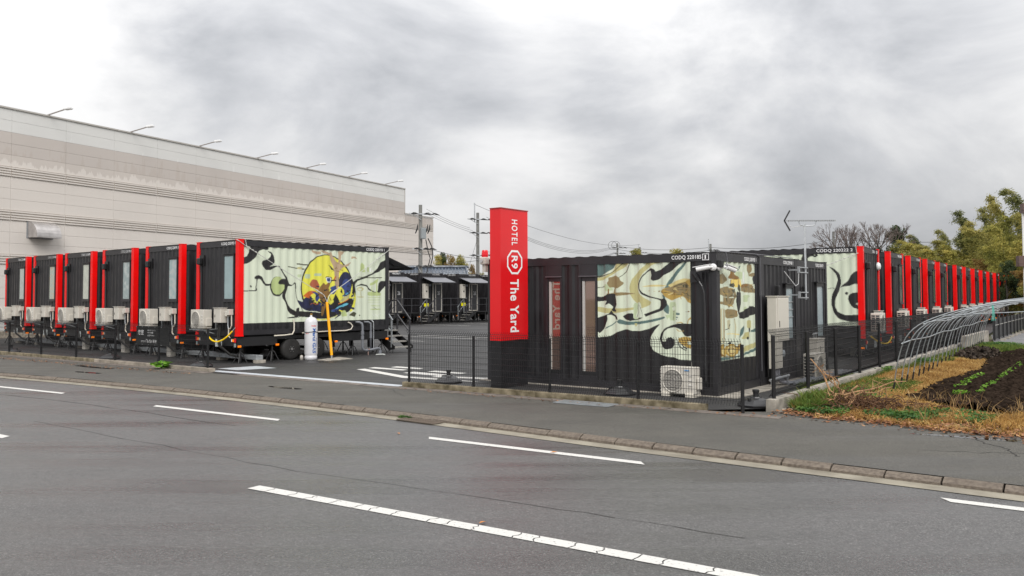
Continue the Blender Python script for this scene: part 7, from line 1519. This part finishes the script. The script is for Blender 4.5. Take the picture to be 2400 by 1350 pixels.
def in_poly(P, x, y):
    P = np.array(P); ins = np.zeros(x.shape, bool)
    for (a, b), (c, d) in zip(P, np.roll(P, -1, 0)):
        if b == d: continue
        ins ^= ((b > y) != (d > y)) & (x < (c-a)*(y-b)/(d-b)+a)
    return ins
def scatter(poly, n, seed, clump=0., cs=.8):
    r = np.random.default_rng(seed); P = np.array(poly); out = np.empty((0, 2)); cen = None
    while len(out) < n:
        if clump:
            if cen is None: cen = r.uniform(P.min(0), P.max(0), (max(4, int(clump)), 2))
            c = cen[r.integers(len(cen), size=n)]; q = c+r.normal(size=(n, 2))*cs*r.uniform(.4, 1, (n, 1))
        else: q = r.uniform(P.min(0), P.max(0), (n, 2))
        out = np.vstack([out, q[in_poly(P, q[:, 0], q[:, 1])]])
    return out[:n]
def grass(name, poly, n, h, w, m, seed, lean=.5, clump=0, cs=.8, z0=.03, flat=False):
    r = np.random.default_rng(seed); q = scatter(poly, n, seed, clump, cs); a = r.uniform(0, 2*pi, n); hh = h*r.uniform(.35, 1.15, n); ln = lean*hh*r.uniform(.2, 1.4, n); b = r.uniform(0, 2*pi, n)
    B = np.stack([q[:, 0], q[:, 1], np.full(n, z0-.02)], 1); u = np.stack([np.cos(a), np.sin(a), np.zeros(n)], 1)*(w*r.uniform(.6, 1.3, n))[:, None]; L_ = np.stack([np.cos(b), np.sin(b), np.zeros(n)], 1)*ln[:, None]; Z = np.zeros((n, 3)); Z[:, 2] = hh
    M_ = B+L_*.35+Z*.6; T_ = B+L_+Z*(.95 if not flat else .4)
    V = np.stack([B-u, B+u, M_+u*.8, M_-u*.8, T_], 1).reshape(-1, 3); i = np.arange(n)[:, None]*5; F = np.concatenate([i+np.array([[0, 1, 2]]), i+np.array([[0, 2, 3]]), i+np.array([[3, 2, 4]])]); return tag(fastmesh(name, V, F, m), kind='stuff')
G_GRN = leafmat('grass_green', (.05, .085, .015), (.10, .17, .03), (.26, .27, .07), 1.5, .35); G_DRY = leafmat('grass_dry', (.22, .11, .03), (.42, .24, .07), (.58, .40, .15), 1.5, .3); G_CLV = leafmat('weed_green', (.03, .075, .02), (.06, .14, .03), (.14, .24, .05), 2, .3)
STRIPG = [wq(2.2, .2), wq(24, .2), (19.5, 31.5), (16.9, 29.6), (13, 25), (10.2, 22.2), (8.2, 20.6), (6.2, 18.4)]
grass('grass', STRIPG, 26000, .15, .008, G_GRN, 31, .8)
grass('grass', [wq(.2, .25), wq(3.4, .3), (6.9, 18.3), (6.6, 16.6), (5.7, 15.1), (5.1, 14.7)], 5000, .18, .009, G_GRN, 32, .9, clump=14, cs=.40)
grass('grass', [(15.5, 28.6), (18.2, 29.4), (30, 30.0), (31, 33), (18.5, 31.8)], 14000, .20, .010, G_GRN, 33, .7)
DRYP = [(6.4, 16.7), (6.9, 18.2), (8.2, 20.2), (10.2, 22.4), (13.4, 25.4), (15.6, 28.2), (16.2, 29.0), (12.7, 22.6), (9.9, 19.2), (8.4, 17.2), (7.8, 16.2), (7.7, 15.2)]
grass('dry_grass', DRYP, 22000, .11, .007, G_DRY, 34, 1.3, flat=True)
grass('dry_grass', [(8.2, 13.9), (9.2, 14.15), (14, 11.9), (15, 8.6), (12, 8.5), (7.5, 12.3), (6.9, 12.9)], 16000, .16, .007, G_DRY, 35, 1.2)
grass('dry_grass', [(4.95, 14.9), (5.2, 15.9), (6.2, 17.2), (6.6, 16.6), (5.8, 15.0)], 5000, .13, .007, G_DRY, 37, 1.0)
grass('dry_grass', [wq(2.2, .3), wq(16, .3), (13.5, 24.6), (10.2, 21.8), (6.8, 17.8)], 9000, .13, .007, G_DRY, 38, 1.0, clump=30, cs=.6)
grass('dry_grass', [(5.2, 14.6), (6.6, 16.4), (7.6, 16.2), (7.8, 14.6), (8.3, 13.7), (7.2, 13.2), (6.4, 13.2), (5.6, 13.9)], 12000, .09, .006, G_DRY, 36, 1.4, flat=True)
def weeds(name, poly, n, h, size, m, seed, clump, cs):
    q = scatter(poly, n, seed, clump, cs); r = np.random.default_rng(seed); P = np.stack([q[:, 0], q[:, 1], r.uniform(.02, h, n)**1.0], 1); a = r.normal(size=(n, 3)); a[:, 2] *= .5; a /= np.linalg.norm(a, axis=1)[:, None]; b = np.cross(a, np.array([0, 0, 1.])+.5*r.normal(size=(n, 3))); b /= np.linalg.norm(b, axis=1)[:, None]
    s = size*(.5+r.random(n))[:, None]; V = np.stack([P-a*s*.5, P+b*s*.4, P+a*s*.5, P-b*s*.4], 1).reshape(-1, 3); return tag(fastmesh(name, V, np.arange(4*n).reshape(-1, 4), m), kind='stuff')
weeds('clover', [(5.6, 13.95), (6.5, 14.6), (7.6, 14.3), (7.9, 13.6), (7.0, 12.85), (6.3, 13.1)], 2300, .12, .045, G_CLV, 41, 12, .22)
weeds('clover', [(4.9, 14.75), (5.3, 15.3), (6.0, 14.9), (5.5, 14.0), (5.1, 14.25)], 1800, .10, .045, G_CLV, 42, 8, .2)
weeds('clover', DRYP, 2600, .10, .04, G_CLV, 49, 26, .35)
grass('grass', [wq(2.2, .3), (8.3, 20.3), (9.2, 19.0), (7.6, 16.6), (6.4, 16.6)], 4200, .13, .008, G_GRN, 39, .9, clump=16, cs=.4)
weeds('clover', STRIPG, 5000, .20, .045, G_CLV, 43, 16, .45)
weeds('sprouts', [(8.98, 16.48), (9.08, 16.41), (14.5, 23.85), (14.38, 23.92)], 1500, .14, .06, leafmat('sprout_green', (.08, .19, .02), (.15, .31, .03), (.26, .42, .07), 3, .4), 44, 0, .10)
weeds('sprouts', [(9.15, 17.6), (9.3, 17.5), (11.5, 20.5), (11.35, 20.6)], 260, .15, .06, MATS['sprout_green'], 45, 0, .08)
weeds('sprouts', [(8.6, 16.5), (8.95, 16.4), (9.0, 16.5), (8.7, 16.65)], 110, .16, .06, MATS['sprout_green'], 46, 0, .10)
weeds('sprouts', SPOLY, 500, .13, .05, MATS['sprout_green'], 48, 60, .05)
LEAFM = leafmat('fallen_leaf', (.10, .035, .015), (.24, .10, .04), (.42, .24, .12), 6, .1)
def litter(name, poly, n, size, seed, z=.02, hi=.03):
    q = scatter(poly, n, seed); r = np.random.default_rng(seed); a = r.uniform(0, 2*pi, n); s = size*(.5+r.random(n)); u = np.stack([np.cos(a), np.sin(a), r.uniform(-.35, .35, n)], 1)*s[:, None]; v = np.stack([-np.sin(a), np.cos(a), r.uniform(-.35, .35, n)], 1)*(s*.5)[:, None]
    P = np.stack([q[:, 0], q[:, 1], z+r.random(n)*hi], 1); V = np.stack([P-u*.5, P+v*.5, P+u*.5, P-v*.5], 1).reshape(-1, 3); return tag(fastmesh(name, V, np.arange(4*n).reshape(-1, 4), LEAFM), kind='stuff')
litter('fallen_leaves', [(4.45, 14.75), (5.2, 15.0), (6.3, 13.9), (7.6, 13.3), (9, 12.6), (13, 9.4), (12, 7.9), (7.3, 11.85), (6.3, 12.5), (5.7, 13.35), (4.85, 14.0)], 6500, .075, 51, .012, .03)
litter('fallen_leaves', [(5.2, 14.0), (6.1, 13.3), (6.9, 12.4), (9.5, 10.1), (12, 8.0), (11.6, 7.7), (9.2, 9.7), (6.7, 12.0), (5.6, 13.2), (4.9, 13.9)], 700, .07, 56, .008, .01)
grass('grass', [(5.0, 14.2), (5.9, 13.75), (6.5, 12.9), (7.4, 12.25), (12, 8.4), (11.8, 8.1), (7.2, 12.0), (6.3, 12.6), (5.7, 13.45), (4.95, 13.95)], 900, .10, .007, G_GRN, 63, 1.2, clump=30, cs=.15, z0=.01)
grass('dry_grass', [(5.1, 14.3), (5.95, 13.85), (6.6, 13.0), (7.5, 12.35), (12, 8.6), (11.8, 8.15), (7.25, 12.05), (6.35, 12.65), (5.75, 13.5), (5.0, 14.0)], 3000, .09, .006, G_DRY, 64, 1.4, z0=.01)
litter('fallen_leaves', [(3.2, 14.9), (4.75, 14.7), (5.9, 13.5), (7.3, 12.0), (12, 8), (11.5, 7.4), (6.8, 11.6), (4.6, 13.9)], 260, .07, 52, .008, .008)
litter('fallen_leaves', [(-20, 30.8), (-16, 27.9), (-11, 24.2), (-8.4, 22.4), (-8.6, 22.2), (-20.2, 30.2)], 500, .06, 53, .01, .01)
litter('fallen_leaves', [(-2.4, 18.7), (1, 16.4), (4.2, 14.2), (4.1, 14.0), (-2.6, 18.4)], 140, .05, 54, .012, .008)
litter('gravel', [wq(-.1, .16), wq(9, .18), wq(9, .5), wq(.2, .75)], 1500, .07, 55); bpy.data.objects['gravel'].data.materials[0] = mat('pale_gravel', (.30, .26, .21), .9, vscale=20, col2=(.50, .45, .38))
for i, (x, y) in enumerate(((.55, 11.4), (-1.75, 13.0), (-.28, 7.9))):
    o = empty('fallen_leaf', (x, y, RZ+.012 if i < 2 else RZ+.012), i*2.0, ['small orange leaf on the road by the far lane marking', 'orange leaf on the road under the kerb drain', 'curled tan leaf lying alone on the road'][i], 'leaf'); mb = MB(); mb.add([(-.05, 0, .0), (0, -.022, .008), (.055, 0, .004), (0, .022, .012)], [(0, 1, 2), (0, 2, 3)]); mb.build('blade', mat('orange_leaf', (.5, .18, .03), .6), o)
# uprooted roots pile
rp = empty('uprooted_roots', (5.85, 15.1, .02), 0, 'pile of uprooted brown roots and dead stems beside the low wall', 'roots'); r = random.Random(4); RM = mat('root_brown', (.095, .045, .02), .9, var=.4, vscale=8); RM2 = mat('stem_tan', (.30, .17, .08), .8, var=.3, vscale=6); m1, m2 = MB(), MB()
for i in range(240):
    p = Vector((r.gauss(.30, .42), r.gauss(0, .34), r.uniform(.0, .15))); d = Vector((r.gauss(.2, .8), r.gauss(0, .6), r.gauss(.45, .5))).normalized(); pts = [p.copy()]
    for s in range(5): d = (d+Vector((r.gauss(0, .5), r.gauss(0, .5), r.gauss(-.28, .35)))).normalized(); p = p+d*r.uniform(.05, .13); p.z = max(.01, p.z); pts.append(p.copy())
    m1.tube(pts, [.011, .010, .008, .007, .005, .003], 4, False)
for i in range(60):
    p = Vector((r.gauss(1.15, .40), r.gauss(-.35, .25), r.uniform(.0, .10))); d = Vector((r.gauss(.2, .8), r.gauss(0, .6), r.gauss(.4, .4))).normalized(); pts = [p.copy()]
    for s in range(4): d = (d+Vector((r.gauss(0, .5), r.gauss(0, .5), r.gauss(-.25, .35)))).normalized(); p = p+d*r.uniform(.04, .10); p.z = max(.01, p.z); pts.append(p.copy())
    m1.tube(pts, [.008, .007, .006, .004, .003], 4, False)
for base, tip, ra in (((.15, .5, .1), (-.12, 1.1, .78), .022), ((.35, .55, .1), (-.0, .9, .62), .02), ((.0, -.1, .25), (1.25, .1, .46), .018), ((.1, .0, .3), (-.35, -.3, .12), .018), ((.2, -.1, .2), (.75, -.4, .42), .016), ((.3, 0, .35), (-.1, -.5, .05), .016), ((.1, .2, .1), (.0, .1, .55), .02)):
    a, b = Vector(base), Vector(tip); pts = [a.lerp(b, t/5)+Vector((r.uniform(-.05, .05), r.uniform(-.05, .05), r.uniform(-.03, .05))) for t in range(6)]; m2.tube(pts, [ra*(1-.12*k) for k in range(6)], 6)
    for _ in range(3): c = a.lerp(b, r.uniform(.4, .9)); m2.tube([c, c+Vector((r.uniform(-.15, .15), r.uniform(-.15, .15), r.uniform(-.02, .15))), c+Vector((r.uniform(-.25, .25), r.uniform(-.2, .2), r.uniform(-.1, .2)))], [.010, .007, .004], 4)
tag(m1.build('roots', RM, rp), kind='stuff'); m2.build('stems', RM2, rp)
grass('grass_tuft', [(4.95, 14.9), (5.45, 15.75), (5.9, 15.9), (5.7, 15.2), (5.3, 14.7)], 600, .30, .012, G_GRN, 61, .7, clump=6, cs=.25)
grass('dead_stems', [(5.1, 14.8), (6.3, 16.6), (8.2, 16.0), (8.8, 14.6), (14, 11), (12.5, 8.6), (7.4, 12.4), (5.8, 13.9)], 900, .32, .006, leafmat('dead_stem', (.14, .08, .03), (.30, .19, .08), (.45, .32, .16), 2, .1), 62, .9, clump=60, cs=.25)
# broad leaved weed at the left kerb
wd_ = empty('broad_leaved_weed', (-9.93, 24.02, .0), 0, 'bright green broad leaved weed growing from the joint of the left kerb', 'weed'); LW = leafmat('weed_leaf', (.07, .19, .02), (.14, .32, .03), (.24, .42, .07), 6, .35); r = random.Random(9)
for i in range(15):
    a = r.uniform(0, 2*pi); L_ = r.uniform(.12, .30); h = r.uniform(.05, .26); c = Vector((cos(a)*L_, sin(a)*L_*.6, h)); mb = MB(); s = r.uniform(.06, .11); t = Vector((cos(a), sin(a), r.uniform(-.4, .3))).normalized(); n_ = Vector((-sin(a), cos(a), r.uniform(-.3, .3))).normalized(); P = []
    for k in range(10): b = 2*pi*k/10; rr = s*(1+.18*(k % 2)); P.append(tuple(c+t*cos(b)*rr*1.2+n_*sin(b)*rr+Vector((0, 0, .015*cos(2*b)))))
    mb.add(P+[tuple(c+Vector((0, 0, -.01)))], [(k, (k+1) % 10, 10) for k in range(10)]); mb.tube([(0, 0, 0), tuple(c*.6), tuple(c)], .006, 4, False); mb.build('leaf', LW, wd_)

# greenhouse hoops
gh = empty('greenhouse_frame', (0, 0, 0), 0, 'bare galvanised greenhouse hoops standing in the field beside the fence', 'greenhouse frame')
HA = np.array([8.01, 17.74]); HB = np.array([18.81, 33.72]); hd = (HB-HA)/np.linalg.norm(HB-HA); hp = np.array([hd[1], -hd[0]]); NH = 25; r = random.Random(3); GH = mat('hoop_pipe', (.36, .385, .40), .32, var=.12, vscale=9, metal=.65)
prof = [(0, .0), (.05, .35), (.13, .75), (.26, 1.10), (.50, 1.36), (.9, 1.56), (1.4, 1.72), (2.0, 1.84), (2.6, 1.88), (3.2, 1.84), (3.8, 1.72), (4.3, 1.56), (4.7, 1.36), (4.94, 1.10), (5.07, .75), (5.15, .35), (5.2, 0)]
def smooth_pts(pr, n=3):
    out_ = []
    for i in range(len(pr)-1):
        p0, p1, p2, p3 = pr[max(0, i-1)], pr[i], pr[i+1], pr[min(len(pr)-1, i+2)]
        for k in range(n): t = k/n; out_.append(tuple(.5*((2*b)+(-a+c)*t+(2*a-5*b+4*c-d)*t*t+(-a+3*b-3*c+d)*t**3) for a, b, c, d in zip(p0, p1, p2, p3)))
    return out_+[pr[-1]]
sp_ = smooth_pts(prof)
for i in range(NH):
    c = HA+(HB-HA)*i/(NH-1)+hd*r.uniform(-.07, .07); sk = r.uniform(-.10, .10)+.0; dz = r.uniform(-.05, .05); mb = MB(); pts = [(c[0]+hp[0]*w+hd[0]*sk*z, c[1]+hp[1]*w+hd[1]*sk*z, z*(1+dz/2)+.05) for w, z in sp_]
    mb.tube(pts, .012, 7); mb.build('hoop', GH, gh, smooth=True)
    mb = MB(); mb.tube([(c[0]-hp[0]*.02, c[1]-hp[1]*.02, -.05), (c[0]+hp[0]*.03, c[1]+hp[1]*.03, .24)], .020, 6); mb.build('stake', DARK, gh)
for w, z in ((.20, 1.02), (.62, 1.43), (1.5, 1.72)):
    mb = MB(); mb.tube([(HA[0]+hp[0]*w+hd[0]*s*.78-.2*hd[0], HA[1]+hp[1]*w+hd[1]*s*.78-.2*hd[1], z+.02*math.sin(s)) for s in np.linspace(0, 25, 16)], .014, 7); mb.build('purlin', GH, gh, smooth=True)
mb = MB(); a = HA+hp*.62+hd*.2; b = HA+hp*2.1+hd*7.5; mb.tube([(a[0], a[1], 1.45), (b[0], b[1], 1.86)], .013, 6); a = HA+hp*.9; b = HA+hp*3.4+hd*4; mb.tube([(a[0], a[1], 1.6), (b[0], b[1], 1.7)], .013, 6); mb.build('loose_pipe', GH, gh)
mb = MB(); c = HA+hp*1.75+hd*1.0
for k in range(3): mb.tube([(c[0]+.1*k, c[1]+.15*k, 1.83), (c[0]+.1*k+.02, c[1]+.15*k, 1.70), (c[0]+.12*k, c[1]+.15*k, 1.48)], .007, 4)
mb.build('green_twine', mat('green_twine', (.12, .50, .40), .7), gh)
# black sheet fence on blocks beyond the hoops
bf = empty('black_sheet_fence', (0, 0, 0), 0, 'black sheet fence on hollow concrete blocks at the far side of the field path', 'fence'); P0_ = np.array([20.3, 35.6]); P1_ = np.array([33.5, 54.0]); ln = np.linalg.norm(P1_-P0_); t_ = (P1_-P0_)/ln; n_ = np.array([t_[1], -t_[0]])
for k in range(13):
    a = P0_+t_*(1.7*k+.01); b = P0_+t_*(1.7*(k+1)-.01); mb = MB(); mb.prism([tuple(a), tuple(b), tuple(b+n_*.03), tuple(a+n_*.03)], .12, .98); mb.build('black_sheet', mat('sheet_black', (.018, .018, .019), .55, var=.2, vscale=3), bf)
    mb = MB(); mb.tube([(*(a+n_*.07), -.1), (*(a+n_*.07), 1.02)], .03, 6); mb.build('support_post', DARK, bf)
    mb = MB(); c = a+n_*.25+t_*.2; mb.prism([tuple(c), tuple(c+t_*.39), tuple(c+t_*.39+n_*.19), tuple(c+n_*.19)], -.02, .16); mb.build('concrete_block', CONC, bf)
mb = MB(); mb.tube([(*(P0_+t_*s+n_*.06), .72) for s in (0.2, 22)], .02, 5); mb.build('rail', mat('rail_grey', (.25, .24, .22), .5), bf)
# moulded patches of grass at the kerb
grass('kerb_moss', [tuple(KL[ki]+KN[ki]*.12-kt*.2), tuple(KL[ki]+KN[ki]*.12+kt*.1), tuple(KL[ki]+KN[ki]*.2+kt*.1), tuple(KL[ki]+KN[ki]*.2-kt*.2)], 260, .06, .006, G_CLV, 71, .8, z0=RZ+.02)
